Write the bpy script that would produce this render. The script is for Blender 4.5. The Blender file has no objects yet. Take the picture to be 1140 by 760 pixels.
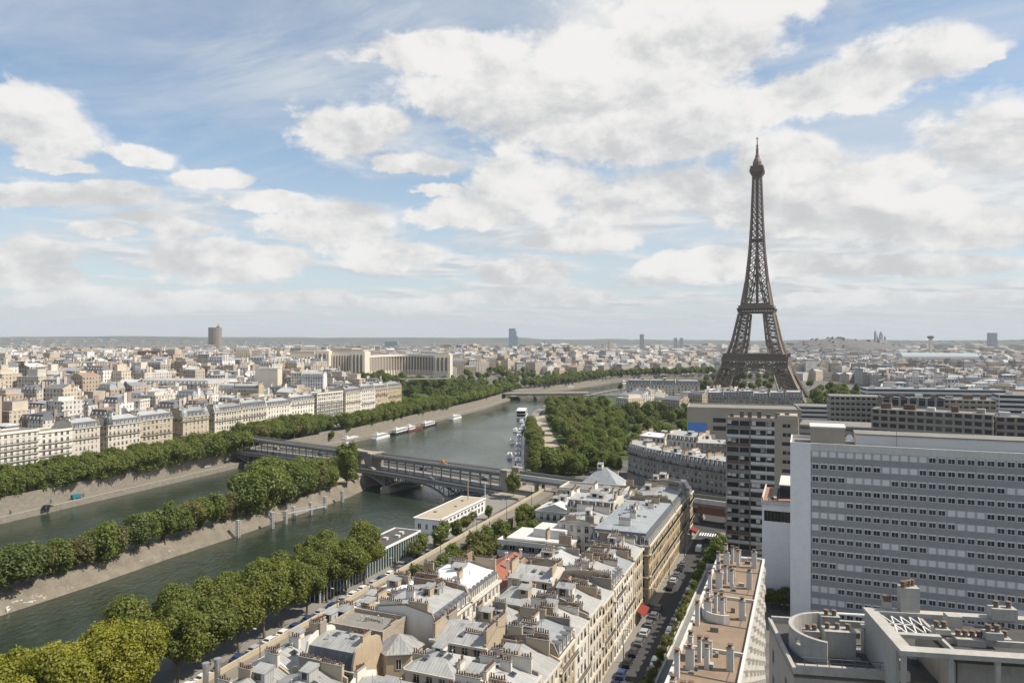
import bpy, math, random
import numpy as np
from mathutils import Vector, Matrix
R = math.radians
SC = bpy.context.scene
COL = SC.collection
random.seed(7)
rnd = random.Random(11)
# ---------------------------------------------------------------- camera
CAM_H, F, CX, CY = 70.0, 800.0, 570.0, 380.0
cam_data = bpy.data.cameras.new("camera")
cam_data.sensor_width = 36.0
cam_data.lens = F / 1140.0 * 36.0
cam_data.clip_start = 0.5
cam_data.clip_end = 120000.0
cam = bpy.data.objects.new("camera", cam_data)
COL.objects.link(cam)
cam.location = (0, 0, CAM_H)
cam.rotation_euler = (R(90), 0, 0)
SC.camera = cam
# ---------------------------------------------------------------- exposure
SC.view_settings.view_transform = 'Standard'
SC.view_settings.look = 'None'
SC.view_settings.gamma = 1.0
SC.view_settings.exposure = 0.5
SC.view_settings.use_curve_mapping = False
SC.render.engine = 'CYCLES'
SC.cycles.use_denoising = True
SC.cycles.max_bounces = 5
SC.cycles.diffuse_bounces = 3
SC.cycles.glossy_bounces = 2
SC.cycles.transmission_bounces = 2
SC.cycles.transparent_max_bounces = 6
SC.cycles.volume_bounces = 0
SC.cycles.caustics_reflective = False
SC.cycles.caustics_refractive = False
SC.cycles.use_adaptive_sampling = True
SC.cycles.adaptive_threshold = 0.015
# ---------------------------------------------------------------- sun and sky
SUN_AZ, SUN_EL = R(97.0), R(50.0)          # azimuth measured clockwise from +Y
sun_dir = Vector((math.sin(SUN_AZ) * math.cos(SUN_EL), math.cos(SUN_AZ) * math.cos(SUN_EL), math.sin(SUN_EL)))
sd = bpy.data.lights.new("sun", 'SUN')
sd.energy = 4.3
sd.angle = R(0.53)
sd.color = (1.0, 0.92, 0.80)
sun = bpy.data.objects.new("sun", sd)
COL.objects.link(sun)
sun.rotation_euler = (-sun_dir).to_track_quat('-Z', 'Y').to_euler()
sun.location = (300, 0, 400)
SKY_STRENGTH = 0.12
class NT:
 """small helper round a node tree"""
 def __init__(s, tree):
  s.t = tree
  s.n = tree.nodes
  s.l = tree.links
 def new(s, typ, **kw):
  nd = s.n.new(typ)
  for k, v in kw.items():
   setattr(nd, k, v)
  return nd
 def put(s, sock, v):
  if isinstance(v, bpy.types.NodeSocket):
   s.l.new(v, sock)
  elif isinstance(v, (int, float)):
   try:
    sock.default_value = v
   except TypeError:
    sock.default_value = (v, v, v)
  else:
   v = tuple(v)
   if len(sock.default_value) == 4 and len(v) == 3:
    v = v + (1.0,)
   sock.default_value = v
 def math(s, op, a, b=None, c=None, clamp=False):
  nd = s.new('ShaderNodeMath', operation=op, use_clamp=clamp)
  s.put(nd.inputs[0], a)
  if b is not None:
   s.put(nd.inputs[1], b)
  if c is not None:
   s.put(nd.inputs[2], c)
  return nd.outputs[0]
 def vec(s, x, y, z):
  nd = s.new('ShaderNodeCombineXYZ')
  for i, v in enumerate((x, y, z)):
   s.put(nd.inputs[i], v)
  return nd.outputs[0]
 def sep(s, v):
  nd = s.new('ShaderNodeSeparateXYZ')
  s.put(nd.inputs[0], v)
  return nd.outputs
 def vmath(s, op, a, b=None):
  nd = s.new('ShaderNodeVectorMath', operation=op)
  s.put(nd.inputs[0], a)
  if b is not None:
   s.put(nd.inputs[1], b)
  return nd.outputs[0]
 def noise(s, vec, scale, detail=4, rough=0.55, dist=0.0, lac=2.0):
  nd = s.new('ShaderNodeTexNoise')
  s.put(nd.inputs['Vector'], vec)
  s.put(nd.inputs['Scale'], scale)
  s.put(nd.inputs['Detail'], detail)
  s.put(nd.inputs['Roughness'], rough)
  s.put(nd.inputs['Lacunarity'], lac)
  s.put(nd.inputs['Distortion'], dist)
  return nd.outputs[0]
 def smooth(s, v, a, b, lo=0.0, hi=1.0):
  nd = s.new('ShaderNodeMapRange', interpolation_type='SMOOTHSTEP')
  for i, x in enumerate((v, a, b, lo, hi)):
   s.put(nd.inputs[i], x)
  return nd.outputs[0]
 def lin(s, v, a, b, lo=0.0, hi=1.0):
  nd = s.new('ShaderNodeMapRange')
  nd.clamp = True
  for i, x in enumerate((v, a, b, lo, hi)):
   s.put(nd.inputs[i], x)
  return nd.outputs[0]
 def mix(s, f, a, b, blend='MIX'):
  nd = s.new('ShaderNodeMix', data_type='RGBA', blend_type=blend)
  s.put(nd.inputs[0], f)
  s.put(nd.inputs[6], a)
  s.put(nd.inputs[7], b)
  return nd.outputs[2]
world = bpy.data.worlds.new("World")
SC.world = world
world.use_nodes = True
def build_sky():
 w = NT(world.node_tree)
 w.n.clear()
 out = w.new('ShaderNodeOutputWorld')
 bg = w.new('ShaderNodeBackground')
 bg.inputs[1].default_value = SKY_STRENGTH
 w.l.new(bg.outputs[0], out.inputs[0])
 sky = w.new('ShaderNodeTexSky')
 sky.sky_type = 'NISHITA'
 sky.sun_disc = False
 sky.sun_elevation = SUN_EL
 sky.sun_rotation = SUN_AZ
 sky.altitude = 100
 sky.air_density = 1.0
 sky.dust_density = 0.8
 sky.ozone_density = 1.2
 tc = w.new('ShaderNodeTexCoord')
 d = tc.outputs['Generated']
 x, y, z = w.sep(d)
 az = w.math('ARCTAN2', x, y)
 el = w.math('ARCSINE', z)
 # plane of the cloud deck seen in perspective
 zz = w.math('ADD', w.math('MAXIMUM', z, 0.0), 0.055)
 px = w.math('DIVIDE', x, zz)
 py = w.math('DIVIDE', y, zz)
 P = w.vec(px, py, 0.0)
 SPH = w.vec(az, w.math('MULTIPLY', el, 1.55), 0.0)
 # heaps of cumulus: soft mounds of density, torn by noise so that neighbours merge and edges fray
 n1 = w.noise(SPH, 5.0, 9, 0.60, 0.15)
 n2 = w.noise(w.vmath('ADD', SPH, (3.1, 7.7, 1.0)), 19.0, 8, 0.63, 0.2)
 nlow = w.noise(w.vmath('ADD', SPH, (8.0, 1.0, 4.0)), 6.5, 5, 0.55)
 up = w.noise(w.vmath('ADD', SPH, (0.014, 0.030, 0.0)), 5.0, 9, 0.60, 0.15)
 nw = w.noise(w.vmath('ADD', SPH, (1.7, 4.4, 2.0)), 9.0, 5, 0.55)
 azw = w.math('ADD', az, w.math('MULTIPLY', w.math('SUBTRACT', n2, 0.5), 0.05))
 azw = w.math('ADD', azw, w.math('MULTIPLY', w.math('SUBTRACT', nw, 0.5), 0.10))
 elw = w.math('ADD', el, w.math('MULTIPLY', w.math('SUBTRACT', n1, 0.5), 0.075))
 dens = None
 for (u, v, ru, rv) in HEAPS:
  a = math.atan2(u - CX, F)
  e = math.atan2((CY - v) * math.cos(a), F)
  ra, re = ru / F * math.cos(a) ** 2, rv / F * math.cos(a)
  dx = w.math('MULTIPLY', w.math('SUBTRACT', azw, a), 1.0 / ra)
  dy = w.math('MULTIPLY', w.math('SUBTRACT', elw, e), 1.0 / re)
  # flatter below than above
  dy = w.math('MAXIMUM', dy, w.math('MULTIPLY', dy, -1.25))
  r2 = w.math('MULTIPLY_ADD', dx, dx, w.math('MULTIPLY', dy, dy))
  h = w.math('MULTIPLY', w.math('EXPONENT', w.math('MULTIPLY', r2, -0.75)), 1.22 if rv < 30 else 1.0)
  hs = w.math('MULTIPLY', h, w.math('SUBTRACT', elw, e - 0.2 * re))
  if dens is None: dens, base, tot = h, hs, h
  else:
   dens = w.math('SMOOTH_MAX', dens, h, 0.25)
   tot = w.math('ADD', tot, h)
   base = w.math('ADD', base, hs)
 c0 = w.math('ADD', dens, w.math('MULTIPLY', w.math('SUBTRACT', n1, 0.5), 1.05))
 c0 = w.math('ADD', c0, w.math('MULTIPLY', w.math('SUBTRACT', n2, 0.5), 0.85))
 cum = w.smooth(c0, 0.37, 0.67)
 rel = w.math('DIVIDE', base, w.math('ADD', tot, 0.15))        # height within the heap
 lit = w.math('ADD', w.math('MULTIPLY', rel, 9.0), w.math('MULTIPLY', w.math('SUBTRACT', n1, up), 4.2))
 lit = w.math('ADD', lit, w.math('MULTIPLY', w.math('SUBTRACT', nlow, 0.5), 1.9))
 lit = w.math('ADD', lit, w.math('MULTIPLY', w.math('SUBTRACT', n2, 0.5), 1.25))
 shade = w.smooth(lit, -0.60, 0.50)
 # broken deck, denser to the right and towards the horizon
 d1 = w.noise(P, 0.62, 9, 0.60, 0.3)
 d1b = w.noise(w.vmath('ADD', P, (0.10, -0.16, 0.0)), 0.62, 9, 0.60, 0.3)
 side = w.smooth(az, -0.45, 0.40)
 low = w.smooth(el, 0.40, 0.05)
 thr = w.math('SUBTRACT', 0.565, w.math('MULTIPLY', low, 0.075))
 thr = w.math('SUBTRACT', thr, w.math('MULTIPLY', side, 0.085))
 deck = w.smooth(w.math('SUBTRACT', d1, thr), -0.03, 0.15)
 dshade = w.smooth(w.math('SUBTRACT', d1b, d1), 0.07, -0.07)
 # thin streaked veil high up
 ang = R(-28)
 sx = w.math('ADD', w.math('MULTIPLY', px, math.cos(ang)), w.math('MULTIPLY', py, math.sin(ang)))
 sy = w.math('SUBTRACT', w.math('MULTIPLY', py, math.cos(ang)), w.math('MULTIPLY', px, math.sin(ang)))
 v2 = w.noise(w.vec(w.math('MULTIPLY', sx, 0.5), w.math('MULTIPLY', sy, 1.3), 3.0), 1.0, 10, 0.64, 0.7)
 v3 = w.noise(w.vec(w.math('MULTIPLY', px, 0.3), w.math('MULTIPLY', py, 0.4), 9.0), 1.0, 3, 0.5)
 veil = w.smooth(w.math('ADD', w.math('MULTIPLY', v2, 0.65), w.math('MULTIPLY', v3, 0.5)), 0.44, 0.72)
 veil = w.math('MULTIPLY', veil, 0.72)
 for (u, v, ru, rv) in ((330, 70, 190, 60), (200, 35, 120, 40), (450, 25, 120, 40), (150, 270, 200, 60)):
  a = math.atan2(u - CX, F); e = math.atan2((CY - v) * math.cos(a), F)
  dx = w.math('MULTIPLY', w.math('SUBTRACT', az, a), F / ru); dy = w.math('MULTIPLY', w.math('SUBTRACT', el, e), F / rv)
  gq = w.math('EXPONENT', w.math('MULTIPLY', w.math('MULTIPLY_ADD', dx, dx, w.math('MULTIPLY', dy, dy)), -0.8))
  veil = w.math('MAXIMUM', veil, w.math('MULTIPLY', gq, w.smooth(v2, 0.30, 0.62, 0.0, 1.0)))
 veil = w.math('MAXIMUM', veil, w.smooth(el, 0.34, 0.04, 0.03, 0.60))
 S = 1.0 / (SKY_STRENGTH * 2 ** SC.view_settings.exposure)
 col = lambda *c: tuple(x * S for x in c)
 white, grey = col(0.91, 0.895, 0.875), col(0.615, 0.62, 0.63)
 blue = w.mix(1.0, sky.outputs[0], SKY_TINT, 'MULTIPLY')
 c = w.mix(veil, blue, col(0.64, 0.685, 0.74))
 c = w.mix(w.math('MULTIPLY', deck, 0.86), c, w.mix(dshade, col(0.58, 0.595, 0.62), col(0.85, 0.84, 0.825)))
 c = w.mix(w.math('MULTIPLY', cum, 0.97), c, w.mix(shade, grey, white))
 hz = w.smooth(el, 0.085, -0.01)
 haze_c = col(0.565, 0.605, 0.65)
 c = w.mix(w.math('MULTIPLY', hz, 0.9), c, haze_c)
 c = w.mix(w.math('LESS_THAN', z, -0.004), c, col(0.17, 0.16, 0.145))      # the land beyond the modelled ground
 w.l.new(c, bg.inputs[0])
SKY_TINT = (0.80, 0.86, 0.86, 1)
# the cumulus heaps (bearing and elevation given through the picture plane of the photograph, half widths alike)
HEAPS = [
 (40, 138, 70, 40), (15, 118, 34, 30), (380, 150, 70, 36), (415, 138, 36, 22), (463, 187, 40, 13), (80, 220, 100, 18), (130, 212, 40, 14),
 (640, 100, 150, 62), (740, 50, 130, 62), (560, 112, 120, 44), (820, 0, 130, 36), (700, 150, 160, 55), (590, 205, 80, 34), (500, 60, 90, 22),
 (900, 112, 120, 24), (1010, 66, 80, 34), (950, 92, 90, 26), (1090, 62, 34, 11), (760, 225, 190, 36), (900, 240, 120, 32), (870, 175, 60, 26),
 (1095, 165, 90, 55), (1060, 255, 120, 30), (36, 288, 52, 22), (375, 252, 74, 26), (520, 240, 58, 20), (575, 305, 56, 17),
 (240, 290, 84, 24), (440, 285, 54, 15), (35, 315, 70, 14), (650, 268, 64, 16), (830, 300, 130, 16),
 (150, 165, 40, 9), (230, 195, 44, 10), (300, 225, 50, 12), (180, 252, 60, 12), (300, 285, 46, 13), (110, 262, 40, 9), (480, 215, 34, 8), (60, 180, 40, 8), (700, 235, 60, 14), (620, 330, 60, 8), (90, 335, 70, 8), (1040, 225, 60, 14), (980, 190, 60, 16), (770, 290, 60, 12),
 (1000, 300, 130, 16), (560, 335, 130, 9), (200, 330, 150, 10), (960, 335, 170, 8), (350, 330, 90, 8),
]
build_sky()
# ---------------------------------------------------------------- frames and placing helpers
TH = R(22.33)                                   # bearing of the quays and streets
DX, DY = math.sin(TH), math.cos(TH)
RZ = -TH                                        # rotation of anything built along the street grid
def ST(s, t, z=0.0):
 """street grid: s metres along the quay, t metres to the right"""
 return Vector((s * DX + t * DY, s * DY - t * DX, z))
def to_st(x, y):
 return x * DX + y * DY, x * DY - y * DX
def G(u, v, z=0.0):
 """the point of the level z that the photograph shows at (u, v)"""
 Y = (CAM_H - z) * F / (v - CY)
 return Vector(((u - CX) / F * Y, Y, z))
def at(u, Y, z=0.0):
 return Vector(((u - CX) / F * Y, Y, z))
def zat(v, Y):
 return CAM_H - (v - CY) / F * Y
# ---------------------------------------------------------------- mesh helper
class MB:
 def __init__(s):
  s.v, s.f, s.m = [], [], []
 def add(s, vs, fs, m=0):
  b = len(s.v)
  s.v.extend([tuple(p) for p in vs])
  for f in fs:
   s.f.append(tuple(i + b for i in f))
   s.m.append(m)
 def quad(s, a, b, c, d, m=0):
  s.add((a, b, c, d), ((0, 1, 2, 3),), m)
 def poly(s, pts, m=0):
  s.add(pts, (tuple(range(len(pts))),), m)
 def box(s, x0, y0, z0, x1, y1, z1, m=0, top=None, bottom=True):
  vs = [(x0, y0, z0), (x1, y0, z0), (x1, y1, z0), (x0, y1, z0), (x0, y0, z1), (x1, y0, z1), (x1, y1, z1), (x0, y1, z1)]
  s.add(vs, ((0, 1, 5, 4), (1, 2, 6, 5), (2, 3, 7, 6), (3, 0, 4, 7)), m)
  s.add(vs[4:], ((0, 1, 2, 3),), m if top is None else top)
  if bottom:
   s.add(vs[:4], ((3, 2, 1, 0),), m)
 def prism(s, pts, z0, z1, m=0, top=None, bottom=False):
  n = len(pts)
  vs = [(p[0], p[1], z0) for p in pts] + [(p[0], p[1], z1) for p in pts]
  s.add(vs, [(i, (i + 1) % n, (i + 1) % n + n, i + n) for i in range(n)], m)
  s.add(vs[n:], (tuple(range(n)),), m if top is None else top)
  if bottom:
   s.add(vs[:n], (tuple(range(n - 1, -1, -1)),), m)
 def loft(s, rings, m=0, cap=True, closed=True):
  n = len(rings[0])
  vs = [p for r in rings for p in r]
  fs = []
  for k in range(len(rings) - 1):
   for i in range(n if closed else n - 1):
    j = (i + 1) % n
    fs.append((k * n + i, k * n + j, (k + 1) * n + j, (k + 1) * n + i))
  s.add(vs, fs, m)
  if cap and closed:
   s.add(rings[-1], (tuple(range(n)),), m)
 def lathe(s, c, prof, n=8, m=0, a0=0.0):
  rings = []
  for r, z in prof:
   rings.append([(c[0] + r * math.cos(a0 + 2 * math.pi * i / n), c[1] + r * math.sin(a0 + 2 * math.pi * i / n), c[2] + z) for i in range(n)])
  s.loft(rings, m)
 def beam(s, p, q, w, m=0, w2=None, up=(0, 0, 1)):
  p, q = Vector(p), Vector(q)
  d = q - p
  if d.length < 1e-6:
   return
  d.normalize()
  up = Vector(up)
  if abs(d.dot(up)) > 0.98:
   up = Vector((1, 0, 0))
  a = d.cross(up).normalized()
  b = a.cross(d).normalized()
  h = (w if w2 is None else w2) / 2
  w = w / 2
  vs = []
  for c in (p, q):
   vs += [c - a * w - b * h, c + a * w - b * h, c + a * w + b * h, c - a * w + b * h]
  s.add(vs, ((0, 1, 5, 4), (1, 2, 6, 5), (2, 3, 7, 6), (3, 0, 4, 7), (3, 2, 1, 0), (4, 5, 6, 7)), m)
 def tube(s, p, q, r, r2=None, n=8, m=0, cap=True):
  p, q = Vector(p), Vector(q)
  d = (q - p).normalized()
  up = Vector((0, 0, 1)) if abs(d.z) < 0.95 else Vector((1, 0, 0))
  a = d.cross(up).normalized()
  b = a.cross(d).normalized()
  r2 = r if r2 is None else r2
  rings = [[c + (a * math.cos(2 * math.pi * i / n) + b * math.sin(2 * math.pi * i / n)) * rr for i in range(n)] for c, rr in ((p, r), (q, r2))]
  s.loft(rings, m)
 def mesh(s, name, mats, smooth=False):
  me = bpy.data.meshes.new(name)
  me.from_pydata(s.v, [], s.f)
  for mt in mats if isinstance(mats, (list, tuple)) else [mats]:
   me.materials.append(mt)
  nf = len(s.f)
  if nf:
   me.polygons.foreach_set("material_index", np.array(s.m, dtype=np.int32))
   if smooth:
    me.polygons.foreach_set("use_smooth", np.ones(nf, dtype=bool))
   # metre-scaled facade coordinates
   uv = me.uv_layers.new(name="metres")
   nl = len(me.loops)
   vi = np.empty(nl, dtype=np.int32)
   me.loops.foreach_get("vertex_index", vi)
   co = np.array(s.v, dtype=np.float64)[vi]
   nor = np.empty(nf * 3)
   me.polygons.foreach_get("normal", nor)
   nor = nor.reshape(-1, 3)
   tot = np.empty(nf, dtype=np.int32)
   me.polygons.foreach_get("loop_total", tot)
   ln = np.repeat(nor, tot, axis=0)
   tx, ty = -ln[:, 1], ln[:, 0]
   L = np.hypot(tx, ty)
   flat = L < 0.08
   Ls = np.where(flat, 1.0, L)
   tx, ty = np.where(flat, 1.0, tx / Ls), np.where(flat, 0.0, ty / Ls)
   # second axis = n x t
   bx = ln[:, 1] * 0 - ln[:, 2] * ty
   by = ln[:, 2] * tx - ln[:, 0] * 0
   bz = ln[:, 0] * ty - ln[:, 1] * tx
   u = co[:, 0] * tx + co[:, 1] * ty
   v = co[:, 0] * bx + co[:, 1] * by + co[:, 2] * bz
   uv.data.foreach_set("uv", np.stack([u, v], 1).ravel())
  me.update()
  return me
 def build(s, name, mats, parent=None, loc=None, rz=None, smooth=False):
  o = bpy.data.objects.new(name, s.mesh(name, mats, smooth))
  COL.objects.link(o)
  if parent is not None:
   o.parent = parent
  if loc is not None:
   o.location = loc
  if rz is not None:
   o.rotation_euler = (0, 0, rz)
  return o
def tag(o, label=None, cat=None, group=None, kind=None):
 if label: o['label'] = label
 if cat: o['category'] = cat
 if group: o['group'] = group
 if kind: o['kind'] = kind
 return o
def empty(name, loc=(0, 0, 0), rz=0.0, label=None, cat=None, group=None):
 o = bpy.data.objects.new(name, None)
 COL.objects.link(o)
 o.location = loc
 o.rotation_euler = (0, 0, rz)
 o.empty_display_size = 1
 return tag(o, label, cat, group)
def put(name, me, parent=None, loc=(0, 0, 0), rz=0.0, scale=None):
 """one more object that shares the mesh me"""
 o = bpy.data.objects.new(name, me)
 COL.objects.link(o)
 if parent is not None:
  o.parent = parent
 o.location = loc
 o.rotation_euler = (0, 0, rz)
 if scale is not None:
  o.scale = scale if isinstance(scale, (tuple, list)) else (scale,) * 3
 return o
def copy_tree(o, kids, loc=None, rz=None, scale=None):
 """a copy of a thing and of each of its parts"""
 c = o.copy()
 COL.objects.link(c)
 if loc is not None: c.location = loc
 if rz is not None: c.rotation_euler = (0, 0, rz)
 if scale is not None: c.scale = scale
 for ch in kids:
  d = ch.copy()
  COL.objects.link(d)
  d.parent = c
 return c
NUM = ['', 'first', 'second', 'third', 'fourth', 'fifth', 'sixth', 'seventh', 'eighth', 'ninth', 'tenth', 'eleventh', 'twelfth', 'thirteenth', 'fourteenth',
       'fifteenth', 'sixteenth', 'seventeenth', 'eighteenth', 'nineteenth', 'twentieth']
def nth(i):
 if i <= 20: return NUM[i]
 tens = {2: 'twenty', 3: 'thirty', 4: 'forty', 5: 'fifty'}[i // 10]
 return tens + ('-' + NUM[i % 10] if i % 10 else '')
# ---------------------------------------------------------------- materials
def material(name):
 m = bpy.data.materials.new(name)
 m.use_nodes = True
 t = NT(m.node_tree)
 t.n.clear()
 out = t.new('ShaderNodeOutputMaterial')
 b = t.new('ShaderNodeBsdfPrincipled')
 t.l.new(b.outputs[0], out.inputs[0])
 return m, t, b
def M(name, col, rough=0.8, var=0.18, scale=0.6, fine=4.0, spec=0.3, metal=0.0, bump=0.0, rand=0.0, streak=0.0, coord='Object'):
 """weathered surface of one base colour: two scales of blotches, optional rain streaks and a difference from copy to copy"""
 m, t, b = material(name)
 tc = t.new('ShaderNodeTexCoord')
 p = tc.outputs[coord]
 n1 = t.noise(p, scale, 5, 0.6)
 n2 = t.noise(p, fine, 3, 0.6)
 k = t.math('ADD', t.math('MULTIPLY', t.math('SUBTRACT', n1, 0.5), 2.4 * var), t.math('MULTIPLY', t.math('SUBTRACT', n2, 0.5), 1.3 * var))
 if streak:
  s = t.noise(t.vmath('MULTIPLY', p, (1.0, 1.0, 0.07)), 2.3, 4, 0.65)
  k = t.math('ADD', k, t.math('MULTIPLY', t.math('SUBTRACT', s, 0.5), 2.0 * streak))
 if rand:
  oi = t.new('ShaderNodeObjectInfo')
  k = t.math('ADD', k, t.math('MULTIPLY', t.math('SUBTRACT', oi.outputs['Random'], 0.5), 2.0 * rand))
 k = t.math('MAXIMUM', t.math('ADD', k, 1.0), 0.1)
 sc = t.new('ShaderNodeVectorMath', operation='SCALE')
 sc.inputs[0].default_value = col[:3]
 t.l.new(k, sc.inputs['Scale'])
 t.l.new(sc.outputs[0], b.inputs['Base Color'])
 b.inputs['Roughness'].default_value = rough
 b.inputs['Metallic'].default_value = metal
 b.inputs['Specular IOR Level'].default_value = spec
 if bump:
  bp = t.new('ShaderNodeBump')
  bp.inputs['Strength'].default_value = bump
  bp.inputs['Distance'].default_value = 0.05
  t.l.new(n2, bp.inputs['Height'])
  t.l.new(bp.outputs[0], b.inputs['Normal'])
 return m
def attr_material(name, rough=0.85, windows=None, var=0.15, spec=0.2, scale=0.15):
 """colour of each building kept with its faces; windows=(bay, storey) sets rows of dark openings into upright faces"""
 m, t, b = material(name)
 a = t.new('ShaderNodeAttribute')
 a.attribute_name = 'tint'
 c = a.outputs['Color']
 tc = t.new('ShaderNodeTexCoord')
 n1 = t.noise(tc.outputs['Object'], scale, 4, 0.6)
 k = t.lin(n1, 0.2, 0.8, 1 - var, 1 + var)
 sc = t.new('ShaderNodeVectorMath', operation='SCALE')
 t.l.new(c, sc.inputs[0]); t.l.new(k, sc.inputs['Scale'])
 c = sc.outputs[0]
 if windows:
  c = window_rows(t, c, *windows)
 t.l.new(c, b.inputs['Base Color'])
 b.inputs['Roughness'].default_value = rough
 b.inputs['Specular IOR Level'].default_value = spec
 return m
def window_rows(t, c, bay, storey, wide=0.42, tall=0.6, glass=(0.035, 0.04, 0.05)):
 uvn = t.new('ShaderNodeUVMap')
 uvn.uv_map = 'metres'
 u, v, _ = t.sep(uvn.outputs[0])
 fu = t.math('FRACT', t.math('DIVIDE', u, bay))
 fv = t.math('FRACT', t.math('DIVIDE', v, storey))
 mu = t.math('LESS_THAN', t.math('ABSOLUTE', t.math('SUBTRACT', fu, 0.5)), wide / 2)
 mv = t.math('LESS_THAN', t.math('ABSOLUTE', t.math('SUBTRACT', fv, 0.5)), tall / 2)
 cell = t.vec(t.math('FLOOR', t.math('DIVIDE', u, bay)), t.math('FLOOR', t.math('DIVIDE', v, storey)), 0)
 wn = t.new('ShaderNodeTexWhiteNoise')
 t.l.new(cell, wn.inputs['Vector'])
 open_ = t.math('MULTIPLY', t.math('MULTIPLY', mu, mv), t.lin(wn.outputs[0], 0.0, 1.0, 1.0, 0.35))
 return t.mix(open_, c, glass)
def tint_faces(o, cols):
 """store one colour per face"""
 me = o.data
 at_ = me.attributes.new('tint', 'FLOAT_COLOR', 'FACE')
 a = np.ones((len(cols), 4), dtype=np.float32)
 a[:, :3] = np.array(cols, dtype=np.float32)
 at_.data.foreach_set('color', a.ravel())
def zinc(name, col, seam=0.6, depth=0.35, var=0.16, rough=0.5, rand=0.0):
 m, t, b = material(name)
 uvn = t.new('ShaderNodeUVMap'); uvn.uv_map = 'metres'
 u, v, _ = t.sep(uvn.outputs[0])
 tc = t.new('ShaderNodeTexCoord')
 fu = t.math('FRACT', t.math('DIVIDE', u, seam))
 line = t.math('LESS_THAN', t.math('ABSOLUTE', t.math('SUBTRACT', fu, 0.5)), 0.07)
 sheet = t.vec(t.math('FLOOR', t.math('DIVIDE', u, seam)), t.math('FLOOR', t.math('DIVIDE', v, 2.2)), 0)
 wn = t.new('ShaderNodeTexWhiteNoise'); t.l.new(sheet, wn.inputs['Vector'])
 n1 = t.noise(tc.outputs['Object'], 0.5, 5, 0.65)
 n2 = t.noise(t.vec(t.math('MULTIPLY', u, 2.5), t.math('MULTIPLY', v, 0.25), 0), 1.0, 4, 0.6)
 k = t.math('ADD', t.math('MULTIPLY', t.math('SUBTRACT', n1, 0.5), 2 * var), t.math('MULTIPLY', t.math('SUBTRACT', n2, 0.5), 1.5 * var))
 k = t.math('ADD', k, t.math('MULTIPLY', t.math('SUBTRACT', wn.outputs[0], 0.5), 0.9 * var))
 if rand:
  oi = t.new('ShaderNodeObjectInfo')
  k = t.math('ADD', k, t.math('MULTIPLY', t.math('SUBTRACT', oi.outputs['Random'], 0.5), 2.0 * rand))
 k = t.math('ADD', k, 1.0)
 k = t.math('MULTIPLY', k, t.math('SUBTRACT', 1.0, t.math('MULTIPLY', line, depth)))  # seam lines darkened in the colour, standing in for shading along raised seams
 sc = t.new('ShaderNodeVectorMath', operation='SCALE')
 sc.inputs[0].default_value = col[:3]
 t.l.new(k, sc.inputs['Scale'])
 t.l.new(sc.outputs[0], b.inputs['Base Color'])
 b.inputs['Roughness'].default_value = rough
 b.inputs['Metallic'].default_value = 0.1
 bp = t.new('ShaderNodeBump')
 bp.inputs['Strength'].default_value = 0.5
 bp.inputs['Distance'].default_value = 0.04
 t.l.new(line, bp.inputs['Height'])
 t.l.new(bp.outputs[0], b.inputs['Normal'])
 return m
def brick(name, c1, c2, mortar, sx=1.0, bw=0.6, bh=0.22, rough=0.9, lo=0.75, hi=1.2):
 m, t, b = material(name)
 uvn = t.new('ShaderNodeUVMap'); uvn.uv_map = 'metres'
 br = t.new('ShaderNodeTexBrick')
 t.l.new(uvn.outputs[0], br.inputs['Vector'])
 t.put(br.inputs['Color1'], c1); t.put(br.inputs['Color2'], c2); t.put(br.inputs['Mortar'], mortar)
 br.inputs['Scale'].default_value = sx
 br.inputs['Brick Width'].default_value = bw
 br.inputs['Row Height'].default_value = bh
 br.inputs['Mortar Size'].default_value = 0.015
 tc = t.new('ShaderNodeTexCoord')
 n1 = t.noise(tc.outputs['Object'], 0.5, 5, 0.65)
 k = t.lin(n1, 0.25, 0.75, lo, hi)
 c = t.mix(1.0, br.outputs[0], t.vec(k, k, k), 'MULTIPLY')
 t.l.new(c, b.inputs['Base Color'])
 b.inputs['Roughness'].default_value = rough
 return m
def glass_mat(name, col=(0.02, 0.025, 0.03), rough=0.12):
 m, t, b = material(name)
 oi = t.new('ShaderNodeObjectInfo')
 k = t.lin(oi.outputs['Random'], 0, 1, 0.5, 2.2)
 sc = t.new('ShaderNodeVectorMath', operation='SCALE')
 sc.inputs[0].default_value = col
 t.l.new(k, sc.inputs['Scale'])
 t.l.new(sc.outputs[0], b.inputs['Base Color'])
 b.inputs['Roughness'].default_value = rough
 b.inputs['Specular IOR Level'].default_value = 0.5
 return m
MT = {}
MT['stone'] = M('limestone', (0.44, 0.375, 0.275), var=0.14, scale=0.25, streak=0.10, rand=0.08)
MT['stone_warm'] = M('warm_limestone', (0.46, 0.36, 0.225), var=0.14, scale=0.25, streak=0.10, rand=0.06)
MT['stone_white'] = M('pale_limestone', (0.58, 0.53, 0.44), var=0.12, scale=0.25, streak=0.10, rand=0.06)
MT['stone_grey'] = M('grey_stone', (0.30, 0.275, 0.235), var=0.18, scale=0.3, streak=0.15)
MT['plaster'] = M('white_plaster', (0.66, 0.62, 0.55), var=0.14, scale=0.35, streak=0.14, rand=0.06)
MT['plaster_tan'] = M('tan_plaster', (0.42, 0.33, 0.23), var=0.20, scale=0.4, streak=0.16, rand=0.08)
MT['render_grey'] = M('grey_render', (0.27, 0.235, 0.20), var=0.20, scale=0.4, streak=0.2, rand=0.10)
MT['brick'] = brick('red_brown_brick', (0.33, 0.19, 0.12), (0.24, 0.14, 0.09), (0.36, 0.31, 0.25))
MT['block'] = brick('rubble_masonry', (0.36, 0.30, 0.23), (0.27, 0.225, 0.175), (0.42, 0.38, 0.31), bw=0.5, bh=0.3)
MT['zinc'] = zinc('zinc_sheet', (0.35, 0.347, 0.33), rand=0.16, var=0.28)
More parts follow.
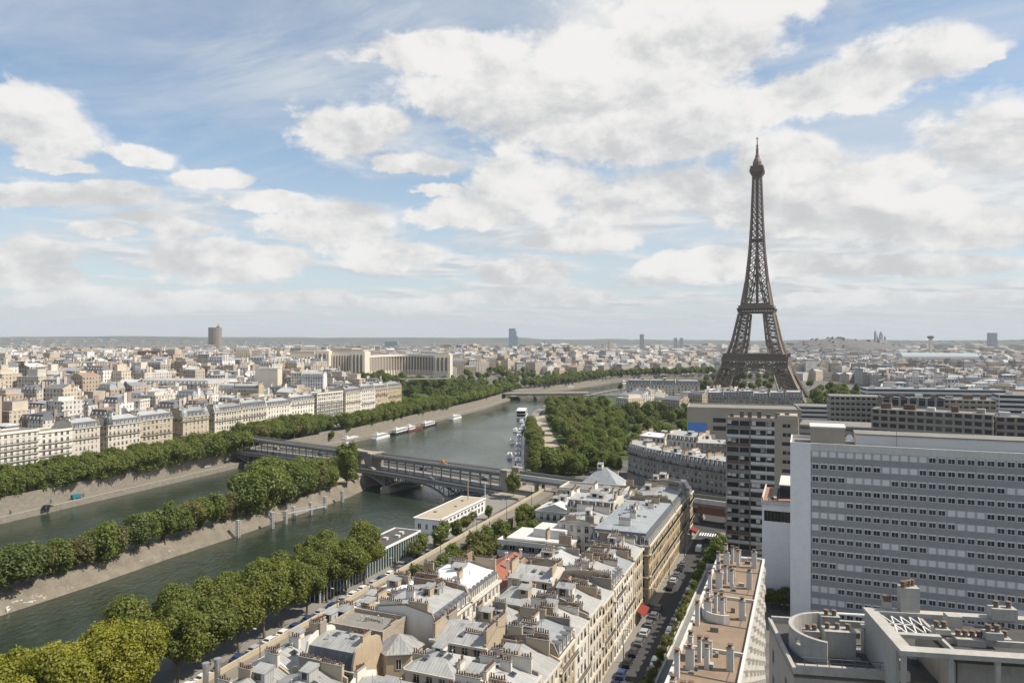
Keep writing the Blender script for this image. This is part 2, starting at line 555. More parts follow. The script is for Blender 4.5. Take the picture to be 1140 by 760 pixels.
MT['zinc_pale'] = zinc('pale_zinc_sheet', (0.43, 0.43, 0.42), rand=0.1, var=0.2)
MT['zinc_white'] = zinc('white_painted_zinc', (0.74, 0.74, 0.73), depth=0.12, var=0.08)
MT['zinc_blue'] = zinc('blue_grey_zinc', (0.30, 0.32, 0.328), rand=0.08, var=0.22)
MT['slate'] = zinc('slate', (0.10, 0.108, 0.125), seam=0.35, depth=0.2, var=0.25, rand=0.15)
MT['tile'] = zinc('red_clay_tiles', (0.30, 0.115, 0.072), seam=0.3, depth=0.3, var=0.2, rough=0.85)
MT['terracotta'] = M('terracotta_pots', (0.155, 0.095, 0.07), var=0.3, scale=1.5)
MT['lead'] = M('dark_lead', (0.14, 0.145, 0.155), rough=0.5, var=0.2)
MT['iron'] = M('black_iron', (0.025, 0.025, 0.028), rough=0.5, var=0.2)
MT['white'] = M('white_paint', (0.74, 0.73, 0.70), rough=0.5, var=0.06)
MT['glass'] = glass_mat('window_glass')
MT['curtain'] = M('net_curtain', (0.42, 0.41, 0.38), var=0.1)
MT['asphalt'] = M('asphalt', (0.062, 0.060, 0.060), rough=0.9, var=0.2, scale=0.12, fine=1.5)
MT['pavement'] = M('pavement_slabs', (0.22, 0.205, 0.185), rough=0.9, var=0.16, scale=0.2, fine=2)
MT['paint'] = M('road_paint', (0.72, 0.72, 0.70), rough=0.7, var=0.1)
MT['concrete'] = M('concrete', (0.36, 0.335, 0.295), rough=0.85, var=0.18, scale=0.2, streak=0.15)
MT['concrete_white'] = M('white_concrete', (0.56, 0.545, 0.51), rough=0.8, var=0.14, scale=0.3, streak=0.2)
MT['concrete_dark'] = M('dark_concrete', (0.15, 0.14, 0.125), rough=0.9, var=0.25, scale=0.2)
MT['quay'] = brick('quay_stone', (0.25, 0.225, 0.185), (0.20, 0.18, 0.15), (0.2, 0.18, 0.15), bw=1.4, bh=0.5)
MT['dust'] = M('dusty_paving', (0.20, 0.178, 0.145), rough=0.95, var=0.2, scale=0.1, fine=1.0)
MT['grass'] = M('grass', (0.062, 0.085, 0.028), rough=0.95, var=0.25, scale=0.08, fine=0.8)
MT['sand'] = M('sandy_ground', (0.37, 0.315, 0.235), rough=0.95, var=0.15, scale=0.1, fine=1.0)
MT['roof_dirt'] = M('gravel_roof', (0.245, 0.18, 0.125), rough=0.95, var=0.28, scale=0.35, fine=3)
MT['felt'] = M('roofing_felt', (0.085, 0.08, 0.075), rough=0.95, var=0.3, scale=0.25, fine=2)
MT['felt_grey'] = M('grey_roofing', (0.21, 0.20, 0.18), rough=0.95, var=0.25, scale=0.2, fine=2)
# ================================================================ ground, river, quays
WATER_Z = -7.0
E1 = [ST(-260, -135), ST(0, -135), ST(150, -135), ST(311, -135), Vector((9.8, 391, 0)), Vector((8, 467, 0)), Vector((11, 600, 0)), Vector((22, 720, 0)), Vector((50, 840, 0)),
      Vector((92, 930, 0)), Vector((135, 1020, 0)), Vector((195, 1110, 0)), Vector((285, 1225, 0)), Vector((430, 1300, 0)), Vector((720, 1370, 0)), Vector((1200, 1400, 0))]
E2 = [ST(-260, -314), ST(0, -314), ST(200, -315), ST(349, -321), Vector((-140, 505, 0)), Vector((-114, 565, 0)), Vector((-90, 640, 0)), Vector((-61, 725, 0)), Vector((-32, 815, 0)), Vector((-5, 930, 0)),
      Vector((26, 1030, 0)), Vector((84, 1125, 0)), Vector((180, 1320, 0)), Vector((290, 1425, 0)), Vector((460, 1500, 0)), Vector((750, 1560, 0)), Vector((1200, 1600, 0))]
def offset_line(pts, d):
 """shift a polyline d metres to its left"""
 out = []
 for i, p in enumerate(pts):
  a = pts[max(i - 1, 0)]
  b = pts[min(i + 1, len(pts) - 1)]
  t = (b - a); t.z = 0; t.normalize()
  out.append(p + Vector((-t.y, t.x, 0)) * d)
 return out
E3 = offset_line(E2, 10.0)                       # foot of the retaining wall on the far bank
def seg_dist(px, py, line):
 best = np.full(px.shape, 1e9)
 for a, b in zip(line[:-1], line[1:]):
  ax, ay, bx, by = a.x, a.y, b.x, b.y
  L2 = (bx - ax) ** 2 + (by - ay) ** 2
  t = np.clip(((px - ax) * (bx - ax) + (py - ay) * (by - ay)) / L2, 0, 1)
  best = np.minimum(best, np.hypot(px - ax - t * (bx - ax), py - ay - t * (by - ay)))
 return best
def inside(px, py, poly):
 r = np.zeros(px.shape, dtype=bool)
 n = len(poly)
 for i in range(n):
  a, b = poly[i], poly[(i + 1) % n]
  c = ((a.y > py) != (b.y > py))
  den = (b.y - a.y) if abs(b.y - a.y) > 1e-9 else 1e-9
  r ^= c & (px < (b.x - a.x) * (py - a.y) / den + a.x)
 return r
RIVER = E1 + E3[::-1]
FARBANK = E3 + [Vector((6000, 1600, 0)), Vector((30000, 40000, 0)), Vector((-40000, 40000, 0)), Vector((-40000, -2000, 0))]
def sstep(x, a, b):
 t = np.clip((x - a) / (b - a), 0, 1)
 return t * t * (3 - 2 * t)
def vnoise(x, y, seed=0):
 """smooth value noise for the hills"""
 xi, yi = np.floor(x).astype(np.int64), np.floor(y).astype(np.int64)
 fx, fy = x - xi, y - yi
 fx, fy = fx * fx * (3 - 2 * fx), fy * fy * (3 - 2 * fy)
 def h(a, b):
  n = (a * 374761393 + b * 668265263 + seed * 1442695041) & 0x7fffffff
  n = ((n ^ (n >> 13)) * 1274126177) & 0x7fffffff
  return (n & 0xffff) / 65535.0
 return (h(xi, yi) * (1 - fx) + h(xi + 1, yi) * fx) * (1 - fy) + (h(xi, yi + 1) * (1 - fx) + h(xi + 1, yi + 1) * fx) * fy
def height(x, y):
 """level of the natural ground"""
 x = np.atleast_1d(np.asarray(x, dtype=float)); y = np.atleast_1d(np.asarray(y, dtype=float))
 far = inside(x, y, FARBANK)
 d3 = seg_dist(x, y, E3)
 z = np.where(far, 1.0 + 27.0 * sstep(d3, 45, 330) - 8 * sstep(d3, 700, 2500), 0.0)
 z = np.where(far & (x > 100), 1.0 + (z - 1.0) * sstep(x, 500, 100), z)
 D = np.hypot(x, y)
 u = CX + F * x / np.maximum(y, 1)
 # Montmartre
 hx, hy = (x - 1640) / 300.0, (y - 3500) / 330.0
 z = z + 62 * np.exp(-(hx * hx + hy * hy)) + 30 * np.exp(-(((x - 1450) / 330.0) ** 2 + ((y - 3600) / 400.0) ** 2))
 # ring of hills beyond the city
 ring = sstep(D, 6500, 9800)
 n = 0.55 * vnoise(x / 1300.0, y / 1300.0, 3) + 0.3 * vnoise(x / 520.0, y / 520.0, 5) + 0.15 * vnoise(x / 210.0, y / 210.0, 8)
 z = z + ring * (62 + 62 * n) * np.where(u < 700, 1.0, 0.9)
 # the lawns and streets of the near side are level; the river bed lies deep
 return z
def h1(x, y):
 return float(height(x, y)[0])
def build_ground():
 rings = list(np.arange(60, 1250, 8.0))
 r = 1250.0
 while r < 12500:
  r *= 1.022
  rings.append(r)
 rings = np.array(rings)
 na = 330
 ang = np.linspace(R(-52), R(52), na)
 A, RR = np.meshgrid(ang, rings)
 x, y = (RR * np.sin(A)).ravel(), (RR * np.cos(A) - 40).ravel()
 z = height(x, y)
 inr = inside(x, y, RIVER)
 dr = np.minimum(seg_dist(x, y, E1), seg_dist(x, y, E3))
 z = np.where(inr, -12.0, np.where(dr < 13, -0.6 - 11.4 * (dr < 4), z))
 z = z - 0.05
 nr = len(rings)
 idx = np.arange(nr * na).reshape(nr, na)
 a, b, c, d = idx[:-1, :-1].ravel(), idx[:-1, 1:].ravel(), idx[1:, 1:].ravel(), idx[1:, :-1].ravel()
 faces = np.stack([a, b, c, d], 1)[:, ::-1]
 me = bpy.data.meshes.new("ground")
 me.from_pydata(np.stack([x, y, z], 1).tolist(), [], faces.tolist())
 me.polygons.foreach_set("use_smooth", np.ones(len(faces), dtype=bool))
 m, t, bs = material('ground_cover')
 tc = t.new('ShaderNodeTexCoord')
 p = tc.outputs['Object']
 n1 = t.noise(p, 0.006, 6, 0.7)
 n2 = t.noise(p, 0.12, 4, 0.6)
 px, py, pz = t.sep(p)
 D = t.vmath('LENGTH', p)
 dist = t.new('ShaderNodeVectorMath', operation='LENGTH'); t.l.new(p, dist.inputs[0])
 city = t.mix(t.lin(n2, 0.35, 0.65), (0.075, 0.072, 0.07), (0.17, 0.155, 0.135))
 wood = t.mix(t.lin(n1, 0.35, 0.65), (0.030, 0.045, 0.026), (0.10, 0.10, 0.09))
 hill = t.lin(dist.outputs[1], 6500, 8500)
 t.l.new(t.mix(hill, city, wood), bs.inputs['Base Color'])
 bs.inputs['Roughness'].default_value = 0.95
 me.materials.append(m)
 o = bpy.data.objects.new("ground", me)
 COL.objects.link(o)
 tag(o, kind='structure')
def water_material():
 m, t, b = material('river_water')
 tc = t.new('ShaderNodeTexCoord')
 p = tc.outputs['Object']
 n0 = t.noise(p, 0.02, 4, 0.6)
 t.l.new(t.mix(t.lin(n0, 0.35, 0.65), (0.019, 0.030, 0.019), (0.030, 0.042, 0.027)), b.inputs['Base Color'])
 t.l.new(t.lin(t.noise(t.vmath('MULTIPLY', p, (1.0, 0.35, 1.0)), 0.03, 4, 0.6), 0.35, 0.65, 0.06, 0.22), b.inputs['Roughness'])
 b.inputs['IOR'].default_value = 1.33
 n1 = t.noise(t.vmath('MULTIPLY', p, (1.0, 0.6, 1.0)), 0.55, 5, 0.62, 0.3)
 n2 = t.noise(p, 0.055, 3, 0.5, 0.4)
 h = t.math('ADD', t.math('MULTIPLY', n1, 1.0), t.math('MULTIPLY', n2, 1.6))
 bp = t.new('ShaderNodeBump')
 t.l.new(t.lin(t.noise(t.vmath('MULTIPLY', p, (1.0, .4, 1.0)), 0.018, 4, 0.6), .38, .62, .18, .8), bp.inputs['Strength'])
 bp.inputs['Distance'].default_value = 0.55
 t.l.new(h, bp.inputs['Height'])
 t.l.new(bp.outputs[0], b.inputs['Normal'])
 return m
def strip(mb, la, za, lb, zb, m):
 for i in range(len(la) - 1):
  mb.quad((la[i].x, la[i].y, za), (la[i + 1].x, la[i + 1].y, za), (lb[i + 1].x, lb[i + 1].y, zb), (lb[i].x, lb[i].y, zb), m)
build_ground()
mb = MB()
mb.quad((-900, -300, WATER_Z), (1400, -300, WATER_Z), (1400, 1800, WATER_Z), (-900, 1800, WATER_Z))
tag(mb.build("river_water", water_material()), kind='structure')
# near bank: stone quay wall and paved quay
mb = MB()
strip(mb, E1, -11, E1, 0.0, 0)
I1 = offset_line(E1, -0.8)
strip(mb, E1, 0.0, E1, 0.5, 0); strip(mb, E1, 0.5, I1, 0.5, 0); strip(mb, I1, 0.5, I1, 0.0, 0)
strip(mb, I1[:4], 0.0, offset_line(E1, -17.0)[:4], 0.0, 1)
strip(mb, I1[3:], 0.0, offset_line(E1, -7.0)[3:], 0.0, 1)
tag(mb.build("quay", [MT['quay'], MT['pavement']]), kind='structure')
# far bank: low quay along the water, retaining wall, upper embankment
mb = MB()
LQ = -4.4
K = offset_line(E2, 0.9)
strip(mb, E2, -11, E2, LQ + 0.25, 0)
strip(mb, E2, LQ + 0.25, K, LQ + 0.25, 2)
strip(mb, K, LQ + 0.25, K, LQ, 2)
strip(mb, K, LQ, E3, LQ, 1)
strip(mb, E3, LQ, E3, 2.0, 0)
E3b = offset_line(E2, 10.6)
strip(mb, E3, 2.0, E3b, 2.0, 0); strip(mb, E3b, 2.0, E3b, 1.1, 0)
strip(mb, E3b, 1.1, offset_line(E2, 30), 1.1, 3)
tag(mb.build("embankment", [MT['quay'], MT['dust'], MT['concrete'], MT['pavement']]), kind='structure')
# road on the upper embankment of the far bank
mb = MB()
strip(mb, offset_line(E2, 21), 1.13, offset_line(E2, 29.6), 1.13, 0)
tag(mb.build("embankment_road", MT['asphalt']), kind='structure')
# ---------------------------------------------------------------- the island
isl = M('rubble_slope', (0.18, 0.158, 0.125), rough=0.95, var=0.42, scale=0.25, fine=1.2, bump=0.6)
mb = MB()
ss = [-120, -40, 40, 90, 130, 160, 190, 220, 250, 275, 300, 318, 328]
rings = []
for i, s in enumerate(ss):
 w = [0, 0, 0, 0.3, -0.5, 0.4, -0.4, 0.5, 0, 0, -0.6, -4, -9][i]
 a, b = -209.0 + w, -237.0 - w
 rings.append([ST(s, a + 0.5, -9.5), ST(s, a, -7.2), ST(s, a - 2.2, -4.8), ST(s, a - 4.0, -2.0), ST(s, a - 4.8, -1.2), ST(s, b + 6.6, -1.2), ST(s, b + 3, -4.6), ST(s, b, -7.2), ST(s, b - 0.5, -9.5)])
mb.loft(rings, 0, cap=False, closed=False)
# rounded tip
mb.poly(rings[-1][::-1], 0)
tag(mb.build("island_bank", isl), kind='structure')
mb = MB()
mb.quad(ST(-120, -219.5, -1.19), ST(-120, -226.5, -1.19), ST(312, -226.5, -1.19), ST(312, -219.5, -1.19), 0)
tag(mb.build("island_path", MT['sand']), kind='structure')
# ---------------------------------------------------------------- streets of the near side
def sheet(name, pts, z, mat_):
 m_ = MB()
 m_.poly([(p.x, p.y, z) for p in pts], 0)
 return tag(m_.build(name, mat_), kind='structure')
sheet("quayside_road", [ST(60, -116.5), ST(310, -116.5), ST(310, -108.2), ST(60, -108.2)], 0.03, MT['asphalt'])
sheet("street", [ST(60, -36.9), ST(275, -36.9), ST(275, -29.4), ST(60, -29.4)], 0.03, MT['asphalt'])
sheet("cross_street", [ST(183.2, -100), ST(190.6, -100), ST(190.6, -36.6), ST(183.2, -36.6)], 0.034, MT['asphalt'])
sheet("viaduct_road", [ST(275.0, -100), ST(275.0, 60), ST(300, 60), ST(300, -100)], 0.026, MT['asphalt'])
mb = MB()
for (s0, s1) in ((60, 183.2), (190.6, 272)):
 for (t0, t1) in ((-39.0, -36.9), (-29.4, -27.7)):
  if t0 > -30: s0_, s1_ = s0, s1
  mb.prism([ST(s0, t0), ST(s0, t1), ST(s1, t1), ST(s1, t0)], 0.0, 0.14, 0)
tag(mb.build("pavement", MT['pavement']), kind='structure')
mb = MB()
for k in range(9):                                # zebra crossing at the far end of the street
 t0 = -36.2 + k * 0.88
 mb.quad(ST(266.0, t0, 0.036), ST(266.0, t0 + 0.5, 0.036), ST(270.2, t0 + 0.5, 0.036), ST(270.2, t0, 0.036))
for k in range(30):
 s0 = 70 + k * 6.4
 mb.quad(ST(s0, -112.45, 0.036), ST(s0, -112.3, 0.036), ST(s0 + 3, -112.3, 0.036), ST(s0 + 3, -112.45, 0.036))
tag(mb.build("road_markings", MT['paint']), kind='structure')
# promenade slab above the railway with its stone parapet
mb = MB()
mb.prism([ST(60, -108.2), ST(60, -107.6), ST(300, -107.6), ST(300, -108.2)], 0.0, 5.0, 0)
mb.prism([ST(60, -107.6), ST(60, -102.5), ST(300, -102.5), ST(300, -107.6)], 0.0, 4.0, 1)
tag(mb.build("promenade", [MT['stone'], MT['dust']]), kind='structure')
# the sandy walk between the trees beyond the bridge
walk = [G(606, 462), G(611, 476), G(622, 494), G(632, 513), G(613, 516), G(607, 500), G(600, 482), G(594, 464)]
sheet("garden_path", walk, 0.05, MT['sand'])
# ================================================================ the iron tower
IRON = M('tower_iron', (0.20, 0.153, 0.12), rough=0.6, var=0.14, scale=0.03, fine=0.3)
IRON2 = M('tower_iron_dark', (0.15, 0.116, 0.092), rough=0.6, var=0.14, scale=0.03, fine=0.3)
PIER = M('tower_pier_stone', (0.36, 0.32, 0.26))
def build_tower():
 Y = 894.0
 T = empty("lattice_tower", at(843, Y, -12.5), R(-24.3), 'tall brown wrought iron lattice tower with three decks rising above the trees', 'tower')
 T.scale = (1.03, 1.03, 1.059)
 # half width of the outer edge and of the gap between the legs, by height
 prof = [(0, 62.4), (28, 46.5), (57.6, 33.0), (80, 26.0), (115.7, 18.4), (150, 12.6), (185, 9.0), (220, 6.9), (276, 4.9)]
 def outer(z):
  for (a, b), (c, d) in zip(prof[:-1], prof[1:]):
   if z <= c:
    k = (z - a) / (c - a)
    return b + (d - b) * k
  return prof[-1][1]
 legw = [(0, 25.0), (57.6, 16.2), (115.7, 10.4)]
 def legwid(z):
  if z <= 57.6: return 25.0 + (16.2 - 25.0) * z / 57.6
  return 16.2 + (10.4 - 16.2) * (z - 57.6) / 58.1
 def leg(name, sx, sy, z0, z1, n, w):
  m = MB()
  zs = [z0 + (z1 - z0) * k / n for k in range(n + 1)]
  rings = []
  for z in zs:
   o, l = outer(z), legwid(z)
   rings.append([Vector((sx * a, sy * b, z)) for a, b in ((o, o), (o - l, o), (o - l, o - l), (o, o - l))])
  for k in range(n):
   for i in range(4):
    j = (i + 1) % 4
    a, b, c, d = rings[k][i], rings[k][j], rings[k + 1][i], rings[k + 1][j]
    m.beam(a, c, w * 1.45)                       # corner chord
    m.beam(a, b, w * 0.9)
    m.beam(a, d, w * 0.7); m.beam(b, c, w * 0.7)
    # secondary lattice
    ab, cd, ac, bd = (a + b) / 2, (c + d) / 2, (a + c) / 2, (b + d) / 2
    m.beam(ac, bd, w * 0.5)
    if z1 < 60: m.beam(ab, ac, w * 0.42); m.beam(ab, bd, w * 0.42); m.beam(cd, ac, w * 0.42); m.beam(cd, bd, w * 0.42)
  for i in range(4):
   m.beam(rings[-1][i], rings[-1][(i + 1) % 4], w)
  return m.build(name, IRON, T)
 for sx in (-1, 1):
  for sy in (-1, 1):
   leg("leg", sx, sy, 3.0, 52.0, 5, 1.0)
   leg("leg", sx, sy, 63.0, 110.0, 6, .9)
   m = MB()
   o = outer(0) - 12.5
   m.prism([(sx * o - 14, sy * o - 14), (sx * o + 14, sy * o - 14), (sx * o + 14, sy * o + 14), (sx * o - 14, sy * o + 14)], -1, 3.2)
   m.build("pier", PIER, T)
 # arches between the legs
 for k in range(4):
  m = MB()
  rot = Matrix.Rotation(k * math.pi / 2, 3, 'Z')
  n = 22
  def P(a, r, off):
   x = math.cos(a) * r * 1.0
   z = 8.0 + math.sin(a) * r * 1.0
   yy = -outer(max(z, 0)) - off
   return rot @ Vector((x, yy + 1.0, z))
  prev = None
  for i in range(n + 1):
   a = R(8) + (math.pi - 2 * R(8)) * i / n
   p, q = P(a, 37.5, 0), P(a, 42.0, 0)
   m.beam(p, q, 0.55)
   if prev:
    m.beam(prev[0], p, 1.3); m.beam(prev[1], q, 1.1)
    m.beam(prev[0], q, 0.45); m.beam(prev[1], p, 0.45)
   prev = (p, q)
  m.build("arch", IRON, T)
 # first deck: girder with lattice, frieze, gallery
 def deck(name, z0, z1, w0, w1, bays, hole=0.0):
  m = MB()
  for k in range(4):
   rot = Matrix.Rotation(k * math.pi / 2, 3, 'Z')
   for zz, ww in ((z0, w0), (z1, w1)):
    m.beam(rot @ Vector((-ww, -ww, zz)), rot @ Vector((ww, -ww, zz)), 1.5)
   for i in range(bays):
    x0, x1 = -1 + 2 * i / bays, -1 + 2 * (i + 1) / bays
    m.beam(rot @ Vector((x0 * w0, -w0, z0)), rot @ Vector((x1 * w1, -w1, z1)), 0.6)
    m.beam(rot @ Vector((x1 * w0, -w0, z0)), rot @ Vector((x0 * w1, -w1, z1)), 0.6)
    m.beam(rot @ Vector((x0 * w0, -w0, z0)), rot @ Vector((x0 * w1, -w1, z1)), 0.6)
  return m.build(name, IRON, T)
 deck("girder", 48.5, 56.0, 37.0, 36.2, 18)
 def ringslab(m, wo, wi, z0, z1):
  for k in range(4):
   rot = Matrix.Rotation(k * math.pi / 2, 3, 'Z')
   ps = [rot @ Vector(p) for p in ((-wo, -wo, 0), (wo, -wo, 0), (wi, -wi, 0), (-wi, -wi, 0))]
   m.prism([(p.x, p.y) for p in ps], z0, z1, 0, bottom=True)
 m = MB(); ringslab(m, 36.8, 13.5, 56.0, 58.3); ringslab(m, 37.2, 35.9, 58.3, 59.6)
 f1 = m.build("deck", IRON2, T)
 m = MB(); ringslab(m, 35.0, 27.0, 59.7, 63.6)
 for k in range(4):
  rot = Matrix.Rotation(k * math.pi / 2, 3, 'Z')
  for i in range(16):
   x = -34 + 68 * i / 15
   m.beam(rot @ Vector((x, -35.6, 58.3)), rot @ Vector((x, -35.6, 64.2)), 0.5)
 m.build("gallery", IRON2, f1)
 m = MB(); ringslab(m, 20.3, 6.0, 111.2, 113.0); ringslab(m, 21.3, 5.0, 115.0, 116.6)
 for k in range(4):
  rot = Matrix.Rotation(k * math.pi / 2, 3, 'Z')
  for i in range(13):
   x = -19.5 + 39 * i / 12
   m.beam(rot @ Vector((x, -20, 112.5)), rot @ Vector((x * 1.03, -20.8, 115.5)), 0.7)
 s2 = m.build("deck", IRON2, T)
 m = MB(); ringslab(m, 19.8, 9.0, 116.7, 119.6); ringslab(m, 16.5, 7, 119.6, 122.4)
 m.build("gallery", IRON, s2)
 # the shaft
 m = MB()
 zs = [116.0]
 while zs[-1] < 270:
  zs.append(zs[-1] + max(4.6, 10.5 - (zs[-1] - 116) * 0.038))
 zs[-1] = 274.0
 R4 = []
 for z in zs:
  o = outer(z) * 0.93
  g = max(0.0, (o - 5.4)) * max(0.0, 1 - (z - 116) / 75.0)
  R4.append((o, g))
 for k in range(4):
  rot = Matrix.Rotation(k * math.pi / 2, 3, 'Z')
  for i in range(len(zs) - 1):
   (o, g), (o2, g2) = R4[i], R4[i + 1]
   z, z2 = zs[i], zs[i + 1]
   wv = 1.25 - 0.45 * (z - 116) / 160
   def q(x, oo, zz): return rot @ Vector((x, -oo, zz))
   m.beam(q(-o, o, z), q(-o2, o2, z2), wv * 1.7)
   m.beam(q(-o, o, z), q(o, o, z), wv * 0.75)
   if g > 0.6:
    for sgn in (-1, 1):
     m.beam(q(sgn * g, o, z), q(sgn * g2, o2, z2), wv * 1.0)
     m.beam(q(sgn * g, o, z), q(sgn * o2, o2, z2), wv * 0.75); m.beam(q(sgn * o, o, z), q(sgn * g2, o2, z2), wv * 0.75)
    m.beam(q(-g, o, z), q(g2, o2, z2), wv * 0.45); m.beam(q(g, o, z), q(-g2, o2, z2), wv * 0.45)
   else:
    m.beam(q(-o, o, z), q(0, o2, z2), wv * 0.8); m.beam(q(0, o, z), q(-o2, o2, z2), wv * 0.8)
    m.beam(q(o, o, z), q(0, o2, z2), wv * 0.8); m.beam(q(0, o, z), q(o2, o2, z2), wv * 0.8)
    m.beam(q(0, o, z), q(0, o2, z2), wv * 0.8)
 # lift core seen through the lattice
 m.box(-1.5, -1.5, 116, 1.5, 1.5, 274, 0)
 m.build("shaft", IRON, T)
 m = MB()
 m.box(-6.0, -6.0, 195, 6.0, 6.0, 197.5)
 m.build("deck", IRON2, T)
 # summit
 m = MB()
 m.loft([[(sx * w, sy * w, z) for sx, sy in ((-1, -1), (1, -1), (1, 1), (-1, 1))] for w, z in ((4.7, 270), (7.6, 275), (8.2, 276), (8.2, 279.4), (7.4, 279.5), (7.4, 283), (6.2, 283.2))], 0)
 m.build("summit_gallery", IRON2, T)
 m = MB()
 m.lathe((0, 0, 0), [(5.2, 283.2), (5.2, 288), (4.4, 290), (3.6, 292), (2.6, 293.5), (2.4, 296), (1.9, 297)], 10, 0)
 c = m.build("cupola", IRON, T)
 m = MB()
 m.lathe((0, 0, 0), [(1.5, 296.5), (1.5, 303), (1.0, 303.5), (0.9, 309), (0.55, 309.5), (0.5, 317.6), (0.05, 318)], 8, 0)
 for z in (304, 307, 316):
  m.beam((-1.9, 0, z), (1.9, 0, z), 0.5); m.beam((0, -1.9, z), (0, 1.9, z), 0.5)
 m.build("antenna", IRON2, T)
build_tower()
# ================================================================ the two-level steel bridge
STEEL = M('bridge_steel', (0.20, 0.192, 0.178), rough=0.55, var=0.18, scale=0.05, fine=0.6)
STEEL_L = M('bridge_steel_light', (0.28, 0.268, 0.25), rough=0.6, var=0.18, scale=0.05, fine=0.6)
BSTONE = M('bridge_stone', (0.31, 0.275, 0.225), rough=0.9, var=0.2, scale=0.1, streak=0.15)
def build_bridge():
 """local frame: x runs across the river from the near bank (0) to the far bank, y away from the viewer"""
 a = ST(278.6 + 0.2475 * 128, -128)             # near abutment
 b = ST(278.6 + 0.2475 * 336, -336)             # far abutment
 d = b - a
 L = d.length
 rz = math.atan2(d.y, d.x)                      # local +x points to the far bank
 T = empty("steel_bridge", a, rz, 'grey two level steel bridge with a railway viaduct on iron columns crossing the river', 'bridge')
 # +y of this frame points towards the viewer's side (left bank downstream), so the near face is at +y
 W = 12.4
 xi0, xi1 = L * 0.43, L * 0.50                   # the masonry arch on the island
 def zd(x):                                     # road deck, slightly humped
  return 1.2 + 1.1 * math.sin(math.pi * max(0, min(1, x / L)))
 m = MB()
 n = 40
 for side in range(1):
  top, bot = [], []
  for i in range(n + 1):
   x = L * i / n
   z = zd(x)
   top.append([(x, W, z), (x, -W, z), (x, -W, z - 1.1), (x, W, z - 1.1)])
  m.loft([[Vector(p) for p in r] for r in top], 0, cap=False)
 m.build("road_deck", STEEL_L, T)
 # strips of asphalt
 for y0, y1 in ((5.0, 11.0), (-11.0, -5.0)):
  m = MB()
  for i in range(n):
   x0, x1 = L * i / n, L * (i + 1) / n
   m.quad((x0, y0, zd(x0) + .03), (x1, y0, zd(x1) + .03), (x1, y1, zd(x1) + .03), (x0, y1, zd(x0) + .03))
  m.build("carriageway", MT['asphalt'], T)
 # arched girders under the deck: three spans for each arm
 def arm(xa, xb):
  piers = [xa, xa + (xb - xa) * 0.30, xa + (xb - xa) * 0.76, xb]
  for y in (W - 0.6, W * 0.33, -W * 0.33, -W + 0.6):
   m = MB()
   for p0, p1 in zip(piers[:-1], piers[1:]):
    k = 14
    prev = None
    for i in range(k + 1):
     t = i / k
     x = p0 + (p1 - p0) * t
     # half arches at the outer spans
     if p0 == xa: s = math.sin(math.pi / 2 * (1 - t))
     elif p1 == xb: s = math.sin(math.pi / 2 * t)
     else: s = math.sin(math.pi * t)
     zl = zd(x) - 1.6 - 5.0 * (1 - s) ** 1.3
     zu = zd(x) - 1.0
     if prev:
      m.beam(prev[0], (x, y, zl), 0.75)
      if i % 2 == 0:
       m.beam((x, y, zl), prev[1], 0.3)
     m.beam((x, y, zl), (x, y, zu), 0.35)
     prev = ((x, y, zl), (x, y, zu))
   m.build("arch_girder", STEEL, T)
  for x in piers[1:-1]:
   m = MB()
   m.loft([[(x + sx * 2.2 * k, yy * 1.0, z) for sx, yy in ((-1, -13), (0, -16), (1, -13), (1, 13), (0, 16), (-1, 13))] for k, z in ((1.35, -11), (1.35, -5.6), (1.15, -5.5), (1.1, -4.2))], 0)
   m.build("pier", BSTONE, T)
 arm(1.0, xi0)
 arm(xi1, L - 1.0)
 # parapet railings
 for y in (W - 0.15, -W + 0.15):
  m = MB()
  for i in range(n):
   x0, x1 = L * i / n, L * (i + 1) / n
   m.beam((x0, y, zd(x0) + 1.1), (x1, y, zd(x1) + 1.1), 0.14)
   m.beam((x0, y, zd(x0) + 0.45), (x1, y, zd(x1) + 0.45), 0.5, w2=0.7)
  m.build("railing", STEEL, T)
 # viaduct: girders, floor, balustrade
 zv = 7.4
 for xa, xb in ((-2.0, xi0 - 0.3), (xi1 + 0.3, L + 2.0)):
  m = MB()
  m.box(xa, -3.6, zv, xb, 3.6, zv + 0.9, 0)
  for y in (-3.8, 3.8):
   m.box(xa, y - 0.2, zv - 0.1, xb, y + 0.2, zv + 1.15, 0)
  v = m.build("viaduct_deck", STEEL, T)
  for y in (-3.8, 3.8):
   m = MB()
   k = int((xb - xa) / 1.6)
   for i in range(k + 1):
    x = xa + (xb - xa) * i / k
    m.beam((x, y, zv + 1.1), (x, y, zv + 2.1), 0.16)
   m.box(xa, y - 0.12, zv + 2.0, xb, y + 0.12, zv + 2.2)
   m.box(xa, y - 0.06, zv + 1.15, xb, y + 0.06, zv + 1.55)
   m.build("balustrade", STEEL_L, v)
  m = MB()
  m.box(xa, -3.3, zv + 0.9, xb, 3.3, zv + 1.1)
  for y in (-2.2, -0.75, 0.75, 2.2):
   m.box(xa, y - 0.08, zv + 1.1, xb, y + 0.08, zv + 1.28, 1)
  m.build("track", [MT['concrete_dark'], STEEL_L], v)
 # slender columns in pairs
 cm = MB()
 cm.lathe((0, 0, 0), [(0.42, 0), (0.42, 0.5), (0.27, 0.7), (0.22, 4.6), (0.30, 4.9), (0.5, 5.4), (0.5, 5.75)], 8)
 cmesh = cm.mesh("column", STEEL)
 am = MB()
 for s in (-1, 1):
  am.beam((s * 0.2, 0, 4.6), (s * 1.9, 0, 5.75), 0.22)
 x = 3.0
 while x < L:
  if not (xi0 - 1.5 < x < xi1 + 1.5):
   for y in (-3.5, 3.5):
    z = zd(x)
    o = put("column", cmesh, T, (x, y, z))
    o.scale = (1, 1, (zv - z) / 5.75)
  x += 6.2
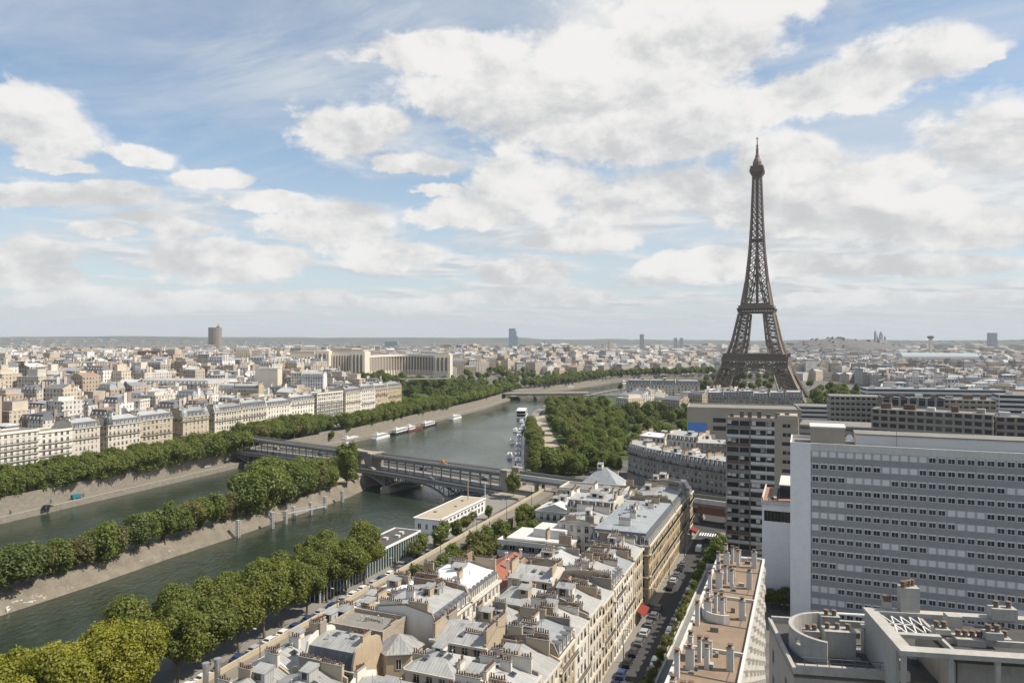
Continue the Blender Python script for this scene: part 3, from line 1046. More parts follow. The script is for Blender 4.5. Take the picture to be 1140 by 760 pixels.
 # masonry arch with pylons on the island
 m = MB()
 cx = (xi0 + xi1) / 2
 hw = (xi1 - xi0) / 2
 for s in (-1, 1):
  m.box(cx + s * hw - 2.4, -4.6, 0.5, cx + s * hw + 2.4, 4.6, 9.3, 0)
  m.box(cx + s * hw - 2.8, -5.0, 9.3, cx + s * hw + 2.8, 5.0, 9.9, 0)
 # arch ring between
 k = 10
 r = hw - 2.4
 for i in range(k):
  a0, a1 = math.pi * i / k, math.pi * (i + 1) / k
  x0, z0, x1, z1 = cx + math.cos(a0) * r, 3.2 + math.sin(a0) * r, cx + math.cos(a1) * r, 3.2 + math.sin(a1) * r
  z0, z1 = min(z0, 8.3), min(z1, 8.3)
  for y in (-4.4, 4.4):
   q = ((x0, y, z0), (x1, y, z1), (x1, y, 9.3), (x0, y, 9.3))
   m.quad(*(q if y > 0 else q[::-1]))
  m.quad((x0, -4.4, z0), (x0, 4.4, z0), (x1, 4.4, z1), (x1, -4.4, z1))
 m.box(cx - hw, -4.7, 9.0, cx + hw, 4.7, 9.7)
 for y in (-4.5, 4.5):
  m.box(cx - hw, y - 0.15, 9.7, cx + hw, y + 0.15, 10.6)
 m.build("stone_arch", BSTONE, T)
 m = MB()
 m.box(xi0 - 5, -15, -10, xi1 + 5, 15.5, 0.9)
 m.box(xi0 - 5.5, -15.5, 0.0, xi1 + 5.5, 16, 0.5)
 m.build("island_base", BSTONE, T)
 for x0, x1 in ((-14, 1.0), (L - 1, L + 12)):
  m = MB()
  m.box(x0, -13.5, -11, x1, 13.5, 1.0)
  m.build("abutment", BSTONE, T)
 # abutment pylons at the near bank
 for y in (-4.6, 4.6):
  m = MB()
  m.box(-2.2, y - 1.5, 0.8, 1.6, y + 1.5, 10.2); m.box(-2.5, y - 1.8, 10.2, 1.9, y + 1.8, 10.9)
  m.build("pylon", BSTONE, T)
 # lamp posts on the parapet
 lm = MB()
 lm.lathe((0, 0, 0), [(0.22, 0), (0.12, 0.6), (0.08, 4.2), (0.28, 4.4), (0.34, 4.9), (0.1, 5.2)], 6)
 lmesh = lm.mesh("lamp_post", STEEL)
 for i in range(1, 12):
  x = L * i / 12
  put("lamp_post", lmesh, T, (x, W - 0.5, zd(x)))
 return a, b, L
BR_A, BR_B, BR_L = build_bridge()
# the viaduct goes on over the street beyond the near bank
def build_viaduct():
 a = ST(278.6 + 0.2475 * 112, -112)
 b = ST(278.6 + 0.2475 * (-70), 70)
 d = b - a; L = d.length
 rz = math.atan2(d.y, d.x)
 T = empty("railway_viaduct", a, rz, 'elevated railway viaduct with a pale beam over red brown panels at the street end', 'viaduct')
 m = MB()
 m.box(-14, -3.9, 6.4, L, 3.9, 8.0, 0); m.box(-14, -4.1, 7.6, L, -3.7, 9.4, 1); m.box(-14, 3.7, 7.6, L, 4.1, 9.4, 0)
 m.build("viaduct_deck", [STEEL, MT['concrete_white']], T)
 rust = M('rust_red_panels', (0.21, 0.10, 0.065), rough=0.8, var=0.25, scale=0.2)
 m = MB()
 m.box(40, -3.6, 3.6, L, -3.3, 6.4)
 m.build("side_panel", rust, T)
 m = MB(); m.beam((-14, 0, 9.2), (-13.5, 0, 9.2), .1)
 x = 0.0
 pm = MB(); pm.box(-0.7, -0.7, 0, 0.7, 0.7, 6.4); pm.box(-1.1, -1.1, 0, 1.1, 1.1, 1.0); pm.box(-1.0, -1.0, 5.6, 1.0, 1.0, 6.4)
 pmesh = pm.mesh("pier", BSTONE)
 while x < L:
  for y in (-2.9, 2.9):
   put("pier", pmesh, T, (x, y, 0))
  x += 12.5
build_viaduct()
# ---------------------------------------------------------------- low stone bridge farther up the river
def build_stone_bridge():
 a, b = Vector((98, 962, 0)), Vector((-10, 952, 0))
 d = b - a; L = d.length
 T = empty("stone_bridge", a, math.atan2(d.y, d.x), 'low stone road bridge on five arches beyond the bend of the river', 'bridge')
 n = 5
 sp = L / n
 for y in (-15, 15):
  m = MB()
  for i in range(n):
   k = 10
   for j in range(k):
    a0, a1 = j / k, (j + 1) / k
    def zl(t): return -7.5 + 7.2 * math.sqrt(max(0, 1 - ((t - 0.5) / 0.43) ** 2)) if abs(t - 0.5) < 0.43 else -9
    x0, x1 = (i + a0) * sp, (i + a1) * sp
    q = ((x0, y, zl(a0)), (x1, y, zl(a1)), (x1, y, 1.0), (x0, y, 1.0))
    m.quad(*(q if y < 0 else q[::-1]))
  m.build("arcade", BSTONE, T)
 m = MB()
 for i in range(n + 1):
  m.box(i * sp - 2.2, -17.5, -11, i * sp + 2.2, 17.5, -3.5)
 for i in range(n):
  k = 10
  for j in range(k):
   def zl(t): return -7.5 + 7.2 * math.sqrt(max(0, 1 - ((t - 0.5) / 0.43) ** 2)) if abs(t - 0.5) < 0.43 else -9
   a0, a1 = j / k, (j + 1) / k
   x0, x1 = (i + a0) * sp, (i + a1) * sp
   m.quad((x0, -15, zl(a0)), (x0, 15, zl(a0)), (x1, 15, zl(a1)), (x1, -15, zl(a1)))
 m.build("vault", BSTONE, T)
 m = MB()
 m.box(-6, -15.4, 1.0, L + 6, 15.4, 1.5); m.box(-6, 14.6, 1.5, L + 6, 15.2, 2.5); m.box(-6, -15.2, 1.5, L + 6, -14.6, 2.5)
 m.build("road_deck", MT['stone_grey'], T)
build_stone_bridge()
# ================================================================ builders for houses
def win_mesh(w, h, kind):
 """a window with its frame; x along the wall, -y outwards, origin at the middle of the sill"""
 m = MB()
 f = 0.07
 a, b = -w / 2, w / 2
 m.box(a, -0.05, 0, a + f, 0.05, h, 0); m.box(b - f, -0.05, 0, b, 0.05, h, 0)
 m.box(a + f, -0.05, h - f, b - f, 0.05, h, 0); m.box(a + f, -0.05, 0, b - f, 0.05, f, 0)
 m.box(-0.045, -0.05, f, 0.045, 0.05, h - f, 0)
 if kind != 'plain':
  m.box(a + f, -0.04, h * 0.72, -0.045, 0.04, h * 0.72 + 0.05, 0); m.box(0.045, -0.04, h * 0.72, b - f, 0.04, h * 0.72 + 0.05, 0)
 m.quad((a + f, 0.0, f), (b - f, 0.0, f), (b - f, 0.0, h - f), (a + f, 0.0, h - f), 1)
 if kind == 'curtain':
  m.quad((a + f, -0.01, f), (-0.045, -0.01, f), (-0.045, -0.01, h - f), (a + f, -0.01, h - f), 2)
  m.quad((b * 0.55, -0.01, f), (b - f, -0.01, f), (b - f, -0.01, h - f), (b * 0.55, -0.01, h - f), 2)
 if kind == 'blind':
  m.quad((a + f, -0.01, h * 0.45), (b - f, -0.01, h * 0.45), (b - f, -0.01, h - f), (a + f, -0.01, h - f), 2)
 if kind == 'rail':
  m.box(a - 0.02, -0.3, 0.9, b + 0.02, -0.26, 0.96, 3)
  m.box(a - 0.02, -0.3, 0.12, b + 0.02, -0.26, 0.16, 3)
  for i in range(9):
   x = a + (b - a) * i / 8
   m.box(x - 0.015, -0.295, 0.16, x + 0.015, -0.265, 0.9, 3)
 return m.mesh("window", [MT['white'], MT['glass'], MT['curtain'], MT['iron']])
_WM = {}
def wmesh(w, h, kind):
 k = (round(w, 2), round(h, 2), kind)
 if k not in _WM: _WM[k] = win_mesh(w, h, kind)
 return _WM[k]
def dormer_mesh():
 m = MB()
 w, h, dp = 1.25, 1.75, 1.5
 m.box(-w / 2, 0, 0, -w / 2 + 0.16, dp, h, 0); m.box(w / 2 - 0.16, 0, 0, w / 2, dp, h, 0)
 m.box(-w / 2 + 0.16, 0, h - 0.18, w / 2 - 0.16, dp, h, 0)
 m.box(-w / 2 + 0.16, 0.0, 0.0, w / 2 - 0.16, 0.2, 0.12, 0)
 # segmental lead cap
 n = 5
 pr = [(-w / 2 - 0.12 + (w + 0.24) * i / n, h + 0.02 + 0.30 * math.sin(math.pi * i / n)) for i in range(n + 1)]
 vs = [(x, -0.12, z) for x, z in pr] + [(x, dp, z) for x, z in pr]
 m.add(vs, [(i, i + 1, i + n + 2, i + n + 1) for i in range(n)], 2)
 m.add([(x, -0.12, z) for x, z in pr], [tuple(range(n + 1))], 2)
 return m.mesh("dormer", [MT['plaster'], MT['glass'], MT['lead']])
DORMER = dormer_mesh()
def chimney_mesh(L, H, mat_, pots=True, th=0.6):
 """a chimney stack along x standing on z = 0, with its pots"""
 m = MB()
 m.box(-L / 2, -th / 2, 0, L / 2, th / 2, H, 0)
 m.box(-L / 2 - 0.08, -th / 2 - 0.08, H, L / 2 + 0.08, th / 2 + 0.08, H + 0.14, 1)
 r_ = random.Random(int(L * 100) + int(H * 10))
 if pots:
  n = max(2, int(L / 0.42))
  for i in range(n):
   if r_.random() < 0.12: continue
   x = -L / 2 + L * (i + 0.5) / n
   hh = r_.choice([0.42, 0.5, 0.62, 0.8])
   m.lathe((x, 0, H + 0.10), [(0.15, 0), (0.12, hh * 0.75), (0.155, hh * 0.8), (0.15, hh)], 6, 2)
 return m.mesh("chimney", [mat_, MT['stone_grey'], MT['terracotta']])
_CH = {}
def chim(L, H, mk):
 k = (L, H, mk)
 if k not in _CH: _CH[k] = chimney_mesh(L, H, MT[mk])
 return _CH[k]
def skylight_mesh():
 m = MB()
 m.box(-0.5, -0.7, 0, 0.5, 0.7, 0.16, 0)
 m.quad((-0.42, -0.62, 0.165), (0.42, -0.62, 0.165), (0.42, 0.62, 0.165), (-0.42, 0.62, 0.165), 1)
 return m.mesh("skylight", [MT['lead'], MT['glass']])
SKYL = skylight_mesh()
def vent_mesh():
 m = MB()
 m.lathe((0, 0, -0.3), [(0.11, 0), (0.11, 1.1), (0.2, 1.12), (0.2, 1.22), (0.05, 1.3)], 6)
 return m.mesh("vent_pipe", MT['zinc_pale'])
VENT = vent_mesh()
def aerial_mesh():
 m = MB()
 m.beam((0, 0, -0.3), (0, 0, 2.6), 0.06)
 for z, l in ((2.5, 0.5), (2.2, 0.6), (1.9, 0.7)):
  m.beam((-l, 0, z), (l, 0, z), 0.05)
 return m.mesh("aerial", MT['lead'])
AERIAL = aerial_mesh()
FACE = {'F': lambda w, d: (Vector((0, 0, 0)), Vector((1, 0, 0)), w), 'R': lambda w, d: (Vector((w, 0, 0)), Vector((0, 1, 0)), d),
  'B': lambda w, d: (Vector((w, d, 0)), Vector((-1, 0, 0)), w), 'L': lambda w, d: (Vector((0, d, 0)), Vector((0, -1, 0)), d)}
def facade(mb, P, U, L, H, rows, m=0, mrev=0, depth=0.25, z0=0.0, back=None):
 N = Vector((U.y, -U.x, 0))
 Z = Vector((0, 0, 1))
 def q(u0, u1, za, zb, mm=m):
  if u1 - u0 < 1e-4 or zb - za < 1e-4: return
  a, b = P + U * u0, P + U * u1
  mb.quad(a + Z * za, b + Z * za, b + Z * zb, a + Z * zb, mm)
 z = z0
 for za, zb, cols in rows:
  q(0, L, z, za)
  u = 0.0
  for ua, ub in cols:
   q(u, ua, za, zb)
   A, B = P + U * ua, P + U * ub
   I = -N * depth
   mb.quad(A + Z * za, A + I + Z * za, A + I + Z * zb, A + Z * zb, mrev)
   mb.quad(B + I + Z * za, B + Z * za, B + Z * zb, B + I + Z * zb, mrev)
   mb.quad(A + Z * za, B + Z * za, B + I + Z * za, A + I + Z * za, mrev)
   mb.quad(A + I + Z * zb, B + I + Z * zb, B + Z * zb, A + Z * zb, mrev)
   if back is not None:
    mb.quad(A + I + Z * za, B + I + Z * za, B + I + Z * zb, A + I + Z * zb, back)
   u = ub
  q(u, L, za, zb)
  z = zb
 q(0, L, z, H)
def house(name, label, cat, loc, rz, w, d, eave, *, win='FR', wall='stone', roof='zinc', slopes='LR', steep='slate', h1=2.6, i1=1.1, h2=1.6, floors=None,
          bay=2.4, group=None, chimneys='FB', cmat='render_grey', dormers='', ground=3.9, seed=0, parts=True, balcony=(2, 5), ww=1.15, wh=2.05, cornice=True,
          chim_h=2.2, gable=None, extras=5, party=True, inner=0, ridge=None, shop=None, kinds=('plain', 'curtain', 'rail', 'rail', 'blind')):
 """one house: walls with real openings, windows, roof, dormers, chimney stacks as its parts.
 local x to the right (0..w), y away (0..d); slopes: the sides on which the roof slopes down; the others are gables"""
 r = random.Random(seed * 7919 + int(w * 31 + d * 17))
 T = empty(name, loc, rz, label, cat, group)
 if floors is None: floors = max(1, int(round((eave - ground) / 3.05)))
 fh = (eave - ground) / floors
 wb = MB()
 wlist = []
 for fc in 'FRBL':
  P, U, L = FACE[fc](w, d)
  rows = []
  if fc in win:
   n = max(1, int(L / bay))
   off = (L - n * bay) / 2
   for k in range(floors + 1):
    za = 0.5 if k == 0 else ground + fh * (k - 1) + 0.45
    zb = za + (2.7 if k == 0 else min(wh, fh - 0.75))
    cols = []
    for i in range(n):
     c = off + bay * (i + 0.5)
     hw = (ww if k else ww + 0.3) / 2
     cols.append((c - hw, c + hw))
     wlist.append((fc, k, c, za, hw * 2, zb - za))
    rows.append((za, zb, cols))
  facade(wb, P, U, L, eave, rows, 0, 0)
 # string courses and cornice, a little proud of the wall
 if cornice:
  for zc, pr, hh in ((ground, 0.12, 0.25), (eave - fh * 1.0, 0.10, 0.16), (eave - 0.42, 0.42, 0.42)):
   for fc in win:
    P, U, L = FACE[fc](w, d)
    N = Vector((U.y, -U.x, 0))
    a, b = P - U * (pr * 0.98), P + U * (L + pr * 0.98)
    o = N * pr
    i_ = N * 0.002
    vs = [a + o, b + o, b + i_, a + i_]
    vs = [v + Vector((0, 0, zc)) for v in vs] + [v + Vector((0, 0, zc + hh)) for v in vs]
    wb.add(vs, ((0, 1, 5, 4), (1, 2, 6, 5), (3, 0, 4, 7), (4, 5, 6, 7), (3, 2, 1, 0)), 1)
 # ---- roof
 rb = MB()
 e = 0.25
 ox0 = -e if 'L' in slopes else 0; ox1 = e if 'R' in slopes else 0
 oy0 = -e if 'F' in slopes else 0; oy1 = e if 'B' in slopes else 0
 def rect(il, z, ridge_=False):
  x0 = ox0 * 0 + (il if 'L' in slopes else 0); x1 = w - (il if 'R' in slopes else 0)
  y0 = (il if 'F' in slopes else 0); y1 = d - (il if 'B' in slopes else 0)
  return [Vector((x0, y0, z)), Vector((x1, y0, z)), Vector((x1, y1, z)), Vector((x0, y1, z))]
 gm = {'F': 2, 'R': 2, 'B': 2, 'L': 2}
 order = 'FRBL'
 if roof == 'flat':
  rb.box(0.0, 0.0, eave, w, d, eave + 0.02, 1, bottom=False)
  for (x0, y0, x1, y1) in ((-0.1, -0.1, w + 0.1, 0.25), (-0.1, d - 0.25, w + 0.1, d + 0.1), (-0.1, 0.25, 0.25, d - 0.25), (w - 0.25, 0.25, w + 0.1, d - 0.25)):
   rb.box(x0, y0, eave, x1, y1, eave + 0.75, 2)
  top = eave + 0.1
  ztop = lambda x, y: eave + 0.02
 else:
  stages = [(-e, eave)]
  if roof == 'mansard':
   stages = [(0.05, eave), (i1, eave + h1)]
  else:
   stages = [(-e, eave)]
   i1, h1 = -e, 0.0
  spans = []
  if 'L' in slopes and 'R' in slopes: spans.append(w)
  elif 'L' in slopes or 'R' in slopes: spans.append(2 * w)
  if 'F' in slopes and 'B' in slopes: spans.append(d)
  elif 'F' in slopes or 'B' in slopes: spans.append(2 * d)
  half = min(spans) / 2 - 0.12
  stages.append((half, eave + h1 + h2))
  rings = [rect(i, z) for i, z in stages]
  for k in range(len(rings) - 1):
   steep_stage = roof == 'mansard' and k == 0
   for i in range(4):
    j = (i + 1) % 4
    fc = order[i]
    mm = (0 if steep_stage else 1) if fc in slopes else 2
    rb.quad(rings[k][i], rings[k][j], rings[k + 1][j], rings[k + 1][i], mm)
  rb.poly(rings[-1], 1)
  if roof != 'mansard':
   rb.poly([p for p in rings[0]][::-1], 1)
  def ztop(x, y):
   ins = []
   if 'L' in slopes: ins.append(x)
   if 'R' in slopes: ins.append(w - x)
   if 'F' in slopes: ins.append(y)
   if 'B' in slopes: ins.append(d - y)
   i = max(0, min(ins))
   if roof == 'mansard' and i < i1: return eave + h1 * i / i1
   b = i1 if roof == 'mansard' else -e
   return eave + h1 + h2 * min(1, (i - b) / (half - b))
 stone2 = MT['stone_white'] if wall in ('stone', 'stone_warm', 'stone_white', 'plaster') else MT['concrete']
 wb.build("wall", [MT[wall], stone2], T)
 rmats = {'zinc': 'zinc', 'mansard': 'zinc', 'flat': 'felt_grey'}
 rmat2 = gable or wall
 rtop = ridge or rmats[roof]
 rb.build("roof", [MT[steep], MT[rtop], MT[rmat2]], T)
 if not parts: return T
 # ---- windows
 for fc, k, c, za, wd, hh in wlist:
  P, U, L = FACE[fc](w, d)
  N = Vector((U.y, -U.x, 0))
  kind = r.choice(kinds) if k else ('plain' if r.random() < 0.6 else 'blind')
  o = put("window", wmesh(wd, hh, kind), T, P + U * c - N * 0.2 + Vector((0, 0, za)), math.atan2(U.y, U.x))
 # ---- long balconies
 for k in balcony:
  if k > floors: continue
  z = ground + fh * (k - 1) + 0.25
  for fc in win:
   if fc == 'B': continue
   P, U, L = FACE[fc](w, d)
   bm_ = MB()
   bm_.box(0.15, -0.75, 0, L - 0.15, -0.003, 0.16, 0)
   sl = bm_.build("balcony", [stone2], T); sl.location = P + Vector((0, 0, z)); sl.rotation_euler = (0, 0, math.atan2(U.y, U.x))
   bm_ = MB()
   bm_.box(0.15, -0.73, 1.05, L - 0.15, -0.69, 1.11, 1); bm_.box(0.15, -0.73, 0.25, L - 0.15, -0.69, 0.29, 1)
   x = 0.15
   while x < L - 0.15:
    bm_.box(x, -0.725, 0.16, x + 0.05, -0.695, 1.05, 1)
    x += 0.22
   bm_.build("railing", [stone2, MT['iron']], sl)
 # ---- dormers
 if roof == 'mansard':
  for fc in dormers:
   P, U, L = FACE[fc](w, d)
   N = Vector((U.y, -U.x, 0))
   n = max(1, int(L / bay)); off = (L - n * bay) / 2
   for i in range(n):
    c = off + bay * (i + 0.5)
    if c < i1 + 0.8 or c > L - i1 - 0.8:
     if any(x in slopes for x in 'FRBL' if x != fc and not (fc in 'FB' and x in 'FB') and not (fc in 'LR' and x in 'LR')):
      if c < i1 * 0.9 or c > L - i1 * 0.9: continue
    dm = put("dormer", DORMER, T, P + U * c - N * 0.12 + Vector((0, 0, eave + 0.22)), math.atan2(U.y, U.x))
    put("window", wmesh(.93, 1.45, r.choice(['plain', 'curtain'])), dm, (0, .16, .12))
 # ---- chimney stacks on the party walls
 for fc in chimneys:
  P, U, L = FACE[fc](w, d)
  N = Vector((U.y, -U.x, 0))
  for i in range(2 if L > 9 else 1):
   Lc = r.choice([2.6, 3.4, 4.2, 5.0]) if L > 9 else r.choice([1.8, 2.4])
   c = L * ((0.27 if i == 0 else 0.72) if L > 9 else 0.5) + r.uniform(-0.6, 0.6)
   p = P + U * c - N * 0.34
   zt = max(ztop(p.x, p.y), eave)
   H = round(r.choice([0.9, 1.3, 1.8]) * chim_h / 2.2, 1)
   zb = min(ztop((p + U * Lc / 2).x, (p + U * Lc / 2).y), ztop((p - U * Lc / 2).x, (p - U * Lc / 2).y)) - 0.3
   Ht = round(zt - zb + H, 1)
   put("chimney", chim(Lc, Ht, r.choice([cmat, cmat, 'plaster_tan', 'plaster', 'stone'])), T, (p.x, p.y, zb), math.atan2(U.y, U.x))
 # ---- walls between neighbours, standing a little above the roof
 if party:
  for fc in chimneys:
   if fc in slopes or roof == 'flat': continue
   P, U, L = FACE[fc](w, d)
   N = Vector((U.y, -U.x, 0))
   pw = MB()
   rings = []
   k = 12
   rise = r.choice([.35, .6, .9])
   for i in range(k + 1):
    c = .05 + (L - .1) * i / k
    p = P + U * c - N * .2
    z = max(ztop(p.x, p.y), eave)
    a, b = p + N * .19, p - N * .19
    rings.append([Vector((a.x, a.y, z - .4)), Vector((b.x, b.y, z - .4)), Vector((b.x, b.y, z + rise)), Vector((a.x, a.y, z + rise))])
   pw.loft(rings, 0); pw.poly(rings[0][::-1], 0)
   pw.build("party_wall", MT[r.choice(['plaster_tan', 'render_grey', 'plaster', 'block'])], T)
 for i in range(inner + (1 if party and w > 8 and roof != 'flat' else 0)):
  x, y = w * r.uniform(.3, .7), d * (i + .7) / (inner + .4)
  Lc = r.choice([1.8, 2.6, 3.4])
  put("chimney", chim(Lc, 2.2, r.choice([cmat, 'plaster', 'plaster_tan'])), T, (x, y, ztop(x, y) - .7), r.choice([0, 0, math.pi / 2]))
 if party and roof != 'flat':
  for i in range(r.choice([0, 1, 1, 2])):
   x, y = w * r.uniform(.25, .7), d * r.uniform(.25, .75)
   z = ztop(x, y)
   hb = MB(); a, b, h = r.uniform(.8, 1.5), r.uniform(.7, 1.2), r.uniform(.9, 1.7)
   hb.box(-a, -b, -.6, a, b, h, 0); hb.add([(-a - .15, -b - .15, h), (a + .15, -b - .15, h), (a + .15, b + .15, h + .5), (-a - .15, b + .15, h + .5), (a + .15, b + .15, h), (-a - .15, b + .15, h)], ((0, 1, 2, 3), (3, 2, 4, 5), (1, 4, 2), (0, 3, 5)), 1)
   hb.quad((-a * .5, -b - .01, .2), (a * .5, -b - .01, .2), (a * .5, -b - .01, h - .2), (-a * .5, -b - .01, h - .2), 2)
   o = hb.build("roof_lantern", [MT[r.choice(['plaster', 'zinc_pale', 'plaster_tan'])], MT['zinc'], MT['glass']], T); o.location = (x, y, z)
 # ---- small roof things
 for i in range(extras):
  x, y = r.uniform(0.25, 0.75) * w, r.uniform(0.2, 0.8) * d
  z = ztop(x, y)
  if roof == 'zinc' or roof == 'mansard':
   k = r.random()
   if k < 0.55:
    o = put("skylight", SKYL, T, (x, y, z + 0.02), 0)
    dz = (ztop(x + 0.3, y) - ztop(x - 0.3, y)) / 0.6
    o.rotation_euler = (0, -math.atan(dz), 0)
   elif k < 0.8:
    put("vent_pipe", VENT, T, (x, y, z))
   else:
    put("aerial", AERIAL, T, (x, y, z), r.uniform(0, 3))
  else:
   put("vent_pipe", VENT, T, (x, y, z))
 return T
def st_house(name, label, cat, s0, s1, t0, t1, eave, **k):
 """a house on the street grid between s0..s1 and t0..t1: its face F looks back along the street, R to the right"""
 z = k.pop('z', 0.0)
 return house(name, label, cat, ST(s0, t0, z), RZ, t1 - t0, s1 - s0, eave, **k)
# ================================================================ the near block of old houses
AB = 'apartment_house'
def near_block():
 H = st_house
 g = 'old apartment houses of the near block'
 # along the street, facade to the right
 cuts = [88, 97.5, 106.5, 116, 125.5, 134, 143.5, 153, 162.5, 172.5, 183]
 eaves = [16.2, 17.3, 15.8, 17.6, 16.4, 17.0, 15.9, 17.5, 16.6, 17.2]
 for i in range(10):
  wl = ['plaster', 'stone', 'stone_white', 'stone', 'plaster', 'stone_white', 'stone', 'plaster', 'stone_white', 'stone'][i]
  tail = 'above the red awning' if i == 9 else f'{nth(i + 1)} up the street'
  mans = i in (3, 7)
  H(AB, f'cream stone house with {"slate edged" if mans else "grey zinc"} roof in the street row, {tail}', 'house', cuts[i], cuts[i + 1], -51.5 + [0, .8, 0, 1.4, 0, .6, 1.6, 0, .9, 0][i], -39.0 - [0, .12, 0, .1, .16, 0, .1, 0, .14, 0][i], eaves[i] - 1.4 * mans, win='R' if i < 9 else 'RB',
          wall=wl, roof='mansard' if mans else 'zinc', slopes='LR', h1=2.0, i1=1.0, h2=[1.9, 1.5, 2.3, .8, 1.7, 2.1, 1.5, .9, 2.0, 1.7][i], dormers='R' if mans else '', chimneys='FB' if i else 'B', cmat=['render_grey', 'plaster', 'plaster_tan'][i % 3], seed=20 + i, group=g, bay=2.15,
          extras=4, inner=1 + i % 2, ridge=['zinc', 'zinc_pale', 'zinc', 'zinc_blue', 'zinc'][i % 5], gable='block' if i % 2 else 'plaster_tan', balcony=((2, 5), (5,), (2,), (2, 4, 5))[i % 4])
 # courtyard wings behind them
 H(AB, 'narrow courtyard house with pale zinc roof and blank tan wall behind the street row', 'house', 92, 101, -66, -54, 15.0, win='F', wall='plaster_tan', roof='zinc', slopes='FB', chimneys='L', seed=41, group=g, h2=1.8)
 H(AB, 'small courtyard house with hipped zinc roof and a cream front behind the street row', 'house', 104, 112, -62, -53, 15.6, win='FL', wall='plaster', roof='zinc', slopes='FBLR', chimneys='R', seed=42, group=g, h2=1.9)
 H(AB, 'courtyard wing with a dark chimney wall and grey zinc roof beside the hexagonal pavilion', 'house', 115, 125, -63, -52.2, 16.2, win='F', wall='stone', roof='zinc', slopes='FB', chimneys='RL', seed=43, group=g, h2=1.6)
 H(AB, 'low courtyard house with a pale zinc roof below the white roofed house', 'house', 128, 136, -61.5, -52.0, 13.6, win='F', wall='plaster', roof='zinc', slopes='FB', chimneys='L', seed=44, group=g, ridge='zinc_pale', h2=1.4)
 H(AB, 'courtyard house with a grey hipped roof between the white roofed house and the street row', 'house', 139, 149, -61, -52.4, 15.2, win='FL', wall='plaster_tan', roof='zinc', slopes='FBLR', chimneys='B', seed=45, group=g, h2=2.0)
 H(AB, 'tall narrow courtyard house with white side wall beside the red tiled roof', 'house', 152, 162, -63.5, -53, 16.2, win='FL', wall='plaster', roof='zinc', slopes='FB', chimneys='RL', seed=46, group=g, h2=1.7)
 H(AB, 'courtyard house with two chimney walls and a pale zinc roof before the terraced flats', 'house', 165, 176, -64, -53, 15.0, win='FL', wall='stone', roof='zinc', slopes='LR', chimneys='FB', seed=47, group=g, ridge='zinc_pale', h2=1.7)
 # pavilion with a many-sided roof in the court
 for (s, t, e, r_, lab, sd) in ((112, -68.0, 15.2, 4.2, 'hexagonal court pavilion with pointed grey zinc roof beside a brown brick wall', 1), (146.5, -66.3, 0, 0, '', 2), (133, -56.0, 14.6, 3.6, 'small octagonal court pavilion with pointed zinc roof behind the street row', 3)):
  if not e: continue
  T = empty('court_pavilion', ST(s, t), RZ, lab, 'pavilion')
  n = 6 if sd == 1 else 8
  pts = [(r_ * math.cos(2 * math.pi * (i + 0.5) / n), r_ * math.sin(2 * math.pi * (i + 0.5) / n)) for i in range(n)]
  m = MB(); m.prism(pts, 0, e, 0); m.build('wall', MT['stone'], T)
  m = MB()
  m.loft([[(x * k, y * k, z) for x, y in pts] for k, z in ((1.1, e), (1.1, e + 0.15), (0.02, e + 2.3))], 0); m.build('roof', MT['zinc'], T)
  for i in range(n):
   a = 2 * math.pi * i / n
   rr = r_ * math.cos(math.pi / n) + 0.03
   put('window', wmesh(1.0, 1.9, 'plain'), T, (rr * math.cos(a), rr * math.sin(a), e - 2.6), a + math.pi / 2)
 # the long house with the white roof and dormers to the right
 H(AB, 'long cream house with grey zinc mansard and dormers, near half of the terrace', 'house', 119, 133.5, -78, -64, 16.4, win='R', wall='plaster', roof='mansard', slopes='LR', steep='slate', ridge='zinc', dormers='RL', h1=2.3,
      i1=1.2, h2=1.0, chimneys='FB', cmat='brick', seed=51, group=g, inner=2, bay=2.0, balcony=())
 H(AB, 'long cream house with brilliant white roof and dormers, far half of the terrace', 'house', 133.5, 148.5, -78, -64, 16.4, win='R', wall='plaster', roof='mansard', slopes='LR', steep='zinc_pale', ridge='zinc_white', dormers='RL',
      h1=2.3, i1=1.2, h2=1.0, chimneys='FB', cmat='brick', seed=52, group=g, inner=2, bay=2.0, balcony=())
 # red tiled roof
 H(AB, 'lower house with a red tiled roof and white pipes on its ridge', 'house', 149.5, 177, -77, -66.5, 11.6, win='R', wall='plaster', roof='zinc', slopes='LR', ridge='tile', chimneys='', seed=53, group=g, h2=2.6, extras=0, balcony=())
 for k, s in enumerate((153, 157.5, 162, 166, 171, 175)):
  T = empty('roof_flue', ST(s, -71.8 + (k % 2) * 2.4, 12.9), 0, f'white rendered chimney flue on the red tiled roof, {nth(k + 1)} from the white roof', 'flue')
  m = MB(); m.box(-0.35, -0.35, 0, 0.35, 0.35, 2.6); m.box(-0.42, -0.42, 2.6, 0.42, 0.42, 2.75); m.build('shaft', MT['white'], T)
  m = MB(); m.lathe((0, 0, 2.75), [(0.16, 0), (0.16, 0.4), (0.24, 0.42), (0.05, 0.6)], 6); m.build('cap', MT['terracotta'], T)
 # towards the promenade
 H(AB, 'house with a dark slate mansard, three roof windows and tan front towards the viewer', 'house', 100, 109, -79.5, -69.5, 15.4, win='F', wall='plaster_tan', roof='mansard', slopes='FB', steep='slate', ridge='zinc', chimneys='RL', dormers='', h1=2.6, i1=0.9,
      h2=0.8, seed=61, group=g)
 H(AB, 'house with stepped grey roof and white chimney walls, nearest of the promenade row', 'house', 88, 99.5, -90, -81, 12.4, win='FL', wall='plaster_tan', roof='zinc', slopes='LR', chimneys='FB', seed=62, group=g, h2=2.1, inner=1, cmat='plaster')
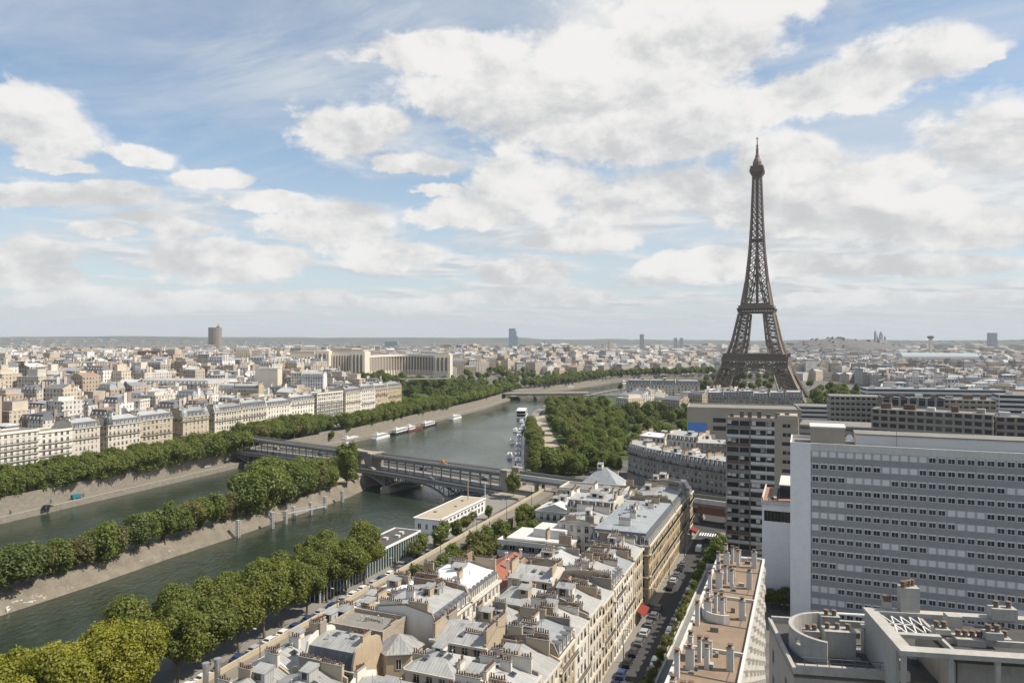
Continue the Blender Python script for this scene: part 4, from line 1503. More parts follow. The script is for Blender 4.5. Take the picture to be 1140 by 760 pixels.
 H(AB, 'house with broad grey zinc roof and a row of pots, second of the promenade row', 'house', 99.5, 112, -90.5, -82.3, 13.2, win='FL', wall='plaster', roof='zinc', slopes='LR', chimneys='FB', seed=63, group=g, h2=1.8, inner=1, cmat='plaster')
 H(AB, 'house with pale zinc roof and dark blank end wall, third of the promenade row', 'house', 113.5, 125, -91.5, -83, 13.0, win='L', wall='plaster_tan', roof='zinc', slopes='LR', ridge='zinc_pale', chimneys='FB', seed=64, group=g, h2=1.8, gable='block')
 H(AB, 'flat roofed cream annexe with a brown masonry side beneath the grey half of the terrace', 'house', 110.5, 118.5, -82, -70.5, 17.2, win='', wall='block', roof='flat', chimneys='R', seed=65, group=g, cmat='plaster')
 H(AB, 'low house with a white roof terrace, fourth of the promenade row', 'house', 126, 137, -92, -80, 12.6, win='L', wall='plaster', roof='zinc', slopes='LR', ridge='zinc_pale', chimneys='FB', seed=66, group=g, h2=1.6)
 H(AB, 'low house with bright white roof and brick chimney stacks beside the garden', 'house', 138, 148.5, -92.5, -80, 12.2, win='BL', wall='plaster', roof='zinc', slopes='LR', ridge='zinc_white', chimneys='FB', seed=67, group=g, h2=1.6, cmat='brick')
 # nearest houses, mostly under the lower edge
 H(AB, 'house with a plain grey zinc roof between the courts, close below the viewer', 'house', 84, 98, -80, -69, 14.4, win='R', wall='plaster_tan', roof='zinc', slopes='LR', chimneys='FB', seed=68, group=g, h2=1.8)
 # the big corner building on the far side of the side street
 H('corner_apartment_building', 'large warm stone corner building with a dark slate mansard and dormers beyond the side street', 'building', 191, 232, -55.5, -39, 15.6, win='RF', wall='stone_warm', roof='mansard', slopes='FRLB', steep='slate',
      ridge='zinc_blue', dormers='FR', h1=2.9, i1=1.1, h2=1.0, chimneys='LB', seed=71, bay=2.15, balcony=(2, 4), extras=12, inner=5)
 H(AB, 'warm stone house with a slate mansard next to the large corner building', 'house', 232, 252, -55, -39, 15.6, win='R', wall='stone_warm', roof='mansard', slopes='LR', steep='slate', ridge='zinc', dormers='R', h1=2.9, i1=1.1, h2=1.0, chimneys='FB',
      seed=72, bay=2.15, balcony=(2, 4), extras=5, group=g)
 H(AB, 'stone house with high dark slate roof at the street end before the viaduct', 'house', 252, 266, -54, -38.4, 16.0, win='RF', wall='stone', roof='mansard', slopes='LRB', steep='slate', ridge='lead', dormers='R', h1=4.2, i1=2.0, h2=0.8,
      chimneys='F', seed=73, bay=2.15, balcony=(2, 4), group=g)
 # behind the corner building
 H(AB, 'cream house with flat pale roof between the corner building and the terraced flats', 'house', 205, 219, -69, -56.5, 15.8, win='FL', wall='plaster', roof='zinc', slopes='LR', ridge='zinc_pale', chimneys='FB', seed=74, group=g, h2=1.2)
 H(AB, 'house with a slate mansard and pale zinc top behind the corner building', 'house', 222, 236, -72, -56.5, 16.6, win='F', wall='plaster', roof='mansard', slopes='FB', steep='slate', ridge='zinc_pale', dormers='F', chimneys='RL', seed=75, group=g, h1=2.2,
      h2=0.7)
 H(AB, 'house with white sloping side walls and a pale roof towards the bridge', 'house', 236, 250, -88, -74, 11.0, win='FL', wall='plaster', roof='zinc', slopes='LR', ridge='zinc_white', chimneys='B', seed=76, group=g, h2=2.6)
 H(AB, 'grey fronted flats with a glazed strip and a white roof below the blue pyramid roof', 'flats', 256, 268, -86, -62, 14.8, win='F', wall='stone_white', roof='flat', chimneys='', seed=77, group=g, ww=1.6, bay=2.3, balcony=(), kinds=('plain', 'blind'))
 H(AB, 'house with a flat zinc roof and dark chimneys behind the slate roofed end house', 'house', 240, 256, -71, -56, 16.2, win='F', wall='plaster_tan', roof='zinc', slopes='FB', chimneys='RL', seed=78, group=g, h2=1.2, extras=5)
 T = house('pyramid_roof_house', 'white house with a blue grey pyramid roof beside the viaduct', 'house', ST(270, -82), RZ, 15, 13, 14.4, win='F', wall='plaster', roof='zinc', slopes='FRBL', ridge='zinc_blue', chimneys='', h2=6.0, extras=0, seed=79, balcony=())
 # terraced modern flats by the garden
 T = empty('terraced_flats', ST(196, -83), RZ, 'white concrete flats with deep planted balconies beside the garden', 'flats')
 m = MB(); m.box(0, 2.5, 0, 20, 15, 11.0, 0); m.build('wall', MT['concrete'], T)
 for k, z in enumerate((4.0, 7.2, 10.4)):
  m = MB()
  m.box(-1.6, -1.5, z, 18.5 - 3 * (k == 2), 2.5, z + 0.3); m.box(-1.6, -1.6, z + 0.3, 18.5 - 3 * (k == 2), -1.4, z + 1.4); m.box(-1.6, -1.4, z + 0.3, -1.4, 2.5, z + 1.4)
  m.build('balcony', MT['concrete_white'], T)
 m = MB(); m.box(-0.2, 2.3, 11.0, 20.2, 15.2, 11.5); m.box(7, 6, 11.5, 17, 14, 14.0); m.build('roof', MT['concrete_white'], T)
 for k in range(3):
  for i in range(6):
   put('window', wmesh(1.8, 2.2, 'plain'), T, (1.6 + i * 3.1, 2.42, 1.4 + 3.2 * k + 3.0 * 0))
near_block()
# ================================================================ modern blocks on the right
MT['tile_white'] = brick('white_glazed_tile', (0.80, 0.80, 0.79), (0.77, 0.77, 0.76), (0.62, 0.62, 0.62), bw=0.9, bh=0.6, lo=.93, hi=1.05)
MT['panel_light'] = M('light_grey_panel', (0.60, 0.60, 0.595), var=0.06, scale=0.4)
MT['mosaic'] = brick('grey_mosaic', (0.31, 0.31, 0.31), (0.28, 0.28, 0.28), (0.36, 0.36, 0.36), bw=0.65, bh=0.5, lo=.9, hi=1.08)
MT['dark_panel'] = M('grey_balcony_panel', (0.23, 0.23, 0.22), var=0.25, rand=0.3)
MT['brown_panel'] = M('brown_panel', (0.16, 0.105, 0.075), var=0.2, rand=0.2)
MT['beige_conc'] = M('beige_concrete', (0.37, 0.325, 0.26), var=0.14, scale=0.2, streak=0.12)
MT['dirty_white'] = M('weathered_white_paint', (0.385, 0.365, 0.33), rough=0.85, var=0.24, scale=0.45, fine=2.5, streak=0.22)
MT['window_band'] = M('grey_window_band', (0.42, 0.42, 0.42), var=0.07)
def office_window():
 m = MB()
 w, h = 1.5, 1.5
 m.box(-w / 2, -0.06, 0, -w / 2 + 0.06, 0.06, h, 0); m.box(w / 2 - 0.06, -0.06, 0, w / 2, 0.06, h, 0)
 m.box(-w / 2 + .06, -0.06, h * 0.82, w / 2 - .06, 0.06, h, 0); m.box(-w / 2 + .06, -0.06, 0, w / 2 - .06, 0.06, 0.1, 0)
 m.box(-0.03, -0.06, 0.1, 0.03, 0.06, h * 0.82, 0)
 m.quad((-w / 2 + .06, -0.02, 0.1), (w / 2 - .06, -0.02, 0.1), (w / 2 - .06, -0.02, h * .82), (-w / 2 + .06, -0.02, h * .82), 1)
 return m
def office_block():
 s0, tL, tR, dep, ztop = 195.0, -3.7, 66.0, 15.5, 43.7
 T = empty('office_block', ST(s0, tL), RZ, 'long fourteen storey white and grey office block with rows of small windows', 'office block')
 W = tR - tL
 m = MB()
 m.box(0, 0, 0, W, dep, ztop, 0)
 m.build('wall', MT['window_band'], T)
 m = MB(); m.box(-0.25, -0.25, 0, 4.5, -0.003, ztop + 0.9, 0); m.box(-0.25, -0.003, 0, -0.003, dep, ztop + 0.9, 0)
 m.build('end_panel', MT['tile_white'], T)
 m = MB(); m.box(4.5, -0.18, ztop - 0.9, W, 0.3, ztop + 0.9, 0); m.box(0, dep - 0.3, ztop, W, dep, ztop + 0.9, 0); m.box(W - .3, .3, ztop, W, dep - .3, ztop + .9, 0)
 m.box(0.0, 0.31, ztop, W - 0.31, dep - 0.31, ztop + 0.12, 1)
 m.build('parapet', [MT['concrete_white'], MT['felt_grey']], T)
 fl = 3.06
 n = 14
 wm = office_window()
 wmesh_ = wm.mesh('window', [MT['white'], MT['glass']])
 rest = MB()
 r = random.Random(5)
 cnt = 0
 cells = []
 for k in range(n):
  zb = ztop - 0.9 - fl * (k + 1) + 0.0
  m = MB(); m.box(4.5, -0.05, zb, W, -0.002, zb + 1.45, 0)
  m.build('spandrel', MT['mosaic'], T)
  run, on = 0, True
  x = 5.6
  while x < W - 1:
   if run <= 0:
    on = (r.random() < 0.80) if k > 0 else (x > 22 and r.random() < 0.7)
    run = r.choice([3, 4, 5, 8, 11]) if on else r.choice([1, 2, 3, 4])
   run -= 1
   cells.append((x, zb + 1.45, on, k))
   x += 1.96
 lit = [c for c in cells if c[2]]
 lit.sort(key=lambda c: -c[0] + 0.3 * c[3])
 pick = set(id(c) for c in lit[:1000:max(1, len(lit) // 100)][:100])
 m2 = MB()
 for c in cells:
  x, z, on, k = c
  if on and id(c) in pick:
   put('window', wmesh_, T, (x, -0.02, z))
  elif on:
   b = len(rest.v)
   rest.v += [(p[0] + x, p[1] - 0.02, p[2] + z) for p in wm.v]
   rest.f += [tuple(i + b for i in f) for f in wm.f]
   rest.m += wm.m
  else:
   m2.box(x - 0.7, -0.04, z + 0.05, x + 0.7, -0.002, z + 1.45, 0)
 o = rest.build('window', [MT['white'], MT['glass']], T); o['kind'] = 'stuff'
 o = m2.build('closed_shutter', M('shutter_grey', (0.68, 0.68, 0.67), var=0.1), T); o['kind'] = 'stuff'
 # roof storey and plant
 m = MB(); m.box(4.5, 4, ztop + .12, 12.5, 12, ztop + 4.3, 0); m.box(4.3, 3.8, ztop + 4.3, 12.7, 12.2, ztop + 4.7, 1); m.build('plant_room', [MT['beige_conc'], MT['concrete_white']], T)
 m = MB(); m.box(15, 5, ztop + .12, W - 2, 13, ztop + 2.9, 0); m.box(14.8, 4.8, ztop + 2.9, W - 1.8, 13.2, ztop + 3.2, 1); m.build('attic', [MT['panel_light'], MT['felt_grey']], T)
 m = MB(); m.lathe((0, 0, 0), [(0.05, 0), (0.4, 0.1), (0.85, 0.35)], 12); m.beam((0, 0, -1.4), (0, 0, 0), 0.12)
 o = m.build('dish', MT['white'], T); o.location = (13.6, 3.4, ztop + 2.2); o.rotation_euler = (R(70), 0, R(-30))
 m = MB(); m.beam((0, 0, 0), (0, 0, 4.5), 0.09); o = m.build('aerial', MT['lead'], T); o.location = (24, 4, ztop + .1)
 # lower wing at the left end
 T = empty('office_wing', ST(204, -11.2), RZ, 'low white tiled wing with a red paved roof terrace beside the tall office block', 'wing')
 w, d, z = 7.4, 24, 26.4
 m = MB()
 facade(m, Vector((0, 0, 0)), Vector((1, 0, 0)), w, z, [(z - 4.4, z - 1.6, [(0.5, w - 0.2)])], 0, 1, 0.6, back=1)
 facade(m, Vector((w, 0, 0)), Vector((0, 1, 0)), d, z, [], 0)
 facade(m, Vector((w, d, 0)), Vector((-1, 0, 0)), w, z, [], 0)
 facade(m, Vector((0, d, 0)), Vector((0, -1, 0)), d, z, [(z - 4.4, z - 1.6, [(0.5, d - 0.5)])], 0, 1, 0.6, back=1)
 m.build('wall', [MT['tile_white'], MT['glass']], T)
 m = MB(); m.box(0, 0, z, w, d, z + 0.1, 0); m.build('terrace', M('red_paving', (0.30, 0.17, 0.12), var=0.25), T)
 m = MB(); m.box(-0.3, -0.3, z, w, -0.003, z + 1.0); m.box(-0.3, -0.003, z, -0.003, d, z + 1.0); m.build('parapet', MT['concrete_white'], T)
 m = MB(); m.box(4.2, 9, z + .1, w, d, z + 3.6); m.box(4.0, 8.8, z + 3.6, w, d, z + 3.9, 1); m.build('terrace_room', [MT['glass'], MT['concrete_white']], T)
 m = MB(); m.box(2.2, 6, z + .1, 3.4, d - 2, z + .7, 0); m.build('planter', MT['concrete'], T)
 for i in range(8):
  x0 = 0.5 + i * 0.85
  m = MB(); m.box(x0, -0.02 + 0.3, z - 4.3, x0 + .08, 0.35, z - 1.65); m.build('mullion', MT['concrete_dark'], T)
office_block()
def apartment_tower():
 w, d, z = 22.5, 13.0, 44.0
 T = empty('apartment_tower', ST(250, -25.2), RZ, 'tall weathered apartment tower with dark balconies and pale panels at the end of the street', 'apartment tower')
 r = random.Random(3)
 n = 15
 fh = z / n
 m = MB()
 rows = []
 for k in range(n):
  a = k * fh + 0.95
  rows.append((a, a + 1.65, [(0.35, 4.1), (4.4, 7.4), (7.9, 12.6), (12.9, 15.3)]))
 U = Vector((1, 0, 0))
 facade(m, Vector((0, 0, 0)), U, 15.6, z, rows, 0, 0, 0.9, back=1)
 rows = [(k * fh + 0.9, k * fh + 2.1, [(2.2, 3.4), (3.6, 4.6)] if k % 3 else [(2.0, 5.0)]) for k in range(n)]
 facade(m, Vector((15.6, 0, 0)), U, w - 15.6, z + 0.8, rows, 2, 2, 0.25, back=1)
 for fc in 'RBL':
  P, UU, L = FACE[fc](w, d)
  facade(m, P, UU, L, z + (0.8 if fc == 'R' else 0), [(k * fh + 0.9, k * fh + 2.2, [(2, 3.2), (6, 7.2), (9.5, 10.7)]) for k in range(n)], 2, 2, 0.25, back=1)
 m.build('wall', [MT['concrete'], MT['glass'], MT['beige_conc']], T)
 white = MT['concrete_white']
 for k in range(n):
  a = k * fh
  m = MB(); m.box(0.2, -0.35, a + 0.05, 7.5, -0.003, a + 0.95, 0)
  m.build('balcony', MT['dark_panel'] if r.random() < 0.5 else (white if r.random() < .4 else MT['brown_panel']), T)
  if r.random() < 0.9:
   m = MB(); m.box(7.8, -0.12, a + 0.0, 15.4, -0.003, a + 0.95, 0)
   m.build('spandrel', MT['panel_light'] if r.random() < 0.6 else white, T)
  for i in range(4):
   if r.random() < 0.85:
    x = r.choice([0.5, 2.0, 4.6, 8.2, 9.6, 11.0, 13.1])
    m = MB(); m.box(x, -0.06, a + 1.2 + r.random() * .6, x + 1.3, -0.02, a + 2.6, 0)
    m.build('blind', white if r.random() < 0.7 else MT['curtain'], T)
 m = MB(); m.box(7.55, -0.25, 0, 7.85, -0.003, z + .5); m.build('pilaster', MT['concrete_dark'], T)
 m = MB(); m.box(0, 0, z, w, d, z + 0.15, 0); m.box(0.003, 0.003, z + .15, 15.5, 0.3, z + 0.8, 1); m.box(15.9, 3, z + .15, w - .3, d - 1, z + 1.6, 1); m.build('roof', [MT['felt_grey'], MT['beige_conc']], T)
 for i in range(7):
  h = r.choice([1.6, 2.0, 2.4])
  m = MB(); m.box(0, 0, z + .14, 1.3, 0.9, z + h); m.box(-.1, -.1, z + h, 1.4, 1.0, z + h + .2, 1)
  o = m.build('chimney', [MT['brown_panel'], MT['concrete_dark']], T); o.location = (1 + i * 2.9, 2 + r.random() * 5, 0)
apartment_tower()
def roof_building():
 """the slab in front on the right: gravel roof with white flue walls"""
 s0, s1, tL, tR, z = 62.0, 148.5, -16.3, -7.8, 27.0
 w, d = tR - tL, s1 - s0
 T = empty('slab_block', ST(s0, tL), RZ, 'narrow apartment slab with a brown gravel roof crowded by white flue walls', 'apartment block')
 m = MB()
 n = 8
 fh = z / n
 rows = [(k * fh + 0.7, k * fh + 2.5, [(2.0 + 4.0 * i, 4.6 + 4.0 * i) for i in range(21)]) for k in range(n)]
 for fc in 'FRBL':
  P, U, L = FACE[fc](w, d)
  facade(m, P, U, L, z, rows if fc in 'RL' else [], 0, 0, 0.4, back=1)
 m.build('wall', [MT['dirty_white'], MT['glass']], T)
 m = MB(); m.box(0, 0, z, w, d, z + 0.06, 0, bottom=False); m.build('roof', MT['roof_dirt'], T)
 m = MB()
 for a in ((-0.15, -0.15, 0.25, d + .15), (w - .25, -.15, w + .15, d + .15), (.25, d - .25, w - .25, d + .15), (.25, 62.2, w - .25, 62.5), (.25, 40.4, w - .25, 40.7), (.25, 80 - 62 + 4, w - .25, 80 - 62 + 4.3)):
  m.box(a[0], a[1], z + 0.003, a[2], a[3], z + 0.55)
 m.build('parapet', MT['concrete_white'], T)
 # zigzag balconies on the right side
 for k in range(1, n + 1):
  m = MB()
  zz = k * fh - 1.35
  for i in range(21):
   y0 = 1.2 + 4.0 * i
   vs = [(w + 0.003, y0, 0), (w + .6, y0 + 0.7, 0), (w + 0.3, y0 + 3.2, 0), (w + .3, y0 + 3.4, 0), (w + 0.003, y0 + 3.6, 0)]
   m.prism([(v[0], v[1]) for v in vs], zz, zz + 0.95, 0, bottom=True)
  o = m.build('balcony', MT['dirty_white'], T); o['kind'] = 'stuff'
 # flue walls
 r = random.Random(17)
 def flue(x, y, lx, ly, h):
  m = MB()
  m.box(-lx / 2, -ly / 2, 0, lx / 2, ly / 2, h, 0)
  m.box(-lx / 2 - .06, -ly / 2 - .06, h, lx / 2 + .06, ly / 2 + .06, h + .1, 1)
  k = max(1, int(max(lx, ly) / 0.8))
  for i in range(k):
   f = (i + .5) / k - .5
   px, py = (f * lx, 0) if lx > ly else (0, f * ly)
   m.box(px - .3, py - .3, h + .1, px + .3, py + .3, h + .25, 1); m.box(px - .2, py - .2, h + .25, px + .2, py + .2, h + .5, 2); m.box(px - .34, py - .34, h + .5, px + .34, py + .34, h + .6, 2)
  o = m.build('flue_wall', [MT['concrete_white'], MT['stone_grey'], MT['brown_panel']], T)
  o.location = (x, y, z + 0.05)
 for y0 in (80.5, 68.0, 53.0, 34.5, 20.5):
  flue(1.6, y0 + 3.5, 0.55, 1.3, 2.9); flue(2.9, y0 + 2.6, 0.5, 1.0, 2.8)
  flue(4.1, y0 + 0.8, 0.6, 1.1, 2.7); flue(2.1, y0 - 0.6, 1.1, 0.55, 2.8); flue(3.6, y0 + 4.2, 1.5, 0.5, 2.2)
  flue(7.0, y0 + 1.2, 0.9, 0.8, 2.9)
  flue(0.9, y0 - 3.4, 0.6, 0.9, 3.1)
  for q_ in range(5):
   flue_x, flue_y = r.uniform(.6, w - .8), y0 + r.uniform(-6, 7)
   b_ = MB(); b_.box(0, 0, 0, r.uniform(.4, 1.2), r.uniform(.4, .9), r.uniform(.3, .8)); b_.build('roof_unit', MT[r.choice(['concrete', 'lead', 'zinc_pale', 'felt_grey'])], T).location = (flue_x, flue_y, z + .06)
  b_ = MB(); b_.tube((.5, y0 - 2, z + .16), (w - .5, y0 - 2.4, z + .16), .06, n=6); b_.tube((w - 1.6, y0 - 2.4, z + .16), (w - 1.2, y0 + 6, z + .16), .05, n=6); b_.build('pipe', MT['lead'], T)
  m = MB()                                     # low curved screen
  k = 9 if y0 in (53.0, 20.5) else 0
  if not k: continue
  for i in range(k):
   a0, a1 = R(150 + 150 * i / k), R(150 + 150 * (i + 1) / k)
   def p(a, rr): return (3.9 + rr * math.cos(a), y0 + 1.6 + rr * 1.25 * math.sin(a))
   q = [p(a0, 3.0), p(a1, 3.0), p(a1, 2.8), p(a0, 2.8)]
   m.prism(q, z + .05, z + 1.5, 0)
  m.build('screen_wall', MT['concrete_white'], T)
 # planted podium between the slab and the street
 T = empty('planted_podium', ST(60, -27.6), RZ, 'low concrete podium with planted edges between the street and the gravel roofed slab', 'podium')
 m = MB(); m.box(0, 0, 0, 11.2, 151, 6.0, 0); m.build('wall', MT['concrete'], T)
 m = MB(); m.box(1.6, 0, 6.0, 11.2, 150, 6.06, 0); m.box(5, 95, 6.06, 10, 130, 7.2, 1); m.build('deck', [MT['felt_grey'], MT['concrete_white']], T)
 m = MB(); m.box(-.1, 0, 6.003, 0.22, 151, 6.7); m.box(0.22, 150.7, 6.003, 11.2, 151, 6.7); m.box(1.3, 0, 6.003, 1.6, 150, 6.6); m.build('planter_kerb', MT['concrete_white'], T)
roof_building()
def rooftop_terrace():
 """the roof close below the viewer on the right: deck, curved screen, stacks, slab roof"""
 zd = 36.0
 a = R(-9.5)
 O = G(884, 748, zd)
 T = empty('terrace_building', (O.x, O.y, 0), a, 'white building with a dark roof deck and a curved screen wall', 'building')
 ca, sa = math.cos(a), math.sin(a)
 def loc(p):
  dx, dy = p.x - O.x, p.y - O.y
  return dx * ca + dy * sa, -dx * sa + dy * ca
 W, D = 32.0, 13.6
 m = MB()
 facade(m, Vector((0, 0, 0)), Vector((1, 0, 0)), W, zd, [], 0)
 facade(m, Vector((0, D, 0)), Vector((0, -1, 0)), D, zd, [(zd - 4 - 3 * k, zd - 2.4 - 3 * k, [(2, 3.2), (9, 10.2)]) for k in range(7)][::-1], 0, 0, .25, back=1)
 facade(m, Vector((W, 0, 0)), Vector((0, 1, 0)), D, zd, [], 0); facade(m, Vector((W, D, 0)), Vector((-1, 0, 0)), W, zd, [], 0)
 m.build('wall', [MT['concrete'], MT['glass']], T)
 m = MB(); m.box(0, 0, zd - .5, W, D, zd, 0); m.build('deck', MT['felt'], T)
 m = MB(); m.box(-.12, -.3, zd + .003, .25, D + .1, zd + .45); m.box(.25, D - .3, zd + .003, W, D + .1, zd + .7); m.box(.25, -.3, zd + .003, 11, .2, zd + .9)
 m.build('parapet', MT['dirty_white'], T)
 m = MB()
 for i in range(9): m.beam((1 + i * 1.2, -.2, zd + .9), (1 + i * 1.2, -.2, zd + 1.7), .06)
 m.beam((.8, -.2, zd + 1.7), (10.8, -.2, zd + 1.7), .07); m.beam((.8, -.2, zd + 1.3), (10.8, -.2, zd + 1.3), .05)
 m.build('railing', MT['lead'], T)
 for i, (bx, by, lx, ly, hh, mm) in enumerate(((9.5, 2, 1.4, .9, 1.1, 'concrete'), (12.5, 4, .8, .8, .5, 'lead'), (7.5, 10, 1.8, 1.0, .6, 'felt_grey'), (10.8, 8.8, .7, .7, 1.6, 'zinc_pale'), (13, 11, 1.2, .8, .9, 'concrete'))):
  m = MB(); m.box(bx, by, zd, bx + lx, by + ly, zd + hh); m.box(bx - .08, by - .08, zd + hh, bx + lx + .08, by + ly + .08, zd + hh + .08); m.build('roof_unit', MT[mm], T)
 for i in range(4):
  m = MB(); m.tube((3 + i * .4, 6.5, zd + .12), (14, 9.5 + i * .3, zd + .12), .05, n=6); m.build('pipe', MT['lead'], T)
 for i in range(5):
  m = MB(); x, y = 6.2 + i * 1.7, 4.0 + (i * 37 % 5); m.box(x, y, zd + .002, x + 1.5, y + .9 + (i % 3) * .5, zd + .012); m.build('felt_patch', MT['felt_grey'], T)
 # curved screen
 c = loc(Vector((35.4, 79.2, 0)))
 m = MB()
 k = 18
 for i in range(k):
  a0, a1 = R(80 + 168 * i / k), R(80 + 168 * (i + 1) / k)
  def p(t_, rr): return (c[0] + rr * math.cos(t_), c[1] + rr * 1.02 * math.sin(t_))
  z1 = zd + 2.5
  ring = [p(a0, 4.6), p(a1, 4.6), p(a1, 4.2), p(a0, 4.2)]
  if i % 5 == 3 and i > 4:
   m.prism(ring, zd, zd + 1.2, 0); m.prism(ring, zd + 1.8, z1, 0)
  else:
   m.prism(ring, zd, z1, 0)
 m.build('curved_screen', MT['dirty_white'], T)
 def stack(u, v, lx, ly, h, pots, zb=zd, nm='chimney'):
  q = loc(G(u, v, zb))
  m = MB()
  m.box(0, 0, 0, lx, ly, h, 0)
  if pots:
   m.box(-.08, -.08, h, lx + .08, ly + .08, h + .12, 0)
  for (px, py) in pots:
   m.lathe((px * lx, py * ly, h + .1), [(.26, 0), (.22, .34), (.30, .36), (.30, .44), (.20, .46), (.20, .56), (.30, .58), (.28, .66)], 8, 1)
  o = m.build(nm, [MT['dirty_white'], MT['brown_stack']], T)
  o.location = (q[0], q[1], zb)
 MT['brown_stack'] = M('brown_clay', (0.17, 0.125, 0.095), var=0.3, scale=2)
 stack(919, 731, 3.1, 1.5, 2.7, [(.12, .5), (.45, .5), (.8, .5)])
 stack(962, 728, 1.1, 1.1, 2.8, [(.5, .5)])
 stack(895, 722, 1.6, 0.8, 1.9, [(.3, .5), (.75, .5)])
 stack(915, 712, 1.9, 0.9, 2.6, [(.3, .5), (.75, .5)])
 m = MB(); q = loc(G(946, 700, zd)); m.tube((q[0] - 1.2, q[1] + 1.6, zd + 1.2), (q[0] + 3.2, q[1] + 1.6, zd + 1.2), 0.16); m.build('pipe', MT['white'], T)
 # the slab roof on posts
 zt = 41.0
 T2 = empty('roof_pavilion', (O.x, O.y, 0), a, 'weathered white roof pavilion of slabs, posts and clay topped stacks standing on the terrace building', 'pavilion')
 A = loc(G(1003, 724, zt)); B = loc(G(973, 676, zt))
 x0, y0, y1 = A[0], A[1], B[1]
 x1 = x0 + 20
 m = MB()
 m.box(x0, y0, zt - .45, x1, y0 + 1.3, zt); m.box(x0, y0 + 1.3, zt - .45, x0 + 1.25, y1, zt); m.box(x0 + 1.25, y1 - 1.1, zt - .45, x1, y1, zt)
 m.box(x0 + 5.2, y0 + 1.3, zt - 1.3, x1, y1 - 1.1, zt - 1.0, 1)
 m.box(x0 + 1.25, y0 + 4.2, zt - .4, x0 + 5.2, y0 + 4.9, zt - .05)
 m.build('roof_slab', [MT['dirty_white'], MT['felt']], T2)
 m = MB(); m.box(x0 + 0.1, y0 + 1.6, zd, x0 + .4, y1 - .2, zt - .45); m.box(x0 + 5.3, y0 + 2.2, zd, x0 + 5.6, y1, zt - .45); m.box(x0 + 5.6, y0 + 5, zd, x1, y0 + 5.3, zt - .45)
 m.build('wall', MT['dirty_white'], T2)
 for xx in (0.15, 4.2, 8.2, 12.5):
  m = MB(); m.box(x0 + xx, y0 + .15, zd, x0 + xx + .42, y0 + .55, zt - .45); m.build('post', MT['dirty_white'], T2)
 for i, (u, v, lx, ly, h, pots) in enumerate(((1003, 682, 1.9, 1.2, 2.7, [(.15, .2), (.3, .4), (.5, .55), (.75, .8)]), (984, 679, .8, .7, .9, [(.3, .5), (.75, .5)]), (1056, 700, 1.3, 1.3, 1.3, []),
            (1042, 706, 1.4, 1.2, .5, [(.2, .5), (.7, .5)]), (1098, 712, 1.6, 1, .7, [(.25, .5), (.75, .5)]), (1105, 690, 2.4, 1.2, 1.2, [(.25, .5), (.75, .5)]))):
  q = loc(G(u, v, zt - .12))
  m = MB(); m.box(0, 0, 0, lx, ly, h, 0)
  for (px, py) in pots:
   m.lathe((px * lx, py * ly, h), [(.26, 0), (.22, .34), (.30, .36), (.30, .44), (.20, .46), (.20, .56), (.30, .58), (.28, .66)], 8, 1)
  o = m.build('chimney', [MT['dirty_white'], MT['brown_stack']], T2); o.location = (q[0], q[1], zt - .12)
 # stacks in front
 for (u, v, lx, ly, zb, h, k) in ((1066, 768, 2.6, 1.4, zd, 4.6, 4), (1106, 775, 1.6, 1.3, zd, 4.0, 3)):
  q = loc(G(u, v, zb + h))
  m = MB(); m.box(0, 0, 0, lx, ly, h, 0); m.box(-.1, -.1, h, lx + .1, ly + .1, h + .15, 0)
  for i in range(k):
   m.lathe(((i + .5) / k * lx, ly * .5, h + .12), [(.26, 0), (.22, .34), (.30, .36), (.30, .44), (.20, .46), (.20, .56), (.30, .58), (.28, .66)], 8, 1)
  o = m.build('chimney', [MT['dirty_white'], MT['brown_stack']], T2)
  q = loc(G(u, 712, zb + h)); o.location = (q[0], q[1], zb)
 # lattice frame lying in the gap of the roof
 m = MB()
 for i in range(4):
  xa = x0 + 1.5 + i * 0.9
  m.beam((xa, y0 + 5.2, zt - .3), (xa + .9, y1 - 1.4, zt - .3), .1); m.beam((xa + .9, y0 + 5.2, zt - .3), (xa, y1 - 1.4, zt - .3), .1)
 m.build('lattice', MT['white'], T2)
rooftop_terrace()
# ---------------------------------------------------------------- houses and blocks beyond the viaduct, facing the viewer
def facing(name, label, cat, u0, Y0, u1, Y1, dep, vtop=None, ztop=None, z=None, **k):
 A, B = at(u0, Y0), at(u1, Y1)
 d = B - A
 if z is None: z = min(h1(A.x, A.y), h1(B.x, B.y)) - 1.0
 if ztop is None: ztop = zat(vtop, (Y0 + Y1) / 2)
 return house(name, label, cat, (A.x, A.y, z), math.atan2(d.y, d.x), d.length, dep, ztop - z, **k)
g = 'stone houses beyond the viaduct'
for i, (u0, Y0, u1, Y1, lab) in enumerate(((699, 352, 716, 338, 'left end of the curved row'), (716, 338, 735, 327, 'second in the curved row'), (735, 327, 758, 316, 'third in the curved row'), (758, 316, 783, 306, 'fourth in the curved row'),
                                           (783, 306, 812, 296, 'right end of the curved row'))):
 facing('corner_apartment_house', f'grey stone house with slate dormers beyond the viaduct, {lab}', 'house', u0, Y0, u1, Y1, 13, ztop=17.6, win='F', wall='stone_grey', roof='mansard', slopes='FB', steep='slate', ridge='zinc_pale', dormers='F', h1=2.5, i1=1.0, h2=0.7,
           chimneys='RL', seed=90 + i, group=g, bay=2.2, cmat='plaster_tan')
facing('apartment_house', 'pale house with a white roof behind the curved row beyond the viaduct', 'house', 712, 372, 740, 362, 14, ztop=21.5, win='F', wall='plaster', roof='zinc', slopes='FB', ridge='zinc_white', chimneys='RL', seed=96, h2=1.2)
facing('apartment_house', 'stone house with slate dormers behind the curved row, left of the apartment tower', 'house', 742, 350, 775, 338, 14, ztop=22.5, win='F', wall='stone_white', roof='mansard', slopes='FB', steep='slate', ridge='zinc_pale', dormers='F', chimneys='RL', seed=97, h1=2.2)
